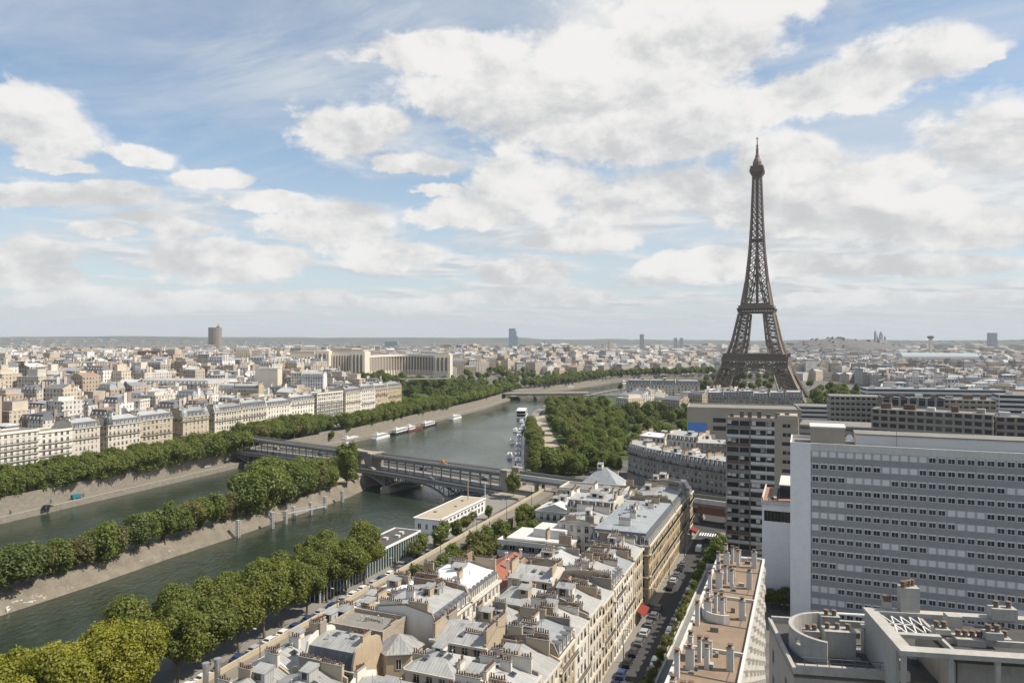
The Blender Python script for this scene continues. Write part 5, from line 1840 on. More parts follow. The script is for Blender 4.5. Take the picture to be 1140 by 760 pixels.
facing('apartment_house', 'house with dark end wall and pale zinc roof close beside the apartment tower', 'house', 775, 335, 812, 330, 12, ztop=23, win='F', wall='render_grey', roof='zinc', slopes='FB', ridge='zinc_pale', chimneys='RL', seed=98, h2=1.0)
# concrete building with a blue panel
T = facing('concrete_hall', 'large plain concrete building with a bright blue panel behind the stone houses', 'building', 765, 405, 892, 388, 30, ztop=32.5, win='', wall='beige_conc', roof='flat', chimneys='', seed=99, extras=0)
m = MB(); m.box(-.8, 0, 0, 9.5, -0.06, 5.5, 0); m.build('blue_panel', M('blue_film', (0.10, 0.25, 0.62), var=0.08), T).location = (1.2, -0.03, 20.0)
for zz in (21.5, 26.0):
 m = MB(); m.box(14, -.06, 0, 22, -.01, 2.4, 0); m.box(24.5, -.06, 0, 27.5, -.01, 1.6, 0); m.build('window', MT['glass'], T).location = (0, 0, zz)
def slab_px(name, label, cat, u0, Y0, u1, Y1, dep, vtop, vbot_floors, wallm, bandm, fl=3.0, frac=0.5, group=None, roofm='felt_grey', slots=None, plant=None):
 """modern block of long window bands"""
 A, B = at(u0, Y0), at(u1, Y1)
 d = B - A
 z0 = min(h1(A.x, A.y), h1(B.x, B.y)) - 1
 zt = zat(vtop, (Y0 + Y1) / 2)
 T = empty(name, (A.x, A.y, z0), math.atan2(d.y, d.x), label, cat, group)
 w, H = d.length, zt - z0
 n = max(2, int(H / fl))
 m = MB()
 for fc in 'FRBL':
  P, U, L = FACE[fc](w, dep)
  rows = []
  for k in range(n):
   za = H - (n - k) * fl + fl * 0.32
   if slots:
    nb = max(1, int(L / slots))
    cols = [((i + .14) * L / nb, (i + .86) * L / nb) for i in range(nb)]
   else:
    cols = [(0.4, L - 0.4)]
   rows.append((za, za + fl * frac, cols))
  facade(m, P, U, L, H, rows, 0, 0, 0.7 if slots else 0.25, back=1, z0=0)
 m.build('wall', [wallm, bandm], T)
 m = MB(); m.box(0.3, .3, H - .5, w - .3, dep - .3, H - .2, 0); m.build('roof', MT[roofm], T)
 if slots:
  for k in range(n):
   m = MB()
   za = H - (n - k) * fl
   m.box(0.2, -.5, za + .1, w - .2, -.003, za + fl * .36, 0)
   m.build('balcony', wallm, T)
 r = random.Random(int(u0))
 for i in range(plant or 0):
  h = r.uniform(1.2, 2.4)
  m = MB(); m.box(0, 0, -.2, r.uniform(2, 5), 3, h); m.build('roof_hut', MT[r.choice(['brown_panel', 'concrete', 'concrete_white'])], T).location = (w * (i + .3) / plant, dep * .4, H)
 return T
SL = slab_px
SL('banded_car_park', 'pale building of long concrete bands like a car park right of the apartment tower', 'building', 890, 352, 972, 338, 26, 474, 0, MT['beige_conc'], MT['concrete_dark'], fl=3.2, frac=.42)
SL('balcony_block', 'long dark apartment block with brown roof edge and rows of balconies behind the office block', 'apartment block', 970, 318, 1106, 290, 14, 458, 0, MT['brown_conc'] if 'brown_conc' in MT else MT['stone_grey'], MT['glass'], fl=3.0, frac=.6, slots=3.4, plant=5)
SL('balcony_block', 'dark apartment block turned away, with red brown terraces right of the long balcony block', 'apartment block', 1108, 292, 1190, 282, 14, 465, 0, MT['render_grey'], MT['glass'], fl=3.0, frac=.6, slots=3.4, plant=3)
SL('office_building', 'grey office building with a pale roof left of the blue grey slotted building', 'office', 924, 480, 982, 470, 22, 441, 0, MT['concrete'], MT['glass'], fl=3.6, frac=.45, slots=3.0)
SL('office_building', 'office building with tall dark slots below a blue grey roof behind the long balcony block', 'office', 982, 440, 1052, 428, 20, 444, 0, MT['stone_grey'], MT['glass'], fl=6.5, frac=.8, slots=4.2, roofm='zinc_blue', plant=4)
SL('office_building', 'long blue grey office building stretching behind the slotted block', 'office', 965, 560, 1120, 540, 20, 433, 0, MT['panel_light'], MT['glass'], fl=3.2, frac=.45, roofm='zinc_blue', plant=6)
SL('office_building', 'beige office building with a stepped roof behind the right hand balcony block', 'office', 1050, 430, 1110, 420, 18, 445, 0, MT['beige_conc'], MT['glass'], fl=3.1, frac=.45, slots=3.2, plant=3)
SL('office_building', 'white and grey office building at the far right behind the balcony blocks', 'office', 1112, 455, 1200, 440, 18, 440, 0, MT['panel_light'], MT['glass'], fl=3.1, frac=.5, plant=2)
SL('office_building', 'low pale office with a flat white roof right of the tower trees', 'office', 886, 560, 930, 552, 24, 452, 0, MT['concrete_white'], MT['glass'], fl=3.4, frac=.45)
# long row of old houses in front of the iron tower
g = 'old houses in front of the iron tower'
us = [788, 805, 822, 839, 857, 875, 894]
for i in range(6):
 facing('mansard_house', f'grey mansard house with chimney pots before the iron tower, {nth(i + 1)} from the left', 'house', us[i], 600 - i * 3, us[i + 1], 597 - i * 3, 14, ztop=24 + (i % 3) * .7, win='F', wall='stone_grey', roof='mansard', slopes='FB', steep='slate', ridge='zinc_pale',
           dormers='F', h1=3.6, i1=1.2, h2=0.8, chimneys='RL', seed=110 + i, group=g, bay=2.6, cmat='plaster_tan', extras=1, balcony=())
# the stone palace with a mansard behind the trees left of the tower
us = [697, 724, 752, 779]
for i in range(3):
 facing('mansion', f'ornate cream stone mansion with a grey mansard behind the trees, {["left wing", "middle", "right wing"][i]}', 'mansion', us[i], 735 - i * 6, us[i + 1], 729 - i * 6, 18, ztop=26, win='F', wall='stone_white', roof='mansard', slopes='FBRL' if i != 1 else 'FB', steep='slate',
           ridge='zinc', dormers='F', h1=4.5, i1=2, h2=0.8, chimneys='RL', seed=120 + i, group='wings of the stone mansion', bay=3.4, cmat='plaster', extras=1, ww=1.5, wh=2.4, balcony=())
# ================================================================ the far bank: the row along the embankment
def dome(T, x, y, z, r, mat_='slate', h=None, lantern=True):
 h = h or r * 1.5
 m = MB()
 prof = [(r * 1.08, 0), (r, .3)] + [(r * math.cos(a) ** 0.8, .3 + h * math.sin(a)) for a in (0.3, 0.6, 0.9, 1.15, 1.35)] + [(r * .12, .3 + h)]
 m.lathe((0, 0, 0), prof, 12, 0)
 if lantern: m.lathe((0, 0, h + .2), [(r * .2, 0), (r * .2, 1.0), (.03, 2.6)], 6, 0)
 o = m.build('dome', MT[mat_], T, smooth=False); o.location = (x, y, z)
def bank_house(lab, s0, s1, e, dep=15, t1=-360.5, name='embankment_house', **k):
 k.setdefault('win', 'RF'); k.setdefault('wall', 'stone_white'); k.setdefault('roof', 'mansard'); k.setdefault('slopes', 'LR'); k.setdefault('dormers', 'R'); k.setdefault('h1', 3.0)
 k.setdefault('chimneys', 'FB'); k.setdefault('bay', 2.3 + (k.get('seed', 0) % 4) * .3); k.setdefault('ww', 1.0 + (k.get('seed', 0) % 3) * .2); k.setdefault('cmat', 'plaster'); k.setdefault('balcony', ((2, 5), (5,), (2, 4), (3, 6))[k.get('seed', 0) % 4]); k.setdefault('extras', 2)
 return st_house(name, lab, 'house', s0, s1, t1 - dep, t1, e, group='houses along the far embankment', z=0.9, **k)
bank_house('white modern apartment house with stepped balconies, nearest of the far embankment row', 196, 222, 24.7, roof='flat', wall='plaster', seed=201, kinds=('blind', 'plain'), chimneys='', balcony=(1, 2, 3, 4, 5, 6), extras=4)
bank_house('white modern corner house with deep balconies and a green roof terrace on the far embankment', 222, 246, 24.2, roof='flat', wall='plaster', seed=202, kinds=('blind', 'plain'), chimneys='', balcony=(1, 2, 3, 4, 5, 6), extras=4)
bank_house('white modern flat roofed house right of the embankment corner house with green terrace', 246, 264, 22.7, roof='flat', wall='plaster', seed=203, kinds=('blind', 'plain'), chimneys='', balcony=(1, 2, 3, 4, 5), extras=3)
bank_house('narrow cream stone house with a grey mansard beside the gap in the embankment row', 264, 280, 22.7, seed=204, ridge='zinc_pale')
T = bank_house('cream stone corner house with a round slate turret beyond the gap in the embankment row', 285, 306, 22.2, seed=205, ridge='zinc_pale'); dome(T, 13.2, 1.6, 22.2, 2.4, h=5)
bank_house('long cream stone house with two gables behind the embankment trees', 306, 329, 22.7, seed=206, ridge='zinc_pale', wall='stone')
T = bank_house('ornate stone house with twin grey domes behind the embankment trees', 337, 358, 21.7, seed=207, wall='stone', h1=3.4); dome(T, 13, 2, 22.2, 2.6, 'zinc_blue'); dome(T, 13, 19, 22.2, 2.6, 'zinc_blue')
T = bank_house('stone corner house with a tall grey dome by the bridge end', 363, 388, 22.2, seed=208); dome(T, 12.6, 2.6, 22.2, 3.0, 'zinc_blue', h=5)
bank_house('white stone house with a long mansard, second from the domed corner', 388, 412, 22.6, seed=209, ridge='zinc', h1=3.8)
bank_house('white stone house with a long mansard, third from the domed corner', 412, 438, 22.2, seed=210, ridge='zinc_pale', wall='plaster')
bank_house('white stone house with a pale roof, fourth from the domed corner', 438, 466, 23.7, seed=211, ridge='zinc_pale', wall='plaster')
bank_house('tall white house with balconies above the embankment road', 470, 504, 27.2, seed=212, wall='plaster', roof='flat', chimneys='', balcony=(2, 3, 4, 5, 6))
bank_house('stone house with dark mansard facing the upstream quay, nearest of its block', 513, 536, 25.2, seed=213, t1=-364)
bank_house('cream house with mansard facing the upstream quay, second of its block', 536, 558, 26.2, seed=214, t1=-364, wall='plaster')
bank_house('yellow stone house with slate dormers facing the upstream quay, third of its block', 558, 580, 25.7, seed=215, t1=-364, wall='stone_warm')
bank_house('yellow stone end house with tall slate dormers before the palace gardens', 580, 604, 25.7, seed=216, t1=-364, wall='stone_warm')
# ================================================================ the city behind
WALLS = [(0.57, 0.49, 0.39), (0.65, 0.62, 0.56), (0.51, 0.44, 0.34), (0.44, 0.36, 0.28), (0.48, 0.45, 0.39), (0.61, 0.56, 0.48), (0.55, 0.48, 0.38), (0.68, 0.65, 0.61), (0.46, 0.39, 0.32), (0.38, 0.32, 0.26)]
ROOFS = [(.33, .34, .35), (.44, .445, .44), (.13, .135, .15), (.30, .31, .33), (.23, .24, .26), (.28, .19, .14), (.50, .50, .49), (.17, .17, .175)]
CITYW = attr_material('city_wall', windows=(2.7, 3.1), var=0.14)
CITYW_FAR = attr_material('far_city_wall', windows=(5.5, 4.2, 0.5, 0.5), var=0.14)
CITYR = attr_material('city_roof', rough=0.6, var=0.2)
def city_shape(r, w, d, h, style):
 """returns lists (vertices, faces, material, tint) for wall, roof, chimneys; local frame centred"""
 wc = r.choice(WALLS); k = r.uniform(.88, 1.1); wc = tuple(min(.8, c * k) for c in wc)
 rc = r.choice(ROOFS); k = r.uniform(.85, 1.15); rc = tuple(c * k for c in rc)
 x, y = w / 2, d / 2
 wall, roof, chs = MB(), MB(), []
 wall.box(-x, -y, -4, x, y, h, 0, bottom=False)
 wt = [wc] * len(wall.f)
 rt = []
 if style == 0:                                   # mansard
  h1, i1 = r.uniform(2.6, 4.2), r.uniform(.9, 1.6)
  st = r.choice([(.12, .13, .15), (.16, .17, .19), (.3, .32, .34)])
  A = [(-x, -y), (x, -y), (x, y), (-x, y)]
  rr = [[(a, b, h) for a, b in A], [(a - math.copysign(i1, a), b - math.copysign(i1, b), h + h1) for a, b in A]]
  roof.loft(rr, 0, cap=False)
  rt += [st] * 4
  i2 = min(x, y) - .2
  rr = [rr[1], [(math.copysign(max(abs(a) - i2, .05), a), math.copysign(max(abs(b) - i2, .05), b), h + h1 + 1.2) for a, b in A]]
  roof.loft(rr, 0); rt += [rc] * 5
  top = h + h1 + .8
  n = int(w / 3.2)                             # pale dormers on the slopes
  for i in range(n):
   xx = -x + w * (i + .5) / n
   if abs(xx) > x - 1.6: continue
   for sg in (-1, 1):
    roof.box(xx - .6, sg * (y - .75) - .6, h + .3, xx + .6, sg * (y - .75) + .6, h + 2.3, 0, bottom=False); rt += [wc] * 4 + [rc]
 elif style == 1:                                 # two slopes
  rh = r.uniform(1.8, 3.6)
  if w > d:
   roof.add([(-x, -y, h), (x, -y, h), (x, 0, h + rh), (-x, 0, h + rh), (x, y, h), (-x, y, h)], ((0, 1, 2, 3), (3, 2, 4, 5), (1, 4, 2), (5, 0, 3)), 0)
  else:
   roof.add([(x, -y, h), (x, y, h), (0, y, h + rh), (0, -y, h + rh), (-x, y, h), (-x, -y, h)], ((0, 1, 2, 3), (3, 2, 4, 5), (1, 4, 2), (5, 0, 3)), 0)
  rt += [rc, rc, wc, wc]
  top = h + rh * .6
 else:                                            # flat with a rooftop storey
  roof.box(-x - .1, -y - .1, h, x + .1, y + .1, h + .6, 0, bottom=False); rt += [tuple(c * .95 for c in wc)] * 4 + [r.choice([(.3, .29, .27), (.42, .41, .39), (.5, .49, .47)])]
  hx, hy = x * r.uniform(.3, .75), y * r.uniform(.3, .75)
  ox, oy = r.uniform(-.2, .2) * x, r.uniform(-.2, .2) * y
  roof.box(ox - hx, oy - hy, h + .6, ox + hx, oy + hy, h + .6 + r.choice([2.6, 3.0, 5.6]), 0, bottom=False); rt += [wc] * 4 + [rc]
  top = h + 1
 if style < 2:
  for sg in (-1, 1):
   for j in range(r.choice([1, 2, 2])):
    if w > d or style == 0:
     c = MB(); yy = r.uniform(-.6, .6) * y; L = r.uniform(.8, 1.8)
     c.box(sg * (x - .35) - .35, yy - L, h, sg * (x - .35) + .35, yy + L, top + r.uniform(1.2, 2.6), 0, bottom=False)
     z = c.v[4][2]
     c.box(sg * (x - .35) - .2, yy - L + .2, z, sg * (x - .35) + .2, yy + L - .2, z + .5, 0, bottom=False)
    else:
     c = MB(); xx = r.uniform(-.6, .6) * x; L = r.uniform(.8, 1.8)
     c.box(xx - L, sg * (y - .35) - .35, h, xx + L, sg * (y - .35) + .35, top + r.uniform(1.2, 2.6), 0, bottom=False)
     z = c.v[4][2]
     c.box(xx - L + .2, sg * (y - .35) - .2, z, xx + L - .2, sg * (y - .35) + .2, z + .5, 0, bottom=False)
    cc = r.choice([(.34, .27, .22), (.45, .39, .32), (.58, .54, .48), (.62, .6, .56), (.32, .25, .20)])
    chs.append((c, [cc] * 5 + [(.22, .15, .11)] * 5))
 return wall, wt, roof, rt, chs, wc, rc
def colour_word(c):
 r_, g_, b_ = c
 if min(c) > .56: return 'white'
 if r_ > .55: return 'cream'
 if r_ - b_ > .17: return 'sandy'
 if r_ < .42: return 'brown'
 return 'grey beige'
def roof_word(c):
 if c[0] - c[2] > .1: return 'red brown'
 if c[0] > .45: return 'pale zinc'
 if c[0] > .25: return 'grey zinc'
 return 'dark slate'
# ground kept free of the procedural city: circles (x, y, r) and the quays
KEEP = []
def keep(x, y, r): KEEP.append((x, y, r))
def px_poly(pts):
 return [at(u, Y) for u, Y in pts]
GARDEN_L = px_poly([(430, 690), (452, 690), (505, 760), (552, 905), (566, 985), (548, 1120), (500, 1060), (440, 1020), (372, 1000), (372, 930), (420, 820)])     # gardens below the palace
PALACE = px_poly([(305, 980), (360, 960), (420, 990), (520, 1040), (520, 1190), (300, 1190)])
PARK_R = px_poly([(560, 330), (694, 400), (700, 690), (690, 735), (800, 700), (800, 760), (905, 600), (985, 640), (985, 1010), (930, 1300), (690, 1250), (560, 1000)])
NEAR_R = px_poly([(500, 20), (1500, 20), (1300, 480), (1140, 600), (880, 640), (560, 640)])
HOUSE_ROWS = []
def free_mask(xs, ys):
 ok = ~inside(xs, ys, RIVER)
 ok &= seg_dist(xs, ys, E1) > 26
 far = inside(xs, ys, FARBANK)
 s, t = xs * DX + ys * DY, xs * DY - ys * DX
 d3 = seg_dist(xs, ys, E3)
 ok &= np.where(far, d3 > np.where(ys < 640, 66, 40), True)
 for p in (GARDEN_L, PALACE, PARK_R, NEAR_R):
  ok &= ~inside(xs, ys, p)
 ok &= ~((t > -345) & (s < 320))
 for (x, y, r) in KEEP:
  ok &= np.hypot(xs - x, ys - y) > r
 return ok
# ---------------------------------------------------------------- landmark buildings
def landmark_base(u, Y, z=None):
 p = at(u, Y)
 p.z = h1(p.x, p.y) - 1 if z is None else z
 return p
LM_STONE = MT['stone_white']
def palace():
 """long curved colonnade between square pavilions on the hill"""
 base = 27.0
 T = empty('colonnaded_palace', at(430, 1040, base), 0, 'long pale stone palace with a curved colonnade between square pavilions on the hill', 'palace')
 O = T.location
 st = M('palace_stone', (0.66, 0.60, 0.51), var=0.1, scale=0.05)
 dk = M('palace_attic', (0.42, 0.375, 0.31), var=0.12, scale=0.05)
 def block(name, u0, u1, Y, dep, v_top, pil=None, attic=None, mat_=st):
  A, B = at(u0, Y) - O, at(u1, Y) - O
  z1 = zat(v_top, Y) - base - (attic or 0)
  m = MB()
  m.box(A.x, A.y, -10, B.x, A.y + dep, z1, 0)
  if attic:
   m.box(A.x + 2, A.y + 2, z1, B.x - 2, A.y + dep - 2, z1 + attic, 1)
  m.build(name, [mat_, dk], T)
  if pil:
   for i in range(pil):
    x = A.x + (B.x - A.x) * (i + .5) / pil
    mm = MB(); mm.box(x - .8, A.y - 1.2, -2, x + .8, A.y - .003, z1 - 3.5, 0); mm.build('pillar', st, T)
   mm = MB(); mm.box(A.x + 1, A.y - .06, 0, B.x - 1, A.y - .003, z1 - 4, 0); mm.build('window_wall', MT['render_grey'], T)
 block('wing', 322, 351, 1005, 50, 391, 8, 4)
 block('pavilion', 351, 366, 985, 40, 390.5, 3)
 block('pavilion', 366, 393, 1000, 60, 387.5, 9, 6)
 block('tower_pavilion', 390, 406, 985, 40, 389, 4, 3)
 m = MB(); m.beam((at(399, 1000) - O).to_tuple(), tuple(at(399, 1000) - O + Vector((0, 0, 42))), .9); m.build('flagpole', MT['lead'], T)
 # curved colonnade
 n = 24
 pts = []
 for i in range(n + 1):
  k = i / n
  u = 406 + 77 * k
  Y = 1000 + 75 * math.sin(math.pi * k * .9) + 40 * k
  pts.append(at(u, Y) - O)
 z1 = zat(395, 1040) - base
 m = MB()
 for a, b in zip(pts[:-1], pts[1:]):
  m.quad((a.x, a.y + 3, -8), (b.x, b.y + 3, -8), (b.x, b.y + 3, z1), (a.x, a.y + 3, z1), 0)
  m.quad((a.x, a.y, z1), (b.x, b.y, z1), (b.x, b.y + 24, z1), (a.x, a.y + 24, z1), 1)
  m.quad((a.x, a.y, z1 - 3.2), (b.x, b.y, z1 - 3.2), (b.x, b.y, z1), (a.x, a.y, z1), 0)
  m.quad((a.x, a.y + 2.9, 0), (b.x, b.y + 2.9, 0), (b.x, b.y + 2.9, z1 - 4), (a.x, a.y + 2.9, z1 - 4), 2)
 m.build('curved_wing', [st, dk, MT['render_grey']], T)
 for p in pts:
  mm = MB(); mm.box(p.x - .75, p.y - .1, -8, p.x + .75, p.y + 1.2, z1 - 3.2, 0); mm.build('pillar', st, T)
 block('end_pavilion', 483, 501, 1045, 45, 392.5, 4, 3)
palace()
def simple_tower(name, label, cat, u, Y, w, dep, vtop, mat_, rz=0.0, parts=(), oval=False):
 p = landmark_base(u, Y, -2)
 T = empty(name, p, rz, label, cat)
 h = zat(vtop, Y) + 2
 m = MB()
 if oval:
  m.prism([(w / 2 * math.cos(2 * math.pi * i / 16), dep / 2 * math.sin(2 * math.pi * i / 16)) for i in range(16)], 0, h)
 else:
  m.box(-w / 2, -dep / 2, 0, w / 2, dep / 2, h)
 m.build('body', mat_, T)
 for (nm, x0, y0, z0, x1, y1, z1, mm) in parts:
  m = MB(); m.box(x0, y0, z0, x1, y1, z1); m.build(nm, mm, T)
 keep(p.x, p.y, max(w, dep) * .8)
 return T, h
def banded(name, c, bay=4, st=3.4):
 m, t, b = material(name)
 n = t.new('ShaderNodeRGB'); n.outputs[0].default_value = (*c, 1)
 t.l.new(window_rows(t, n.outputs[0], bay, st, .55, .5), b.inputs['Base Color'])
 b.inputs['Roughness'].default_value = .5
 return m
B_BROWN = banded('tower_brown_bands', (.30, .26, .22)); B_GLASS = banded('tower_glass_bands', (.32, .42, .48)); B_GREY = banded('tower_grey_bands', (.30, .31, .33)); B_WHITE = banded('tower_white_bands', (.66, .65, .62))
T, h = simple_tower('hotel_tower', 'tall brown oval hotel tower standing alone above the roofs', 'tower', 239.5, 2650, 50, 30, 364.5, B_BROWN, oval=True)
m = MB(); m.box(6, -3, h, 16, 3, h + 5); m.beam((11, 0, h), (11, 0, h + 16), 1.2); m.build('mast', MT['concrete_dark'], T)
T, h = simple_tower('glass_courthouse', 'stepped glass high rise on the skyline above the river bend', 'tower', 571.5, 4100, 52, 40, 374, B_GLASS)
m = MB(); m.box(-26, -18, h, 18, 18, h + 26); m.build('upper_block', B_GLASS, T); m = MB(); m.box(-26, -16, h + 26, 12, 16, h + 44); m.build('top_block', B_GLASS, T)
simple_tower('high_rise', 'dark slim high rise on the skyline left of the iron tower', 'tower', 714.5, 4300, 22, 18, 372, B_GREY)
simple_tower('high_rise', 'small grey block, the left one of two on the skyline close to the iron tower', 'tower', 752, 4600, 18, 18, 376, B_GREY)
simple_tower('high_rise', 'small grey block, the right one of two on the skyline close to the iron tower', 'tower', 758.5, 4600, 18, 18, 376, B_GREY)
simple_tower('high_rise', 'square grey high rise on the skyline far right of the hill church', 'tower', 1104.5, 4400, 44, 30, 370.5, B_GREY)
T, h = simple_tower('white_shaft', 'slim white tower with a wider dark head right of the church hill', 'tower', 1036, 2600, 9, 9, 377, MT['concrete_white'])
m = MB(); m.lathe((0, 0, 0), [(6, h), (11, h + 3), (11, h + 9), (5, h + 11)], 10); m.build('head', MT['concrete_dark'], T)
T, h = simple_tower('glass_hall', 'low blue glass block above the roofs behind the palace', 'building', 436, 2300, 42, 20, 380, B_GLASS)
simple_tower('triumphal_arch', 'square stone arch monument above the roofs behind the end pavilion of the palace', 'monument', 498, 1900, 22, 16, 383, MT['stone'], parts=(('attic', -11.5, -8.5, 62, 11.5, 8.5, 64, MT['stone']),))
def spire(u, Y, vtop, w, lab, mat_='stone_grey'):
 p = landmark_base(u, Y, 0)
 T = empty('church', p, 0, lab, 'church')
 h = zat(vtop, Y)
 m = MB(); m.box(-w, -w, 0, w, w, h * .62); m.build('tower', MT[mat_], T)
 m = MB(); m.loft([[(sx * w * k, sy * w * k, z) for sx, sy in ((-1, -1), (1, -1), (1, 1), (-1, 1))] for k, z in ((1.0, h * .62), (.45, h * .72), (.04, h))], 0); m.build('spire', MT['lead'] if mat_ == 'lead' else MT[mat_], T)
 m = MB(); m.box(w, -w * 1.3, 0, w + 30, w * 1.3, h * .4); m.build('nave', MT['stone'], T)
 keep(p.x, p.y, 24)
spire(677.5, 2000, 379, 5, 'pointed church tower above the roofs right of the river bend')
spire(734.5, 2300, 381, 3.5, 'slim church spire above the roofs left of the iron tower', 'stone_grey')
spire(606, 3600, 378, 4, 'thin distant spire on the skyline above the river')
# the exhibition hall with a glass vault
p = landmark_base(1043, 1900, 0)
T = empty('glass_vaulted_hall', p, R(-10), 'large exhibition hall with a long pale glass vault and white end wall', 'hall')
m = MB(); m.box(-95, -25, 0, 95, 25, 26); m.build('wall', MT['stone_white'], T)
m = MB(); m.loft([[(x, 24 * math.cos(a), 26 + 14 * math.sin(a)) for a in [math.pi * i / 10 for i in range(11)]] for x in (-92, 92)], 0, cap=False, closed=False)
m.poly([(-92, 24 * math.cos(math.pi * i / 10), 26 + 14 * math.sin(math.pi * i / 10)) for i in range(11)]); m.poly([(92, 24 * math.cos(math.pi * i / 10), 26 + 14 * math.sin(math.pi * i / 10)) for i in range(11)][::-1])
m.build('vault', M('glass_vault', (.36, .40, .41), rough=.35), T)
keep(p.x, p.y, 100)
# church on the hill
p = landmark_base(981, 3480); p.z = h1(p.x, p.y) - 3
T = empty('domed_basilica', p, R(20), 'domed white basilica with a bell tower on top of the distant hill', 'church')
wm_ = M('basilica_stone', (.36, .36, .36), var=.05)
m = MB(); m.box(-26, -16, 0, 26, 16, 22); m.build('nave', wm_, T)
def bdome(x, y, r, z0, z1, nm):
 m = MB(); m.lathe((x, y, 0), [(r, z0), (r, z0 + (z1 - z0) * .45), (r * .93, z0 + (z1 - z0) * .6), (r * .62, z0 + (z1 - z0) * .8), (r * .2, z0 + (z1 - z0) * .92), (.05, z1)], 10); m.build(nm, wm_, T)
bdome(0, 0, 9.5, 20, 66, 'dome')
for x, y in ((-15, -9), (15, -9), (-15, 9), (15, 9)): bdome(x, y, 5, 18, 43, 'small_dome')
m = MB(); m.box(-40, -5, 0, -31, 5, 50); m.loft([[(-35.5 + sx * k, sy * k, z) for sx, sy in ((-1, -1), (1, -1), (1, 1), (-1, 1))] for k, z in ((5, 50), (4, 58), (.1, 70))], 0); m.build('bell_tower', wm_, T)
keep(p.x, p.y, 45)
# hand-set blocks on the far hill
def hill_block(name, lab, cat, u0, u1, Y, dep, vtop, **k):
 p = at(u0, Y)
 z = h1(p.x, p.y) - 2
 q = at(u1, Y)
 keep((p.x + q.x) / 2, Y + dep / 2, max(q.x - p.x, dep) * .62)
 k.setdefault('extras', 2); k.setdefault('balcony', ()); k.setdefault('party', False)
 return facing(name, lab, cat, u0, Y, u1, Y + k.pop('dy', 0), dep, vtop=vtop, z=z, **k)
T = hill_block('grand_mansion', 'large cream palace block with a long zinc roof and a dark corner dome', 'mansion', 143, 232, 640, 40, 427, win='FR', wall='stone_white', roof='mansard', slopes='FRBL', steep='zinc', ridge='zinc_pale', dormers='F', chimneys='', h1=3, i1=2, h2=1, seed=301,
               bay=4.0, ww=1.6, wh=2.6, dy=-8)
dome(T, 4, 4, 24, 4.6, 'lead', h=6.5)
hill_block('yellow_decorated_house', 'stone house with yellow awnings and a zinc roof left of the domed palace block', 'house', 99, 139, 610, 16, 431, win='F', wall='stone_warm', roof='mansard', slopes='FB', steep='zinc', ridge='zinc_pale', dormers='F', chimneys='R', seed=302, bay=3)
hill_block('blank_walled_house', 'house showing a big blank brown side wall left of the yellow house', 'house', 69, 97, 600, 18, 428, win='', wall='brown_panel', roof='flat', chimneys='R', seed=303)
hill_block('stepped_flats', 'white stepped flats with square windows and a planted terrace before the palace block', 'flats', 112, 156, 520, 14, 446, win='FR', wall='plaster', roof='flat', chimneys='', seed=304, bay=3.4, kinds=('plain',))
hill_block('orange_house', 'stone house with orange blinds among the roofs above the embankment', 'house', 260, 288, 600, 12, 433, win='F', wall='stone_warm', roof='mansard', slopes='FB', chimneys='RL', seed=305, kinds=('blind', 'plain'))
hill_block('blank_walled_house', 'house with a large blank sunlit beige wall in the middle of the hill roofs', 'house', 284, 309, 690, 14, 411, win='', wall='stone_white', roof='flat', chimneys='L', seed=306)
hill_block('narrow_tower_flats', 'slim cream block of flats standing above its neighbours right of the beige wall', 'flats', 324, 336, 700, 14, 415, win='F', wall='plaster', roof='flat', chimneys='', seed=307)
hill_block('blue_grey_house', 'grey blue mansard house with white windows right of the slim cream flats', 'house', 336, 360, 690, 14, 419, win='F', wall='panel_light', roof='mansard', slopes='FB', steep='zinc_blue', chimneys='R', seed=308, dormers='F')
for i, (u0, u1, v, Y) in enumerate(((-8, 12, 393, 930), (13, 36, 396, 905), (37, 55, 393, 940), (56, 78, 395, 915))):
 hill_block('concrete_flats', f'white concrete flats with long window bands on the far left skyline, {nth(i + 1)} from the edge', 'flats', u0, u1, Y, 18, v, win='F', wall='plaster', roof='flat', chimneys='', seed=310 + i, bay=3.2, ww=2.2, wh=1.5, kinds=('plain',), group='white flats on the left skyline')
hill_block('brick_block', 'long red brown brick block of flats on the skyline of the hill', 'flats', 153, 196, 1000, 16, 391, win='F', wall='brick', roof='flat', chimneys='', seed=315, bay=4, kinds=('plain',))
hill_block('concrete_flats', 'blue sided flats between white blocks on the left skyline', 'flats', 80, 97, 900, 16, 392, win='F', wall='panel_light', roof='flat', chimneys='', seed=316, bay=3.2, kinds=('plain',))
# vaulted white roof hall
p = landmark_base(228, 830)
T = empty('vaulted_hall', p, 0, 'white hall with a row of rounded roof vaults among the hill roofs', 'hall'); keep(p.x, p.y, 30)
m = MB(); m.box(-22, -10, 0, 22, 10, 15); m.build('wall', MT['plaster'], T)
for i in range(6):
 m = MB(); x0 = -22 + i * 7.3
 m.loft([[(x0 + 3.6 + 3.5 * math.cos(a), y, 15 + 3.6 * math.sin(a)) for a in [math.pi * j / 8 for j in range(9)]] for y in (-10, 10)], 0, cap=False, closed=False)
 m.poly([(x0 + 3.6 + 3.5 * math.cos(math.pi * j / 8), -10, 15 + 3.6 * math.sin(math.pi * j / 8)) for j in range(9)])
 m.build('vault', MT['plaster'], T)
for u, v, Y in ((20, 400, 700), (134, 421, 700)):
 pass
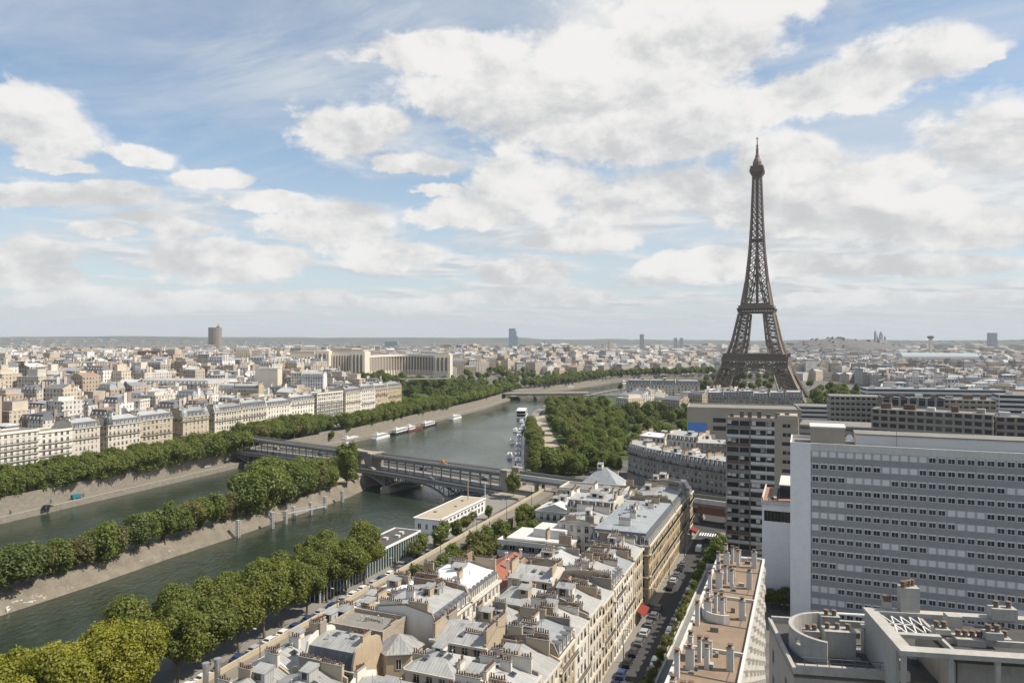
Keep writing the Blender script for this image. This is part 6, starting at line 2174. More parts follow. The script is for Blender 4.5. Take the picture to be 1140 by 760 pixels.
# ---------------------------------------------------------------- countable houses of the middle distance, then the rest as one mass
MARKS = [(187, 640, 'domed palace block'), (119, 610, 'house with yellow awnings'), (83, 600, 'blank brown side wall'), (134, 520, 'white stepped flats'), (274, 600, 'house with orange blinds'), (296, 690, 'big beige blank wall'),
         (348, 690, 'blue grey mansard house'), (228, 830, 'white vaulted hall'), (175, 1000, 'red brown brick block'), (30, 920, 'white skyline flats'), (430, 1040, 'colonnaded palace'), (415, 640, 'yellow stone end house'),
         (1040, 550, 'long blue grey office'), (905, 556, 'low pale office'), (843, 894, 'iron tower'), (739, 735, 'stone mansion'), (150, 400, 'turreted corner house'), (222, 450, 'twin domed house'), (20, 350, 'stepped white embankment house'),
         (255, 470, 'tall domed corner house'), (330, 560, 'white embankment mansards'), (239, 2650, 'brown hotel tower')]
def name_houses(named):
 """each label counts outwards from the nearest building one can find in the view"""
 rows = {}
 for T, u, y, wc, rc, style in named:
  best = min(MARKS, key=lambda m: abs(u - m[0]) / 40 + abs(math.log(y / m[1])) * 5)
  du = u - best[0]
  rel = 'left of' if du < -14 else 'right of' if du > 14 else ('behind' if y > best[1] else 'before')
  rows.setdefault((best[2], rel), []).append((abs(du) + abs(y - best[1]) * .2, T, wc, rc, style))
 for (mk, rel), lst in rows.items():
  lst.sort(key=lambda q: q[0])
  for i, (_, T, wc, rc, style) in enumerate(lst):
   T['label'] = f'{nth(i + 1)} house {rel} the {mk}, {colour_word(wc)} with {roof_word(rc)} {["mansard", "pitched roof", "flat roof"][style]}'
def build_city():
 r = random.Random(2024)
 cand = []
 Y = 430.0
 while Y < 7600:
  if Y < 1500: cell = 19 + (Y - 430) * 0.008
  elif Y < 3000: cell = 27 + (Y - 1500) * .016
  else: cell = 51 + (Y - 3000) * 0.022
  half = Y * 0.76 + 40
  n = int(2 * half / cell)
  for i in range(n):
   x = -half + 2 * half * (i + .5) / n
   cand.append((x + r.uniform(-.18, .18) * cell, Y + r.uniform(-.18, .18) * cell, cell))
  Y += cell * (1.0 if Y > 3000 else .95)
 xs = np.array([c[0] for c in cand]); ys = np.array([c[1] for c in cand])
 ok = free_mask(xs, ys)
 zs = height(xs, ys)
 bank = inside(xs, ys, FARBANK)
 # districts with their own street direction; parks left open
 park = vnoise(xs / 330.0, ys / 330.0, 21)
 indiv = 0
 FW, FWT, FR, FRT = MB(), [], MB(), []
 FW2, FWT2 = MB(), []
 named = []
 order = [i for i in np.argsort(ys) if ok[i]]
 for i in order:
  x, y, cell = cand[i]
  if y > 900 and park[i] > 0.80: continue
  if r.random() < (.05 if y < 3000 else .22): continue
  dist_ang = [R(-22), R(12), R(-48), R(35), R(3), R(60)][int(vnoise(np.array([x / 420.0]), np.array([y / 420.0]), 9)[0] * 5.99)]
  if bank[i] and y < 900: dist_ang = RZ + r.choice([0, 0, R(12)])
  if y > 3000:
   w, d, h = cell * r.uniform(.45, .95), cell * r.uniform(.4, .8), r.choice([12, 15, 18, 20, 22, 26]) * (1.0 if r.random() > .04 else 1.9)
  else:
   w, d = cell * r.uniform(.62, .98), cell * r.uniform(.55, .9)
   h = r.choice([13, 15, 17, 18, 19, 20, 21, 23])
   if r.random() < .05: h += r.choice([5, 9])
   if r.random() < .10: h *= .55
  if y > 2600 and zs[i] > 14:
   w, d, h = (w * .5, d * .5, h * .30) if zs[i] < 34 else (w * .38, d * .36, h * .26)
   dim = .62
  else: dim = 1.0
  style = r.choices([0, 1, 2], [.42, .28, .30])[0] if y < 3000 else r.choices([0, 1, 2], [.15, .35, .5])[0]
  wall, wt, roof, rt, chs, wc, rc = city_shape(r, w, d, h, style)
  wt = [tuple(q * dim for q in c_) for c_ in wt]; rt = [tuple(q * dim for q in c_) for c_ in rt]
  z = float(zs[i]) - .5
  u = CX + F * x / y
  if indiv < 285 and y < 1100 and -20 < u < 1160:
   indiv += 1
   T = empty('town_house', (x, y, z), dist_ang, None, 'house', 'town houses of the middle distance')
   named.append((T, u, y, wc, rc, style))
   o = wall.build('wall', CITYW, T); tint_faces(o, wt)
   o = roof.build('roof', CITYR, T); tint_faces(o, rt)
   for c, ct in chs:
    o = c.build('chimney', CITYR, T); tint_faces(o, ct)
  else:
   ca, sa = math.cos(dist_ang), math.sin(dist_ang)
   def mv(vs): return [(x + a * ca - b * sa, y + a * sa + b * ca, z + c) for a, b, c in vs]
   tgt, tt = (FW, FWT) if y < 2200 else (FW2, FWT2)
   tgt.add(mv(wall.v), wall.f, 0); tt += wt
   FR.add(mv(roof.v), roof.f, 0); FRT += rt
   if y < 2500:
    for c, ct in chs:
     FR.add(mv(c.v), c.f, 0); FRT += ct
 # one mass: walls near, walls far, roofs
 V = MB()
 V.add(FW.v, FW.f, 0); V.add(FW2.v, FW2.f, 1); V.add(FR.v, FR.f, 2)
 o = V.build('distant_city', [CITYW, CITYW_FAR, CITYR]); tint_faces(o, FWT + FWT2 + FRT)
 tag(o, 'pale roofs and walls of the distant city spreading to the horizon', None, None, 'stuff')
 name_houses(named)
build_city()
# lawns of the riverside park and of the gardens below the palace
def lawn(poly, z):
 m = MB(); m.poly([(p.x, p.y, z) for p in poly])
 tag(m.build('lawn', MT['grass']), kind='structure')
lawn(px_poly([(585, 372), (640, 372), (694, 425), (768, 410), (780, 610), (700, 690), (690, 900), (640, 940), (612, 800), (592, 560), (588, 440)]), .045)
lawn(px_poly([(780, 640), (985, 640), (985, 1000), (690, 1000), (700, 740)]), .05)
m = MB()
gx = [at(u, Y) for u, Y in ((446, 720), (505, 780), (548, 905), (556, 985), (540, 1060), (500, 1040), (405, 960), (380, 940), (384, 880), (425, 800))]
cxy = sum((p.xy for p in gx), Vector((0, 0))) / len(gx)
for a, b in zip(gx, gx[1:] + gx[:1]):                # follows the slope
 n = 8
 for i in range(n):
  k0, k1 = i / n, (i + 1) / n
  q = [cxy.lerp(a.xy, k0), cxy.lerp(a.xy, k1), cxy.lerp(b.xy, k1), cxy.lerp(b.xy, k0)]
  q = [Vector((p.x, p.y, h1(p.x, p.y) + .25)) for p in q]
  m.poly(q if i else q[1:])
tag(m.build('lawn', MT['grass']), kind='structure')
sheet("garden_terrace", [at(u, Y) for u, Y in ((452, 905), (500, 925), (505, 950), (440, 930))], 22.0, MT['dust'])
# ================================================================ trees
def leaf_material(name, col, col2, trans=0.45):
 m = bpy.data.materials.new(name)
 m.use_nodes = True
 t = NT(m.node_tree)
 t.n.clear()
 out = t.new('ShaderNodeOutputMaterial')
 a = t.new('ShaderNodeAttribute'); a.attribute_name = 'tint'
 oi = t.new('ShaderNodeObjectInfo')
 f = t.math('ADD', t.math('MULTIPLY', a.outputs['Fac'], 0.7), t.math('MULTIPLY', oi.outputs['Random'], 0.5))
 f = t.math('SUBTRACT', f, 0.1, clamp=True)
 c = t.mix(f, col, col2)
 d = t.new('ShaderNodeBsdfDiffuse'); t.l.new(c, d.inputs[0])
 tr = t.new('ShaderNodeBsdfTranslucent'); t.l.new(t.mix(1.0, c, (1.15, 1.25, .6), 'MULTIPLY'), tr.inputs[0])
 mx = t.new('ShaderNodeMixShader'); mx.inputs[0].default_value = trans
 t.l.new(d.outputs[0], mx.inputs[1]); t.l.new(tr.outputs[0], mx.inputs[2])
 gl = t.new('ShaderNodeBsdfGlossy'); gl.inputs['Roughness'].default_value = .55; gl.inputs[0].default_value = (1, 1, 1, 1)
 m2 = t.new('ShaderNodeMixShader'); m2.inputs[0].default_value = .025
 t.l.new(mx.outputs[0], m2.inputs[1]); t.l.new(gl.outputs[0], m2.inputs[2])
 t.l.new(m2.outputs[0], out.inputs[0])
 return m
LEAF = {
 'plane': leaf_material('plane_leaves', (.114, .142, .023), (.205, .222, .036)),
 'lime': leaf_material('yellowing_leaves', (.20, .21, .020), (.33, .31, .030)),
 'green': leaf_material('green_leaves', (.102, .142, .026), (.188, .214, .040)),
 'dark': leaf_material('dark_leaves', (.085, .118, .025), (.148, .178, .036)),
 'olive': leaf_material('olive_leaves', (.115, .128, .032), (.19, .18, .048)),
 'rust': leaf_material('rusty_leaves', (.105, .092, .028), (.19, .14, .038)),
}
BARK = M('tree_bark', (.16, .135, .10), var=.25, scale=1.5)
def crown(n, rx, rz, zc, leaf, seed, lobes=16, spread=.62, lobe_r=.42, up=0.0):
 """leaf clumps through the volume of an uneven crown; returns mesh"""
 g = np.random.default_rng(seed)
 L = []
 for i in range(lobes):
  v = g.normal(size=3); v /= np.linalg.norm(v)
  q = g.uniform(.25, 1.0) ** .5 * spread
  L.append((v[0] * q * rx, v[1] * q * rx, v[2] * q * rz + zc, g.uniform(.7, 1.25) * lobe_r, g.uniform(0, 1)))
 L = np.array(L)
 k = g.integers(0, lobes, n)
 d = g.normal(size=(n, 3)); d /= np.linalg.norm(d, axis=1)[:, None]
 rad = g.uniform(.0, 1.0, n) ** .30
 rad *= 1 + .13 * g.normal(size=n)
 C = L[k, :3] + d * (rad * L[k, 3])[:, None] * np.array([rx, rx, rz * .95])
 # leaf planes face mostly outwards and upwards
 nr = d + np.array([0, 0, .45]) + g.normal(size=(n, 3)) * .55
 nr /= np.linalg.norm(nr, axis=1)[:, None]
 t = np.cross(nr, g.normal(size=(n, 3))); t /= np.linalg.norm(t, axis=1)[:, None]
 b = np.cross(nr, t)
 s = leaf * g.uniform(.6, 1.35, n)[:, None]
 asp = g.uniform(.55, 1.0, n)[:, None]
 bend = nr * s * g.uniform(-.25, .25, n)[:, None]
 V = np.stack([C - t * s * .5, C - b * s * asp * .5 + bend, C + t * s * .5, C + b * s * asp * .5 + bend], 1).reshape(-1, 3)
 Fc = np.arange(n * 4).reshape(n, 4)
 tint = np.clip(.5 * L[k, 4] + .5 * g.uniform(0, 1, n), 0, 1)
 return V, Fc, tint
def crown_mesh(name, n, rx, rz, zc, leaf, seed, mat_, **k):
 V, Fc, tint = crown(n, rx, rz, zc, leaf, seed, **k)
 me = bpy.data.meshes.new(name)
 me.from_pydata(V.tolist(), [], Fc.tolist())
 me.materials.append(mat_)
 a = me.attributes.new('tint', 'FLOAT_COLOR', 'FACE')
 c = np.ones((len(Fc), 4), dtype=np.float32); c[:, :3] = tint[:, None]
 a.data.foreach_set('color', c.ravel())
 return me
def trunk_mesh(h, r, seed, branches=7, spread=3.0, top=5.0):
 g = random.Random(seed)
 m = MB()
 p = Vector((0, 0, -.4)); rr = r
 for i in range(4):
  q = p + Vector((g.uniform(-.15, .15), g.uniform(-.15, .15), (h + .4) / 4))
  m.tube(p, q, rr, rr * .88, 7); p = q; rr *= .88
 for i in range(branches):
  a = 2 * math.pi * (i + g.random() * .6) / branches
  q = p + Vector((math.cos(a) * spread * g.uniform(.4, .8), math.sin(a) * spread * g.uniform(.4, .8), top * g.uniform(.4, .7)))
  s0 = p - Vector((0, 0, g.uniform(0, h * .3)))
  m.tube(s0, q, rr * .6, rr * .32, 5)
  q2 = q + Vector((math.cos(a + .4) * spread * .4, math.sin(a + .4) * spread * .4, top * g.uniform(.3, .6)))
  m.tube(q, q2, rr * .32, rr * .12, 5)
 return m.mesh('trunk', BARK)
PROTO = {}
def proto(kind, leaf, n, rx, rz, zc, lf, th, tr, count, **k):
 PROTO.setdefault(kind, [])
 for i in range(count):
  sd = abs(hash((kind, i))) % 1 + sum(ord(c) for c in kind) * 13 + i * 7
  PROTO[kind].append((crown_mesh('crown', n, rx, rz, zc, lf, sd, LEAF[leaf], **k), trunk_mesh(th, tr, sd, spread=rx * .8, top=rz)))
#      kind      leaves   n     rx   rz   zc   leaf trunk r  protos
proto('near', 'plane', 24000, 5.9, 6.6, 10.6, .50, 5.0, .34, 3, lobes=26, spread=.72, lobe_r=.36)
proto('near_lime', 'lime', 24000, 5.9, 6.4, 10.2, .50, 5.0, .34, 2, lobes=26, spread=.72, lobe_r=.36)
proto('mid', 'green', 7500, 5.4, 6.0, 8.2, .72, 3.2, .3, 3, lobes=18, spread=.66, lobe_r=.40)
proto('bank', 'green', 8000, 6.0, 6.6, 7.6, .74, 2.0, .3, 3, lobes=22, spread=.68, lobe_r=.38)
proto('mid_dark', 'dark', 7500, 5.4, 6.2, 7.6, .72, 2.6, .3, 2, lobes=16, spread=.6, lobe_r=.42)
proto('mid_olive', 'olive', 7500, 5.2, 5.9, 7.6, .72, 2.8, .3, 2, lobes=16, spread=.66, lobe_r=.40)
proto('mid_rust', 'rust', 6000, 4.4, 5.2, 7.0, .72, 2.6, .26, 1, lobes=14, spread=.66, lobe_r=.40)
proto('far', 'green', 1900, 5.6, 5.6, 7.6, 1.25, 3.0, .3, 3, lobes=12, spread=.6, lobe_r=.44)
proto('far_dark', 'dark', 1900, 5.6, 5.8, 7.4, 1.25, 3.0, .3, 2, lobes=12, spread=.6, lobe_r=.44)
proto('small', 'green', 2600, 2.7, 3.0, 4.4, .52, 1.8, .14, 2, lobes=14, spread=.66, lobe_r=.40)
proto('small_olive', 'olive', 2600, 2.7, 3.0, 4.4, .52, 1.8, .14, 2, lobes=14, spread=.66, lobe_r=.40)
proto('poplar', 'green', 9000, 4.6, 8.2, 10.0, .72, 3.0, .3, 1, lobes=22, spread=.72, lobe_r=.34)
tr_ = random.Random(99)
def tree(name, kind, p, label, group, s=1.0, sz=None):
 cm, tm = tr_.choice(PROTO[kind])
 T = empty(name, p, tr_.uniform(0, 6.28), label, 'tree', group)
 sz = s if sz is None else sz
 T.scale = (s, s, sz)
 put('crown', cm, T)
 put('trunk', tm, T)
 return T
def gz(x, y): return h1(x, y)
# near bank: plane trees above the parked cars
g = 'plane trees along the near quay'
for i in range(13):
 s = 76 + i * 8.3
 kind = 'near_lime' if i < 4 else 'near'
 p = ST(s + tr_.uniform(-1, 1), -118.6 + tr_.uniform(-.6, .6), 0)
 tree('plane_tree', kind, p, ('yellowing' if i < 4 else 'green') + f' plane tree in the row beside the parked cars, {nth(i + 1)} from the viewer', g, tr_.uniform(.9, 1.14) * (1.04 if i > 8 else 1), tr_.uniform(.9, 1.14) * (1.04 if i > 8 else 1))
for i in range(12):
 s = 72 + i * 8.9
 kind = 'near_lime' if i < 4 else 'near'
 p = ST(s + tr_.uniform(-1.2, 1.2), -127.5 + tr_.uniform(-.8, .8), 0)
 tree('plane_tree', kind, p, ('yellowing' if i < 4 else 'green') + f' plane tree in the water edge row of the quay, {nth(i + 1)} from the viewer', g, tr_.uniform(.86, 1.12), tr_.uniform(.86, 1.1))
# little trees between the port buildings and the promenade
g = 'small trees by the port buildings'
for i, (s, t, k) in enumerate(((196, -113.5, 1.15), (203, -115, 1.2), (211, -113, 1.25), (218, -115, 1.3), (226, -114, 1.1), (238, -116, .9), (247, -117.5, .8), (258, -116, .8))):
 tree('quay_tree', 'small_olive' if i in (0, 5, 6) else 'small', ST(s, t, 0), f'small tree on the quay between the port buildings and the promenade, {nth(i + 1)} from the viewer', g, k)
tree('quay_tree', 'small', ST(296, -121, 0), 'small pale green tree standing alone before the near end of the steel bridge', None, 1.35, 1.75)
# garden between promenade and houses
g = 'garden trees between the promenade and the houses'
k_ = 0
for s in np.arange(154, 268, 6.0):
 for t in (-98.0, -91.5, -85.5):
  if t > -88 and (190 < s < 212 or s > 232 or s < 180): continue
  if tr_.random() < .12: continue
  k_ += 1
  tree('garden_tree', tr_.choice(['small', 'small', 'small_olive']), ST(s + tr_.uniform(-2, 2), t + tr_.uniform(-1.5, 1.5), 0), 'low dense tree in the garden strip between the promenade and the roofs', g, tr_.uniform(1.0, 1.4))
# the island
g = 'trees on the narrow island'
isl_t = [(-45, 15, 7.0, 'mid_dark'), (-12, 14.5, 6.8, 'mid_dark'), (14, 15, 7, 'mid_dark'), (36, 13.5, 6, 'mid_dark'), (50, 13.5, 4.8, 'mid_olive'), (66, 12.5, 4.4, 'bank'), (84, 12.5, 4.8, 'mid_rust'), (97, 13.5, 5, 'mid_olive'), (115, 15, 6, 'bank'),
         (131, 13.5, 5, 'mid_olive'), (150, 15.5, 6, 'mid_dark'), (166, 13.5, 5, 'mid'), (184, 16, 6.3, 'mid_dark'), (199, 13, 5, 'mid'), (213, 16, 6.3, 'mid_olive'), (226, 14, 4.8, 'mid'), (237, 15, 4.6, 'mid'), (250, 13.5, 5, 'mid_rust'), (260, 15, 5.6, 'mid_olive'),
         (274, 19, 7.5, 'bank'), (290, 20.5, 8, 'bank'), (305, 19.5, 7.2, 'bank'), (318, 17, 6.6, 'mid_dark'), (331, 16.5, 6.6, 'mid'), (343, 15.5, 5.6, 'mid'), (356, 14, 5.2, 'mid_olive'), (367, 13, 5, 'mid'), (386, 20.5, 6.6, 'poplar')]
for i, (u, hh, rr, kind) in enumerate(isl_t):
 k = (u - CX) / F
 for t in (-213.0, -224.5):
  if t < -220 and u < 262: continue
  if u < 262: rr *= .95; hh *= .97
  s = (t * -DY * 1.0 + t * DX * -k * -1.0 * -1.0) if False else None
  # bearing u meets the line t: X = s*DX + t*DY, Y = s*DY - t*DX, X = k*Y
  s = (-k * t * DX - t * DY) / (DX - k * DY)
  s += (5 if t < -220 else 0)
  if s > 322: s = 318
  base = 14.0 if 'poplar' not in kind else 18.5
  col = {'mid': 'green', 'bank': 'leafy green', 'mid_dark': 'dark green', 'mid_olive': 'olive green', 'mid_rust': 'rust brown', 'poplar': 'tall green'}[kind]
  lab = f'{col} tree on the island bank, {nth(i + 1)} along the island from the left' if t > -220 else f'{col} tree on the far side of the island path, behind the {nth(i + 1)} bank tree'
  tree('island_tree', kind, ST(s, t, -2.2 if t > -220 else -1.4), lab, g, rr / 5.0, hh / base)
for i, (u, s_) in enumerate(((58, .8), (100, .7), (122, .75), (180, .6), (222, .8), (246, .9), (262, .9), (300, .9), (322, .9), (345, .9), (372, 1.0), (395, .9))):
 k = (u - CX) / F; t = -215.0
 s = (-k * t * DX - t * DY) / (DX - k * DY)
 tree('bank_shrub', 'small' if i % 3 else 'small_olive', ST(s, t, -2.4), f'low shrub on the rubble slope of the island, {nth(i + 1)} along the bank from the left', 'shrubs on the island slope', s_)['category'] = 'shrub'
# far embankment: two rows under the houses
g = 'trees along the far embankment'
i = 0
for s in np.arange(176, 352, 7.2):
 i += 1
 big = 1.0 + (.12 if s > 318 else 0)
 tree('embankment_tree', 'bank', ST(s + tr_.uniform(-1, 1), -327.6 + tr_.uniform(-.7, .7), 0.4), f'leafy green tree in the front row on the far embankment, {nth(i)} from the left', g, tr_.uniform(1.0, 1.3) * big, tr_.uniform(.86, 1.04) * big)
 tree('embankment_tree', 'mid', ST(s + 3.5, -342.5 + tr_.uniform(-.7, .7), 1), f'leafy green tree in the back row on the far embankment, {nth(i)} from the left', g, tr_.uniform(1.0, 1.2), tr_.uniform(.86, 1.02))
# beyond the bridge: square with three rows
g = 'trees in the square beyond the bridge end'
for a, t in enumerate((-336, -344, -352.5)):
 for b, s in enumerate(np.arange(378, 470, 8.6)):
  if a == 0 and b > 7: continue
  tree('shade_tree', 'bank' if (a + b) % 4 else 'mid_olive', ST(s + tr_.uniform(-2, 2), t + tr_.uniform(-1.5, 1.5), 1), f'bushy green tree in the {["front", "middle", "back"][a]} row past the bridge end, {nth(b + 1)} from the bridge', g, tr_.uniform(1.0, 1.35), tr_.uniform(.9, 1.2))
tree('quay_tree', 'small', ST(468, -333, -4.3), 'single round bush like tree on the low quay beyond the bridge', None, 1.7)
tree('quay_tree', 'small', ST(446, -329, -4.3), 'small bush beside the moored boats just beyond the bridge', None, 1.1)
# rows along the upstream quay
L = offset_line(E2, 17)
def along(line, step, y0, y1):
 out = []; acc = 0.0
 for a, b in zip(line[:-1], line[1:]):
  d = (b - a); n = d.length
  while acc < n:
   p = a + d * (acc / n)
   if y0 < p.y < y1: out.append(p)
   acc += step
  acc -= n
 return out
g = 'trees along the upstream quay'
for row, (off, step) in enumerate(((12.0, 8.2), (22, 9.5), (34, 11))):
 for p in along(offset_line(E2, off), step, 560, 1010):
  if row == 2 and p.y < 650: continue
  z = .6 if row < 2 else gz(p.x, p.y)
  tree('quay_tree', 'bank' if row == 0 and p.y < 760 else 'far', (p.x + tr_.uniform(-1, 1), p.y + tr_.uniform(-1, 1), z), f'green tree in the {["front", "middle", "back"][row]} row along the upstream quay', g, tr_.uniform(1.0, 1.25), tr_.uniform(.9, 1.15))
def scatter(name, poly, n, kinds, lab, g, smin, smax, mind=8.0, seed=1, edge=9):
 r = random.Random(seed)
 xs = [p.x for p in poly]; ys = [p.y for p in poly]
 got = []
 tries = 0
 while len(got) < n and tries < n * 60:
  tries += 1
  x, y = r.uniform(min(xs), max(xs)), r.uniform(min(ys), max(ys))
  X, Yy = np.array([x]), np.array([y])
  if not inside(X, Yy, poly)[0] or inside(X, Yy, RIVER)[0]: continue
  if seg_dist(X, Yy, E1)[0] < edge: continue
  if inside(X, Yy, walk)[0] or seg_dist(X, Yy, walk)[0] < 3: continue
  if any((x - a) ** 2 + (y - b) ** 2 < mind ** 2 for a, b in got): continue
  got.append((x, y))
  tree(name, r.choice(kinds), (x, y, gz(x, y)), lab, g, r.uniform(smin, smax), r.uniform(smin, smax))
 return got
scatter('park_tree', px_poly([(574, 372), (650, 368), (656, 398), (576, 396)]), 12, ['mid', 'bank'], 'green tree at the near end of the sandy walk behind the viaduct', 'trees at the end of the sandy walk', .75, 1.0, 6, 21, 3)
scatter('park_tree', px_poly([(630, 418), (652, 400), (684, 470), (660, 640), (614, 700), (612, 640), (636, 480)]), 34, ['mid', 'bank', 'mid_olive'], 'green tree close beside the sandy walk in the park', 'trees beside the sandy walk', .8, 1.1, 7, 22)
scatter('garden_tree', GARDEN_L, 95, ['far', 'far_dark', 'far_dark'], 'dark green tree in the sloping gardens below the colonnaded palace', 'trees of the palace gardens', .95, 1.5, 11, 5)
scatter('garden_tree', px_poly([(404, 930), (510, 965), (508, 1035), (470, 1010), (404, 968)]), 40, ['far_dark'], 'dark tree close below the curved colonnade of the palace', 'trees below the colonnade', 1.1, 1.45, 7, 16)
scatter('garden_tree', px_poly([(502, 1010), (560, 1000), (625, 1160), (640, 1330), (560, 1330), (508, 1180)]), 44, ['far', 'far_dark'], 'green tree on the slope between the palace end and the low stone bridge', 'trees on the slope by the stone bridge', 1.1, 1.5, 10, 23)
scatter('garden_tree', px_poly([(340, 880), (366, 880), (362, 940), (338, 940)]), 7, ['far_dark'], 'dark tree in the clump before the left pavilion of the palace', 'clump left of the palace', 1.0, 1.3, 9, 6)
# the park on the near side beyond the bridge
PK = [px_poly([(572, 395), (600, 395), (606, 465), (592, 560), (582, 690), (604, 800), (578, 800), (566, 640), (566, 470)]),
      px_poly([(600, 372), (650, 372), (668, 420), (694, 480), (690, 560), (694, 640), (668, 700), (676, 740), (640, 770), (606, 790), (600, 560), (640, 480), (634, 412)])]
scatter('park_tree', PK[0], 34, ['mid', 'mid', 'mid_olive'], 'green tree in the strip between the moored boats and the sandy walk', 'trees between boats and sandy walk', .7, 1.0, 5.0, 7, 3.5)
scatter('park_tree', PK[1], 92, ['mid', 'far', 'mid', 'mid_olive'], 'green tree in the park to the right of the sandy walk', 'trees of the riverside park', .85, 1.25, 8.6, 8)
scatter('park_tree', px_poly([(684, 640), (776, 600), (782, 690), (690, 715)]), 34, ['far_dark', 'mid_dark'], 'dark tree in the dense rows before the stone mansion', 'trees before the stone mansion', 1.05, 1.35, 8, 9)
scatter('lawn_tree', px_poly([(776, 640), (800, 640), (812, 1010), (690, 1010), (690, 800), (780, 720)]), 42, ['far', 'far_dark'], 'green tree in the mass of foliage left of the iron tower', 'trees left of the iron tower', 1.0, 1.5, 11, 10)
scatter('lawn_tree', px_poly([(795, 1010), (905, 1010), (905, 1100), (795, 1100)]), 22, ['far_dark', 'far'], 'dark tree showing beneath the arch of the iron tower', 'trees behind the iron tower', 1.0, 1.4, 12, 11)
scatter('lawn_tree', px_poly([(894, 640), (936, 640), (965, 820), (985, 960), (902, 960)]), 36, ['far', 'far_dark'], 'green tree in the mass of foliage right of the iron tower', 'trees right of the iron tower', 1.0, 1.5, 11, 12)
scatter('lawn_tree', px_poly([(893, 560), (922, 560), (924, 590), (893, 590)]), 6, ['far'], 'round green tree between the tower front houses and the pale office', 'trees by the pale office', .9, 1.1, 8, 13)
# far bank after the bend
g = 'trees along the quay beyond the bend'
for row, off in enumerate((11, 26)):
 for p in along(offset_line(E2, off), 15, 1060, 1600):
  if p.x > 420: continue
  tree('riverside_tree', tr_.choice(['far', 'far_dark']), (p.x, p.y + tr_.uniform(-2, 2), gz(p.x, p.y)), f'green tree in the {["front", "back"][row]} row on the quay beyond the river bend', g, tr_.uniform(1.3, 1.7), tr_.uniform(1.1, 1.5))
for p in along(offset_line(E1, -18), 17, 960, 1330):
 if 330 < p.x < 560:
  tree('riverside_tree', tr_.choice(['far', 'far_dark']), (p.x, p.y, 0), 'green tree on the near quay beyond the low stone bridge', 'trees beyond the low stone bridge', tr_.uniform(1.1, 1.5))
# odd trees among the houses on the hill
for i, (u, v, Y, s) in enumerate(((165, 452, 560, 1.1), (174, 452, 560, 1.0), (195, 446, 600, 1.3), (205, 447, 600, 1.2), (216, 444, 610, 1.3), (5, 520, 395, 1.2), (14, 521, 395, 1.1), (112, 437, 640, .9), (60, 447, 560, .9))):
 p = at(u, Y)
 tree('courtyard_tree', 'far_dark', (p.x, p.y, gz(p.x, p.y)), 'dark green tree standing among the houses on the hill', 'courtyard trees on the hill', s)
# planting on the podium and beside the street
g = 'plants on the podium edge'
for i in range(42):
 s = 78 + i * 3.1
 tree('podium_plant', tr_.choice(['small', 'small_olive']), ST(s, -26.9 + tr_.uniform(-.1, .3), 6.0), 'small bushy plant on the edge of the planted podium above the street', g, tr_.uniform(.26, .55))['category'] = 'plant'
for i in range(7):
 tree('street_tree', 'small', ST(110 + i * 5.5, -27.9, 0.1), f'green street tree beside the podium, {nth(i + 1)} from the viewer', 'street trees beside the podium', tr_.uniform(.9, 1.2)) if i < 4 else None
for i in range(5):
 tree('street_tree', 'small', ST(216 + i * 6.5, -26.5, 0), f'dark street tree before the apartment tower, {nth(i + 1)} from the viewer', 'street trees before the apartment tower', tr_.uniform(1.0, 1.3))
scatter('park_tree', px_poly([(692, 440), (766, 420), (776, 600), (684, 640)]), 44, ['mid', 'far_dark', 'mid_dark'], 'green tree between the curved stone row and the mansion', 'trees behind the curved stone row', .75, 1.0, 8.4, 14)
scatter('park_tree', px_poly([(648, 385), (690, 370), (696, 470), (655, 400)]), 14, ['mid', 'mid_dark'], 'green tree behind the pyramid roofed house', 'trees behind the pyramid roof', .8, 1.0, 6.5, 15)
for i in range(5):
 tree('wing_shrub', 'small', ST(200.5, -10 + i * 1.5, 0), 'bushy shrub at the foot of the white tiled wing', 'shrubs below the white tiled wing', tr_.uniform(.7, .9))['category'] = 'shrub'
# ================================================================ port buildings
def port_white():
 T = empty('port_building', ST(230, -133), RZ, 'long low white harbour building with a flat gravel roof on the near quay', 'building')
 w, d, z = 10.4, 39, 5.4
 m = MB()
 rowsF = [(1.6, 3.6, [(1.2, 2.6), (4.4, 5.4), (7.2, 9.2)])]
 rowsR = [(0.6, 2.6, [(1.5 + 3.1 * i, 3.3 + 3.1 * i) for i in range(12)]), (3.2, 4.4, [(1.5 + 3.1 * i, 3.3 + 3.1 * i) for i in range(12)])]
 facade(m, Vector((0, 0, 0)), Vector((1, 0, 0)), w, z, rowsF, 0, 0, .2)
 facade(m, Vector((w, 0, 0)), Vector((0, 1, 0)), d, z, rowsR, 0, 0, .2)
 facade(m, Vector((w, d, 0)), Vector((-1, 0, 0)), w, z, [], 0); facade(m, Vector((0, d, 0)), Vector((0, -1, 0)), d, z, [], 0)
 m.build('wall', MT['white'], T)
 m = MB(); m.box(-.5, -.5, z, w + .5, d + .5, z + .3, 1); m.box(0.3, .3, z + .3, w - .3, d - .3, z + .36, 0); m.build('roof', [MT['sand'], MT['white']], T)
 for za, zb, cols in rowsF:
  for a, b in cols: put('window', wmesh(round(b - a, 2), round(zb - za, 2), 'plain'), T, ((a + b) / 2, .15, za))
 for za, zb, cols in rowsR:
  for a, b in cols: put('window', wmesh(round(b - a, 2), round(zb - za, 2), 'plain'), T, (w - .15, (a + b) / 2, za), math.pi / 2)
 for x, y in ((3, 9), (6, 20), (4, 30)):
  m = MB(); m.box(x, y, z + .36, x + 1.2, y + 1.0, z + .9); m.build('roof_hatch', MT['concrete'], T)
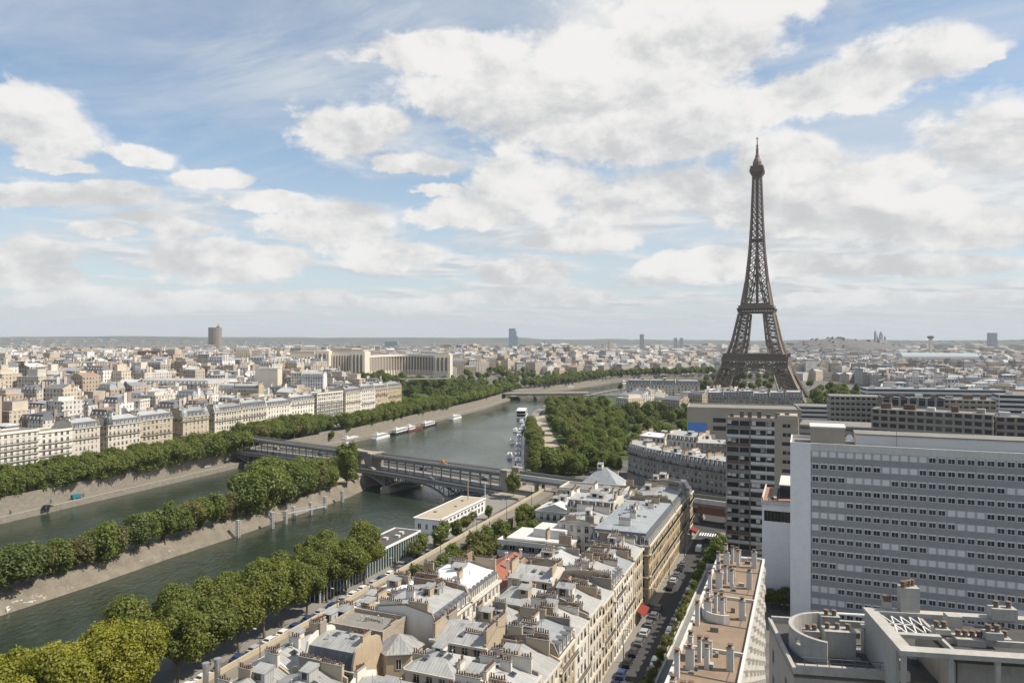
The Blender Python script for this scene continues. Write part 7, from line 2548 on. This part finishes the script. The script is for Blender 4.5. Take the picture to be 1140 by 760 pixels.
def port_dark():
 T = empty('glazed_port_hall', ST(158, -130.4), RZ, 'long glazed quay hall with a dark flat roof and a white edge', 'building')
 w, d, z = 10.2, 54, 6.2
 m = MB(); m.box(.4, .4, 0, w - .4, d - .4, z - .3, 0); m.build('glass_wall', glass_mat('hall_glass', (.05, .09, .09), .1), T)
 m = MB(); m.box(0, 0, z - .3, w, d, z, 0); m.box(0, 0, z, w, .4, z + .35, 0); m.box(0, d - .4, z, w, d, z + .35); m.box(0, .4, z, .4, d - .4, z + .35); m.box(w - .4, .4, z, w, d - .4, z + .35); m.box(.4, .4, z, w - .4, d - .4, z + .05, 1)
 m.build('roof', [MT['white'], MT['felt']], T)
 mm = MB(); mm.box(-.08, -.08, 0, .08, .08, z - .3); me = mm.mesh('mullion', MT['white'])
 for i in range(37): put('mullion', me, T, (w - .35, .5 + i * 1.47, 0))
 for i in range(7): put('mullion', me, T, (.6 + i * 1.5, d - .35, 0)); put('mullion', me, T, (.6 + i * 1.5, .35, 0))
 for x, y in ((4, 40), (6, 44), (5, 48)):
  m = MB(); m.box(x, y, z + .05, x + 1.6, y + 1.2, z + .8); m.build('roof_unit', MT['concrete_white'], T)
port_white(); port_dark()
# ---------------------------------------------------------------- mooring posts, footbridge
def lattice_post(p, h, lab, g):
 m = MB()
 for sx in (-.5, .5):
  for sy in (-.5, .5): m.beam((sx, sy, -4), (sx, sy, h), .22)
 z = -1.0
 while z < h - .5:
  for a, b in (((-.5, -.5), (.5, -.5)), ((.5, -.5), (.5, .5)), ((.5, .5), (-.5, .5)), ((-.5, .5), (-.5, -.5))):
   m.beam((*a, z), (*b, z + 1.1), .12); m.beam((*a, z), (*b, z), .12)
  z += 1.2
 m.box(-.7, -.7, h, .7, .7, h + .2)
 o = m.build('mooring_post', STEEL_P, None, p, RZ)
 return tag(o, lab, 'mooring post', g)
STEEL_P = M('galvanised_steel', (.38, .39, .38), rough=.5, var=.15)
for i, (u, v) in enumerate(((265, 598), (303, 588), (318, 583), (327, 578), (346, 573), (362, 566), (381, 559))):
 p = G(u, v, WATER_Z); p.z = WATER_Z
 lattice_post(p, 6.6 if i < 2 else 5.4, f'grey lattice mooring post off the island bank, {nth(i + 1)} from the left', 'mooring posts by the island')
A, B = ST(292, -207.6, -2.2), ST(318.5, -204.2, -2.2)
A = G(314, 572, -3.0); B = G(363, 563, -3.0)
T = empty('footbridge', A, math.atan2((B - A).y, (B - A).x), 'pale steel footbridge on posts along the island bank', 'footbridge')
Lf = (B - A).length
m = MB(); m.box(0, -.9, -.2, Lf, .9, 0); m.build('walkway', STEEL_P, T)
for y in (-.9, .9):
 m = MB(); m.box(0, y - .05, 1.0, Lf, y + .05, 1.1)
 for i in range(int(Lf / 1.5) + 1): m.beam((i * 1.5, y, 0), (i * 1.5, y, 1.0), .08)
 m.build('railing', STEEL_P, T)
m = MB(); m.beam((0, 0, 0), (-6, 8, 1.5), .8, w2=.2); m.build('ramp', STEEL_P, T)
# dark posts at the far low quay
for i, (u, v) in enumerate(((12, 579), (57, 566), (93, 559))):
 p = G(u, v, WATER_Z)
 m = MB(); m.lathe((0, 0, -3), [(.45, 0), (.45, 7.2), (.3, 7.4)], 8)
 tag(m.build('quay_post', MT['concrete_dark'], None, (p.x, p.y, WATER_Z), 0), f'dark wooden post standing at the far low quay, {nth(i + 1)} from the left', 'post', 'posts at the far low quay')
# ---------------------------------------------------------------- cars
PAINT = {}
def paint(name, c):
 m, t, b = material('car_paint_' + name)
 b.inputs['Base Color'].default_value = (*c, 1); b.inputs['Roughness'].default_value = .25
 b.inputs['Coat Weight'].default_value = .5
 return m
for n_, c_ in (('white', (.75, .75, .74)), ('silver', (.42, .43, .45)), ('black', (.02, .02, .022)), ('grey', (.14, .145, .15)), ('blue', (.03, .06, .16)), ('red', (.30, .03, .03)), ('beige', (.42, .38, .30))):
 PAINT[n_] = paint(n_, c_)
TYRE = M('tyre', (.02, .02, .02), rough=.9)
RIM = M('wheel_rim', (.45, .45, .46), rough=.35)
def car_meshes(col, van=False):
 H, L, W = (2.0, 4.9, 1.9) if van else (1.45, 4.3, 1.76)
 m = MB()
 w = W / 2
 if van: prof = [(-L / 2, .35), (L / 2, .35), (L / 2, .95), (L / 2 - .75, 1.15), (L / 2 - 1.35, H - .05), (-L / 2 + .1, H - .05), (-L / 2, 1.0)]
 else: prof = [(-L / 2, .32), (L / 2, .32), (L / 2 - .03, .72), (L / 2 - .95, .92), (L / 2 - 1.6, H - .03), (-L / 2 + 1.0, H), (-L / 2 + .35, .98), (-L / 2, .9)]
 n = len(prof)
 tp = lambda z: w * (1.0 if z < 1.0 else 1 - .16 * (z - 1.0) / (H - 1.0))
 Rr = [(tp(z), x, z) for x, z in prof]; Ll = [(-tp(z), x, z) for x, z in prof]
 m.add(Rr + Ll, [(i, (i + 1) % n, (i + 1) % n + n, i + n) for i in range(n)] + [tuple(range(n))[::-1], tuple(range(n, 2 * n))], 0)
 body = m.mesh('body', PAINT[col])
 g_ = MB()
 zt = H - .12
 def wq(a, b):
  (xa, za), (xb, zb) = a, b
  ln = math.hypot(xb - xa, zb - za); nx, nz = (zb - za) / ln * .012, -(xb - xa) / ln * .012
  s = 1 if nz >= 0 else -1
  g_.quad((-tp(za) * .9, xa + nx * s, za + nz * s), (tp(za) * .9, xa + nx * s, za + nz * s), (tp(zb) * .9, xb + nx * s, zb + nz * s), (-tp(zb) * .9, xb + nx * s, zb + nz * s))
 if van:
  wq((L / 2 - .80, 1.2), (L / 2 - 1.3, H - .15))
  xs = (L / 2 - 2.3, L / 2 - 1.1)
 else:
  wq((L / 2 - 1.0, .95), (L / 2 - 1.57, H - .08)); wq((-L / 2 + .38, 1.02), (-L / 2 + .95, H - .06))
  xs = (-L / 2 + .9, L / 2 - 1.45)
 for s in (-1, 1):
  g_.quad((s * (tp(1.0) + .012), xs[0] - .2, 1.0), (s * (tp(1.0) + .012), xs[1] + .3, 1.0), (s * (tp(zt) + .012), xs[1], zt), (s * (tp(zt) + .012), xs[0] + .1, zt))
 glass = g_.mesh('windows', MT['glass'])
 wm = MB()
 for s in (-1, 1): wm.tube((-.11, 0, 0), (.11, 0, 0), .32, n=12, m=0); break
 wm.tube((-.12, 0, 0), (-.115, 0, 0), .19, n=10, m=1); wm.tube((.115, 0, 0), (.12, 0, 0), .19, n=10, m=1)
 wheel = wm.mesh('wheel', [TYRE, RIM])
 return body, glass, wheel, L, W
CARS = {c: car_meshes(c) for c in PAINT}
CARS['van'] = car_meshes('white', True)
cr = random.Random(31)
def car(p, rz, label, group, col=None, name='parked_car'):
 col = col or cr.choice(['white', 'silver', 'black', 'black', 'grey', 'grey', 'blue', 'red', 'silver', 'beige'])
 b, g_, wl, L, W = CARS[col]
 T = empty(name, p, rz, label.replace('#', 'white' if col == 'van' else col), 'van' if col == 'van' else 'car', group)
 put('body', b, T); put('windows', g_, T)
 for x in (-W / 2 + .12, W / 2 - .12):
  for y in (-L * .31, L * .31):
   put('wheel', wl, T, (x, y, .32))
 return T
for i in range(24):                                   # left kerb of the street
 if 17 <= i <= 18: continue
 car(ST(96 + i * 5.75, -35.9, .035), RZ + R(cr.uniform(-1.5, 1.5)), f'# car parked at the left kerb under the sunlit fronts, {nth(i + 1 if i < 17 else i - 1)} up the street', 'cars at the left kerb', cr.choice(['black', 'grey', 'silver', 'black', 'blue', 'grey', 'white']))
for i in range(15):
 car(ST(150 + i * 5.9, -30.4, .035), RZ + math.pi + R(cr.uniform(-1.5, 1.5)), f'# car parked at the right kerb beside the podium, {nth(i + 1)} up the street', 'cars at the right kerb', cr.choice(['silver', 'white', 'grey', 'black', 'silver']))
car(ST(246, -33.4, .035), RZ, 'white van driving up the street towards the viaduct', None, 'van', 'van')
car(ST(258, -32.0, .035), RZ + R(60), 'dark # car turning at the crossing below the viaduct', None, 'grey', 'car')
car(ST(262, -26.0, .035), RZ + R(75), '# car crossing the street end near the apartment tower', None, 'silver', 'car')
for i in range(22):
 car(ST(104 + i * 4.8 + cr.uniform(-.5, .5), -115.3, .04), RZ + R(cr.uniform(-2, 2)), f'# car parked under the plane trees, {nth(i + 1)} from the viewer', 'cars parked under the plane trees', cr.choice(['silver', 'white', 'grey', 'white', 'blue']))
for i in range(20):
 car(ST(100 + i * 5.2 + cr.uniform(-.5, .5), -109.4, .04), RZ + R(cr.uniform(-2, 2)), f'# car parked along the promenade wall, {nth(i + 1)} from the viewer', 'cars along the promenade wall', cr.choice(['silver', 'white', 'grey', 'black', 'white']))
# vehicles on the far low quay
for i, (u, v, c) in enumerate(((53, 567, 'black'), (116, 546, 'grey'), (143, 540, 'black'), (162, 536, 'grey'), (230, 522, 'silver'), (253, 517, 'black'))):
 p = G(u, v - 2, LQ); car((p.x, p.y, LQ), RZ + R(90 if False else 0), f'# car on the low quay of the far bank, {nth(i + 1)} from the left', 'cars on the far low quay', c, 'quay_car')
# turquoise lorry
p = G(85, 555, LQ)
T = empty('lorry', (p.x, p.y, LQ), RZ, 'turquoise lorry parked on the low quay of the far bank', 'lorry'); T.scale = (.68, .68, .68)
tq = M('turquoise_sheet', (.02, .17, .23), rough=.5)
m = MB(); m.box(-1.2, -3.5, .9, 1.2, 2.0, 3.2); m.build('box_body', tq, T); m = MB(); m.box(-1.1, 2.2, .6, 1.1, 4.0, 2.7); m.build('cab', PAINT['grey'], T)
for x in (-1, 1):
 for y in (-2.2, 2.8): put('wheel', CARS['grey'][2], T, (x, y, .45), 0, 1.4)
# traffic on the bridge and the embankment road
for i in range(9):
 x = 22 + i * 21.0
 bd = (BR_B - BR_A).normalized()
 nrm = Vector((-bd.y, bd.x, 0))
 p = BR_A + bd * x + nrm * (8.2 if i % 2 else -8.4)
 z = 1.2 + 1.1 * math.sin(math.pi * x / BR_L) + .04
 car((p.x, p.y, z), math.atan2(bd.y, bd.x) - math.pi / 2 + (math.pi if i % 2 else 0), f'# car driving over the steel bridge, {nth(i + 1)} from the near bank', 'cars on the steel bridge', None, 'bridge_car')
for i, p in enumerate(along(offset_line(E2, 25), 26, 250, 700)[:18]):
 car((p.x, p.y, 1.15), RZ, f'# car on the far embankment road, {nth(i + 1)} upstream', 'cars on the embankment road', None, 'road_car')
# ---------------------------------------------------------------- boats
HULL = {'dark': M('dark_hull', (.03, .032, .04), rough=.4), 'white': M('white_hull', (.70, .70, .68), rough=.35), 'red': M('red_brown_hull', (.16, .06, .05), rough=.5), 'blue': M('blue_hull', (.05, .09, .18), rough=.4)}
def boat_meshes(L, W, hull, cabin, deck_h=1.5):
 m = MB()
 def ring(z, k): return [(-W / 2 * k, -L / 2, z), (W / 2 * k, -L / 2, z), (W / 2 * k, L * .30, z), (W * .25 * k, L * .44, z), (0, L / 2 * (1.0 if k > .95 else .95), z), (-W * .25 * k, L * .44, z), (-W / 2 * k, L * .30, z)]
 m.loft([ring(-.8, .8), ring(0, .92), ring(deck_h, 1.0)], 0)
 hm = m.mesh('hull', HULL[hull])
 c = MB()
 x = W / 2 - .5
 c.box(-x, -L * .42, deck_h, x, L * (.22 if cabin != 'short' else -.12), deck_h + 2.3, 0); c.box(-x - .25, -L * .43, deck_h + 2.3, x + .25, L * (.23 if cabin != 'short' else -.11), deck_h + 2.5, 0)
 cm_ = c.mesh('cabin', HULL['white'])
 gl = MB()
 for s in (-1, 1):
  n = max(2, int(L / 3)); y1 = L * (.20 if cabin != 'short' else -.14)
  for i in range(n):
   ya = -L * .40 + (y1 + L * .40) * i / n
   gl.quad((s * (x + .015), ya, deck_h + .9), (s * (x + .015), ya + (y1 + L * .4) / n * .75, deck_h + .9), (s * (x + .015), ya + (y1 + L * .4) / n * .75, deck_h + 1.8), (s * (x + .015), ya, deck_h + 1.8))
 gm = gl.mesh('windows', MT['glass'])
 wh = MB(); wh.box(-1.2, -L * .36, deck_h + 2.5, 1.2, -L * .28, deck_h + 4.2); wm_ = wh.mesh('wheelhouse', HULL['white'])
 return hm, cm_, gm, wm_
BOATS = [boat_meshes(32, 5.2, 'dark', 'long'), boat_meshes(26, 5.0, 'white', 'long', 1.3), boat_meshes(36, 5.6, 'red', 'short', 1.6), boat_meshes(22, 4.6, 'blue', 'long', 1.2)]
NAMES = ['dark hulled', 'white', 'red brown', 'blue hulled']
def boat(p, rz, k, label, group, s=1.0):
 hm, cm_, gm, wm_ = BOATS[k]
 T = empty('moored_boat', p, rz, label.replace('#', NAMES[k]), 'boat', group)
 T.scale = (s, s, s)
 put('hull', hm, T); put('windows', gm, put('cabin', cm_, T)); put('wheelhouse', wm_, T)
g = 'boats at the far quay'
for i, (u, v, k) in enumerate(((425, 486, 1), (447, 480, 0), (462, 476.5, 2), (478, 472.5, 0), (508, 464.5, 1), (392, 490, 1))):
 p = G(u, v + 1.5, WATER_Z)
 a = G(u + 6, v, WATER_Z);
 dv = Vector((-61 + 114, 725 - 565, 0))
 boat((p.x, p.y, WATER_Z), math.atan2(dv.y, dv.x) - math.pi / 2, k, f'# barge moored at the far quay beyond the bridge, {nth(i + 1)} of the line', g)
g = 'boats at the near quay beyond the bridge'
pts = along(offset_line(E1, 4.5), 23, 395, 700)
for i, p in enumerate(pts):
 q = pts[min(i + 1, len(pts) - 1)] if i + 1 < len(pts) else p + (p - pts[i - 1])
 dv = q - p
 rz = math.atan2(dv.y, dv.x) - math.pi / 2
 boat((p.x, p.y, WATER_Z), rz, [0, 1, 0, 3, 2][i % 5], f'# house boat moored along the near quay, {nth(i + 1)} beyond the bridge'  , g, .72)
 n_ = Vector((-dv.y, dv.x, 0)).normalized()
 if i % 3 == 0:
  p2 = p + n_ * 5.2
  boat((p2.x, p2.y, WATER_Z), rz, [1, 0, 3][i % 3], f'# boat moored outside the {nth(i + 1)} house boat beyond the bridge', g, .66)
# floating restaurant with white roof
p = G(579, 463, WATER_Z)
T = empty('floating_restaurant', (p.x + 2, p.y, WATER_Z), R(-4), 'long white two decked restaurant boat moored where the river bends', 'boat')
m = MB(); m.box(-5, -22, -.8, 5, 22, 1.2); m.build('hull', HULL['white'], T)
for k in range(2):
 m = MB(); m.box(-4.3, -20, 1.2 + 3.1 * k, 4.3, 20 - 8 * k, 4.0 + 3.1 * k, 0); m.build('saloon', MT['glass'], T)
 m = MB(); m.box(-4.7, -21, 4.0 + 3.1 * k, 4.7, 21 - 8 * k, 4.35 + 3.1 * k); m.build('deck_roof', HULL['white'], T)
 for i in range(16):
  y = -19.5 + i * 3.8
  if y < 19.5 - 8 * k:
   for x in (-4.35, 4.35):
    m = MB(); m.box(x - .08, y, 1.2 + 3.1 * k, x + .08, y + .3, 4.0 + 3.1 * k); m.build('pillar', HULL['white'], T)
g = 'white boats beyond the low stone bridge'
for i, (u, v, k, s) in enumerate(((612, 433, 1, 1.6), (622, 431, 1, 1.6), (640, 428.5, 0, 1.6), (652, 427.5, 1, 1.7), (700, 426.5, 1, 1.4), (716, 425.5, 0, 1.4), (633, 432, 1, 1.5))):
 p = G(u, v + .8, WATER_Z)
 boat((p.x, p.y, WATER_Z), R(-42 if u < 680 else -65), k, f'# trip boat beyond the low stone bridge, {nth(i + 1)} from the left', g, s)
# ---------------------------------------------------------------- street bits
AWN = M('red_awning', (.19, .03, .022), var=.15)
def awning(p, w, lab):
 T = empty('shop_awning', p, RZ, lab, 'awning')
 m = MB(); m.add([(0, 0, 3.4), (0, w, 3.4), (2.0, w, 2.5), (2.0, 0, 2.5), (2.0, w, 2.1), (2.0, 0, 2.1), (0, 0, 3.34), (0, w, 3.34), (1.98, w, 2.44), (1.98, 0, 2.44)], ((3, 2, 1, 0), (5, 4, 2, 3), (6, 7, 8, 9), (0, 6, 9, 3), (1, 2, 8, 7)))
 m.build('canvas', AWN, T)
 m = MB(); m.beam((0, .1, 3.0), (1.9, .1, 2.4), .06); m.beam((0, w - .1, 3.0), (1.9, w - .1, 2.4), .06); m.build('arm', MT['iron'], T)
awning(ST(175.5, -38.98, 0.15), 6.4, 'long red shop awning at the corner of the side street')
awning(ST(258, -38.3, 0.15), 6.5, 'red shop awning at the far end of the street by the crossing')
# street lamps
lm = MB(); lm.lathe((0, 0, 0), [(.16, 0), (.1, .8), (.06, 7.0)], 6); lm.beam((0, 0, 7), (1.2, 0, 7.3), .08); lpole = lm.mesh('pole', MT['iron'])
lh = MB(); lh.box(1.0, -.15, 7.2, 1.7, .15, 7.35); lhead = lh.mesh('lamp_head', MT['concrete_white'])
def lamp(p, rz, lab, g):
 T = empty('street_lamp', p, rz, lab, 'street lamp', g); put('pole', lpole, T); put('lamp_head', lhead, T)
for i in range(6): lamp(ST(98 + i * 28, -37.0, .14), RZ, f'iron street lamp on the left pavement of the street, {nth(i + 1)} from the viewer', 'lamps of the street')
for i in range(8): lamp(ST(90 + i * 26, -103.2, 4.0), RZ + math.pi, f'lamp post on the promenade above the quayside road, {nth(i + 1)} from the viewer', 'lamps of the promenade')
for i in range(14):
 p = along(offset_line(E2, 14), 22, 240, 640)
 if i < len(p): lamp((p[i].x, p[i].y, 1.1), RZ, f'lamp post on the far embankment wall, {nth(i + 1)} upstream', 'lamps of the far embankment')
# tall masts in the park and beside the bridge
for i, (u, Y, v, lab) in enumerate(((731, 640, 448, 'tall thin grey mast rising from the trees left of the stone mansion'), (704, 660, 450, 'thin grey mast among the trees left of the taller mast'))):
 p = at(u, Y)
 m = MB(); m.lathe((0, 0, 0), [(.35, 0), (.18, zat(v, Y))], 6)
 tag(m.build('mast', MT['concrete'], None, (p.x, p.y, 0)), lab, 'mast')
p = G(521, 572, 0)
m = MB(); m.lathe((0, 0, 0), [(.22, 0), (.14, 15)], 6)
tag(m.build('wooden_pole', MT['plaster_tan'], None, (p.x, p.y, 0)), 'tall thin tan pole on the quay before the steel bridge', 'pole')
p = G(540, 566, 0)
m = MB(); m.lathe((0, 0, 0), [(.2, 0), (.12, 11)], 6)
tag(m.build('flagpole', MT['white'], None, (p.x, p.y, 0)), 'white pole beside the small tree before the steel bridge', 'pole')
# steel flues at the left corner of the near roofs
for i, (u, v) in enumerate(((229, 738), (242, 733))):
 z = 15.5
 p = G(u, v, z)
 T = empty('steel_flue', (p.x, p.y, 0), 0, f'shiny steel chimney flue beside the promenade, {"left" if i == 0 else "right"} one of the pair', 'flue')
 fm = M('polished_steel', (.55, .54, .52), rough=.28, metal=.8, var=.1)
 m = MB(); m.lathe((0, 0, 0), [(.48, 0), (.48, z - .4)], 12); m.build('pipe', fm, T)
 m = MB(); m.lathe((0, 0, 0), [(.62, z - .5), (.62, z + .1), (.4, z + .15)], 12); m.build('cap', fm, T)
# orange works vehicle on the viaduct
bd = (BR_B - BR_A).normalized()
p = BR_A + bd * 42
T = empty('works_vehicle', (p.x, p.y, 8.55), math.atan2(bd.y, bd.x), 'small orange works machine on the railway track of the bridge', 'works machine'); T.scale = (.62, .62, .62)
orange = M('orange_paint', (.55, .24, .04), rough=.5)
m = MB(); m.box(-3, -1.1, .5, 3, 1.1, 1.2); m.build('chassis', orange, T); m = MB(); m.box(-.6, -1, 1.2, 1.6, 1, 3.0); m.build('cab', orange, T)
m = MB(); m.beam((-.8, 0, 1.4), (-2.6, 0, 3.2), .35); m.beam((-2.6, 0, 3.2), (-4.4, 0, 2.0), .3); m.build('arm', orange, T)
for x in (-2, 2):
 for y in (-.9, .9): put('wheel', CARS['grey'][2], T, (x, y, .35), math.pi / 2)
# pale rubble patches on the island slope
wr = M('pale_rubble', (.62, .60, .55), var=.15)
rr = random.Random(4)
m = MB()
for (s0, n) in ((30, 26), (58, 30), (80, 24), (112, 24), (140, 40), (146, 40), (196, 18), (230, 14)):
 for i in range(n):
  s = s0 + rr.gauss(0, 7); k = rr.uniform(.1, .75)
  t = -209.6 - 6 * k; z = -7.1 + 5.5 * k + .35
  a = rr.uniform(.25, .8)
  c = ST(s, t, z)
  m.prism([(c.x + a * math.cos(j * 2.1 + i), c.y + a * math.sin(j * 2.1 + i)) for j in range(3)], z - .5, z + .12)
tag(m.build('rubble', wr), 'pale broken stones strewn over the island slope', None, None, 'stuff')
# ---------------------------------------------------------------- people
def person_mesh():
 pts = [(0, 0, .95), (0, 0, 1.15), (0, 0, 1.40), (0, .0, 1.52), (0, .02, 1.66), (0, .01, 1.78), (-.19, 0, 1.42), (-.25, .05, 1.15), (-.24, .16, .92), (.19, 0, 1.42), (.25, -.03, 1.15), (.24, .04, .90),
           (-.1, 0, .90), (-.12, .10, .48), (-.12, .02, .06), (-.12, .16, .03), (.1, 0, .90), (.12, -.04, .48), (.12, -.2, .07), (.12, -.06, .03)]
 ed = [(0, 1), (1, 2), (2, 3), (3, 4), (4, 5), (2, 6), (6, 7), (7, 8), (2, 9), (9, 10), (10, 11), (0, 12), (12, 13), (13, 14), (14, 15), (0, 16), (16, 17), (17, 18), (18, 19)]
 rad = [.15, .14, .16, .06, .10, .08, .07, .05, .035, .07, .05, .035, .10, .07, .05, .045, .10, .07, .05, .045]
 me = bpy.data.meshes.new('person_sketch'); me.from_pydata(pts, ed, [])
 o = bpy.data.objects.new('person_sketch', me); COL.objects.link(o)
 o.modifiers.new('skin', 'SKIN'); o.modifiers.new('sub', 'SUBSURF').levels = 1
 for v, r_ in zip(me.skin_vertices[0].data, rad): v.radius = (r_, r_)
 me.skin_vertices[0].data[0].use_root = True
 dg = bpy.context.evaluated_depsgraph_get()
 out = bpy.data.meshes.new_from_object(o.evaluated_get(dg))
 bpy.data.objects.remove(o)
 m, t, b = material('clothes')
 tc = t.new('ShaderNodeTexCoord'); oi = t.new('ShaderNodeObjectInfo')
 z = t.sep(tc.outputs['Object'])[2]
 rc = t.new('ShaderNodeValToRGB'); rc.color_ramp.interpolation = 'CONSTANT'
 cols = [(0, (.05, .05, .07)), (.2, (.5, .48, .45)), (.4, (.30, .06, .05)), (.6, (.06, .12, .25)), (.8, (.6, .6, .58))]
 e = rc.color_ramp.elements
 e[0].color = (*cols[0][1], 1); e[1].position = .2; e[1].color = (*cols[1][1], 1)
 for p_, c_ in cols[2:]: n_ = e.new(p_); n_.color = (*c_, 1)
 t.l.new(oi.outputs['Random'], rc.inputs[0])
 c = t.mix(t.math('GREATER_THAN', z, .93), (.03, .035, .05), rc.outputs[0])
 c = t.mix(t.math('GREATER_THAN', z, 1.5), c, (.42, .27, .20)); c = t.mix(t.math('GREATER_THAN', z, 1.74), c, (.05, .035, .025))
 t.l.new(c, b.inputs['Base Color']); b.inputs['Roughness'].default_value = .9
 out.materials.clear(); out.materials.append(m)
 return out
PERSON = person_mesh()
for i, (p, lab) in enumerate((
  (ST(206.2, -9.6, 26.5), 'person standing by the parapet of the red terrace on the white wing'), (ST(207, -8.6, 26.5), 'second person in dark trousers on the red terrace of the white wing'), (ST(206.4, -7.4, 26.5), 'third person on the red terrace, closest to the tall office block'),
  (ST(187, -38.1, .15), 'person walking on the pavement at the side street corner'), (ST(181, -34.2, .04), 'person crossing the street near the red awning'), (ST(214, -37.8, .15), 'person walking along the sunlit pavement below the corner building'),
  (ST(241, -37.7, .15), 'person on the pavement near the white van'), (ST(140, -105, 4.0), 'person strolling on the promenade beside the garden'), (ST(176, -104.4, 4.0), 'person on the promenade near the small quay trees'), (ST(236, -105.6, 4.0), 'person on the promenade level with the harbour building'),
  (ST(236, -320, LQ), 'person walking along the low quay of the far bank'), (ST(268, -319, LQ), 'person standing on the low quay near the far end of the bridge'))):
 tag(put('person', PERSON, None, p, rr.uniform(0, 6.2)), lab, 'person')
# ================================================================ the air
HAZE_DENSITY = 4.6e-5
def build_haze():
 m = MB(); m.box(-12800, -200, -15, 12800, 13200, 345)
 mat_ = bpy.data.materials.new('haze')
 mat_.use_nodes = True
 t = NT(mat_.node_tree); t.n.clear()
 out = t.new('ShaderNodeOutputMaterial')
 v = t.new('ShaderNodeVolumePrincipled')
 v.inputs['Color'].default_value = (.86, .93, 1.0, 1)
 v.inputs['Density'].default_value = HAZE_DENSITY
 v.inputs['Anisotropy'].default_value = 0.0
 t.l.new(v.outputs[0], out.inputs['Volume'])
 o = m.build('haze', mat_)
 tag(o, 'thin pale haze in the air over the city', None, None, 'stuff')
build_haze()
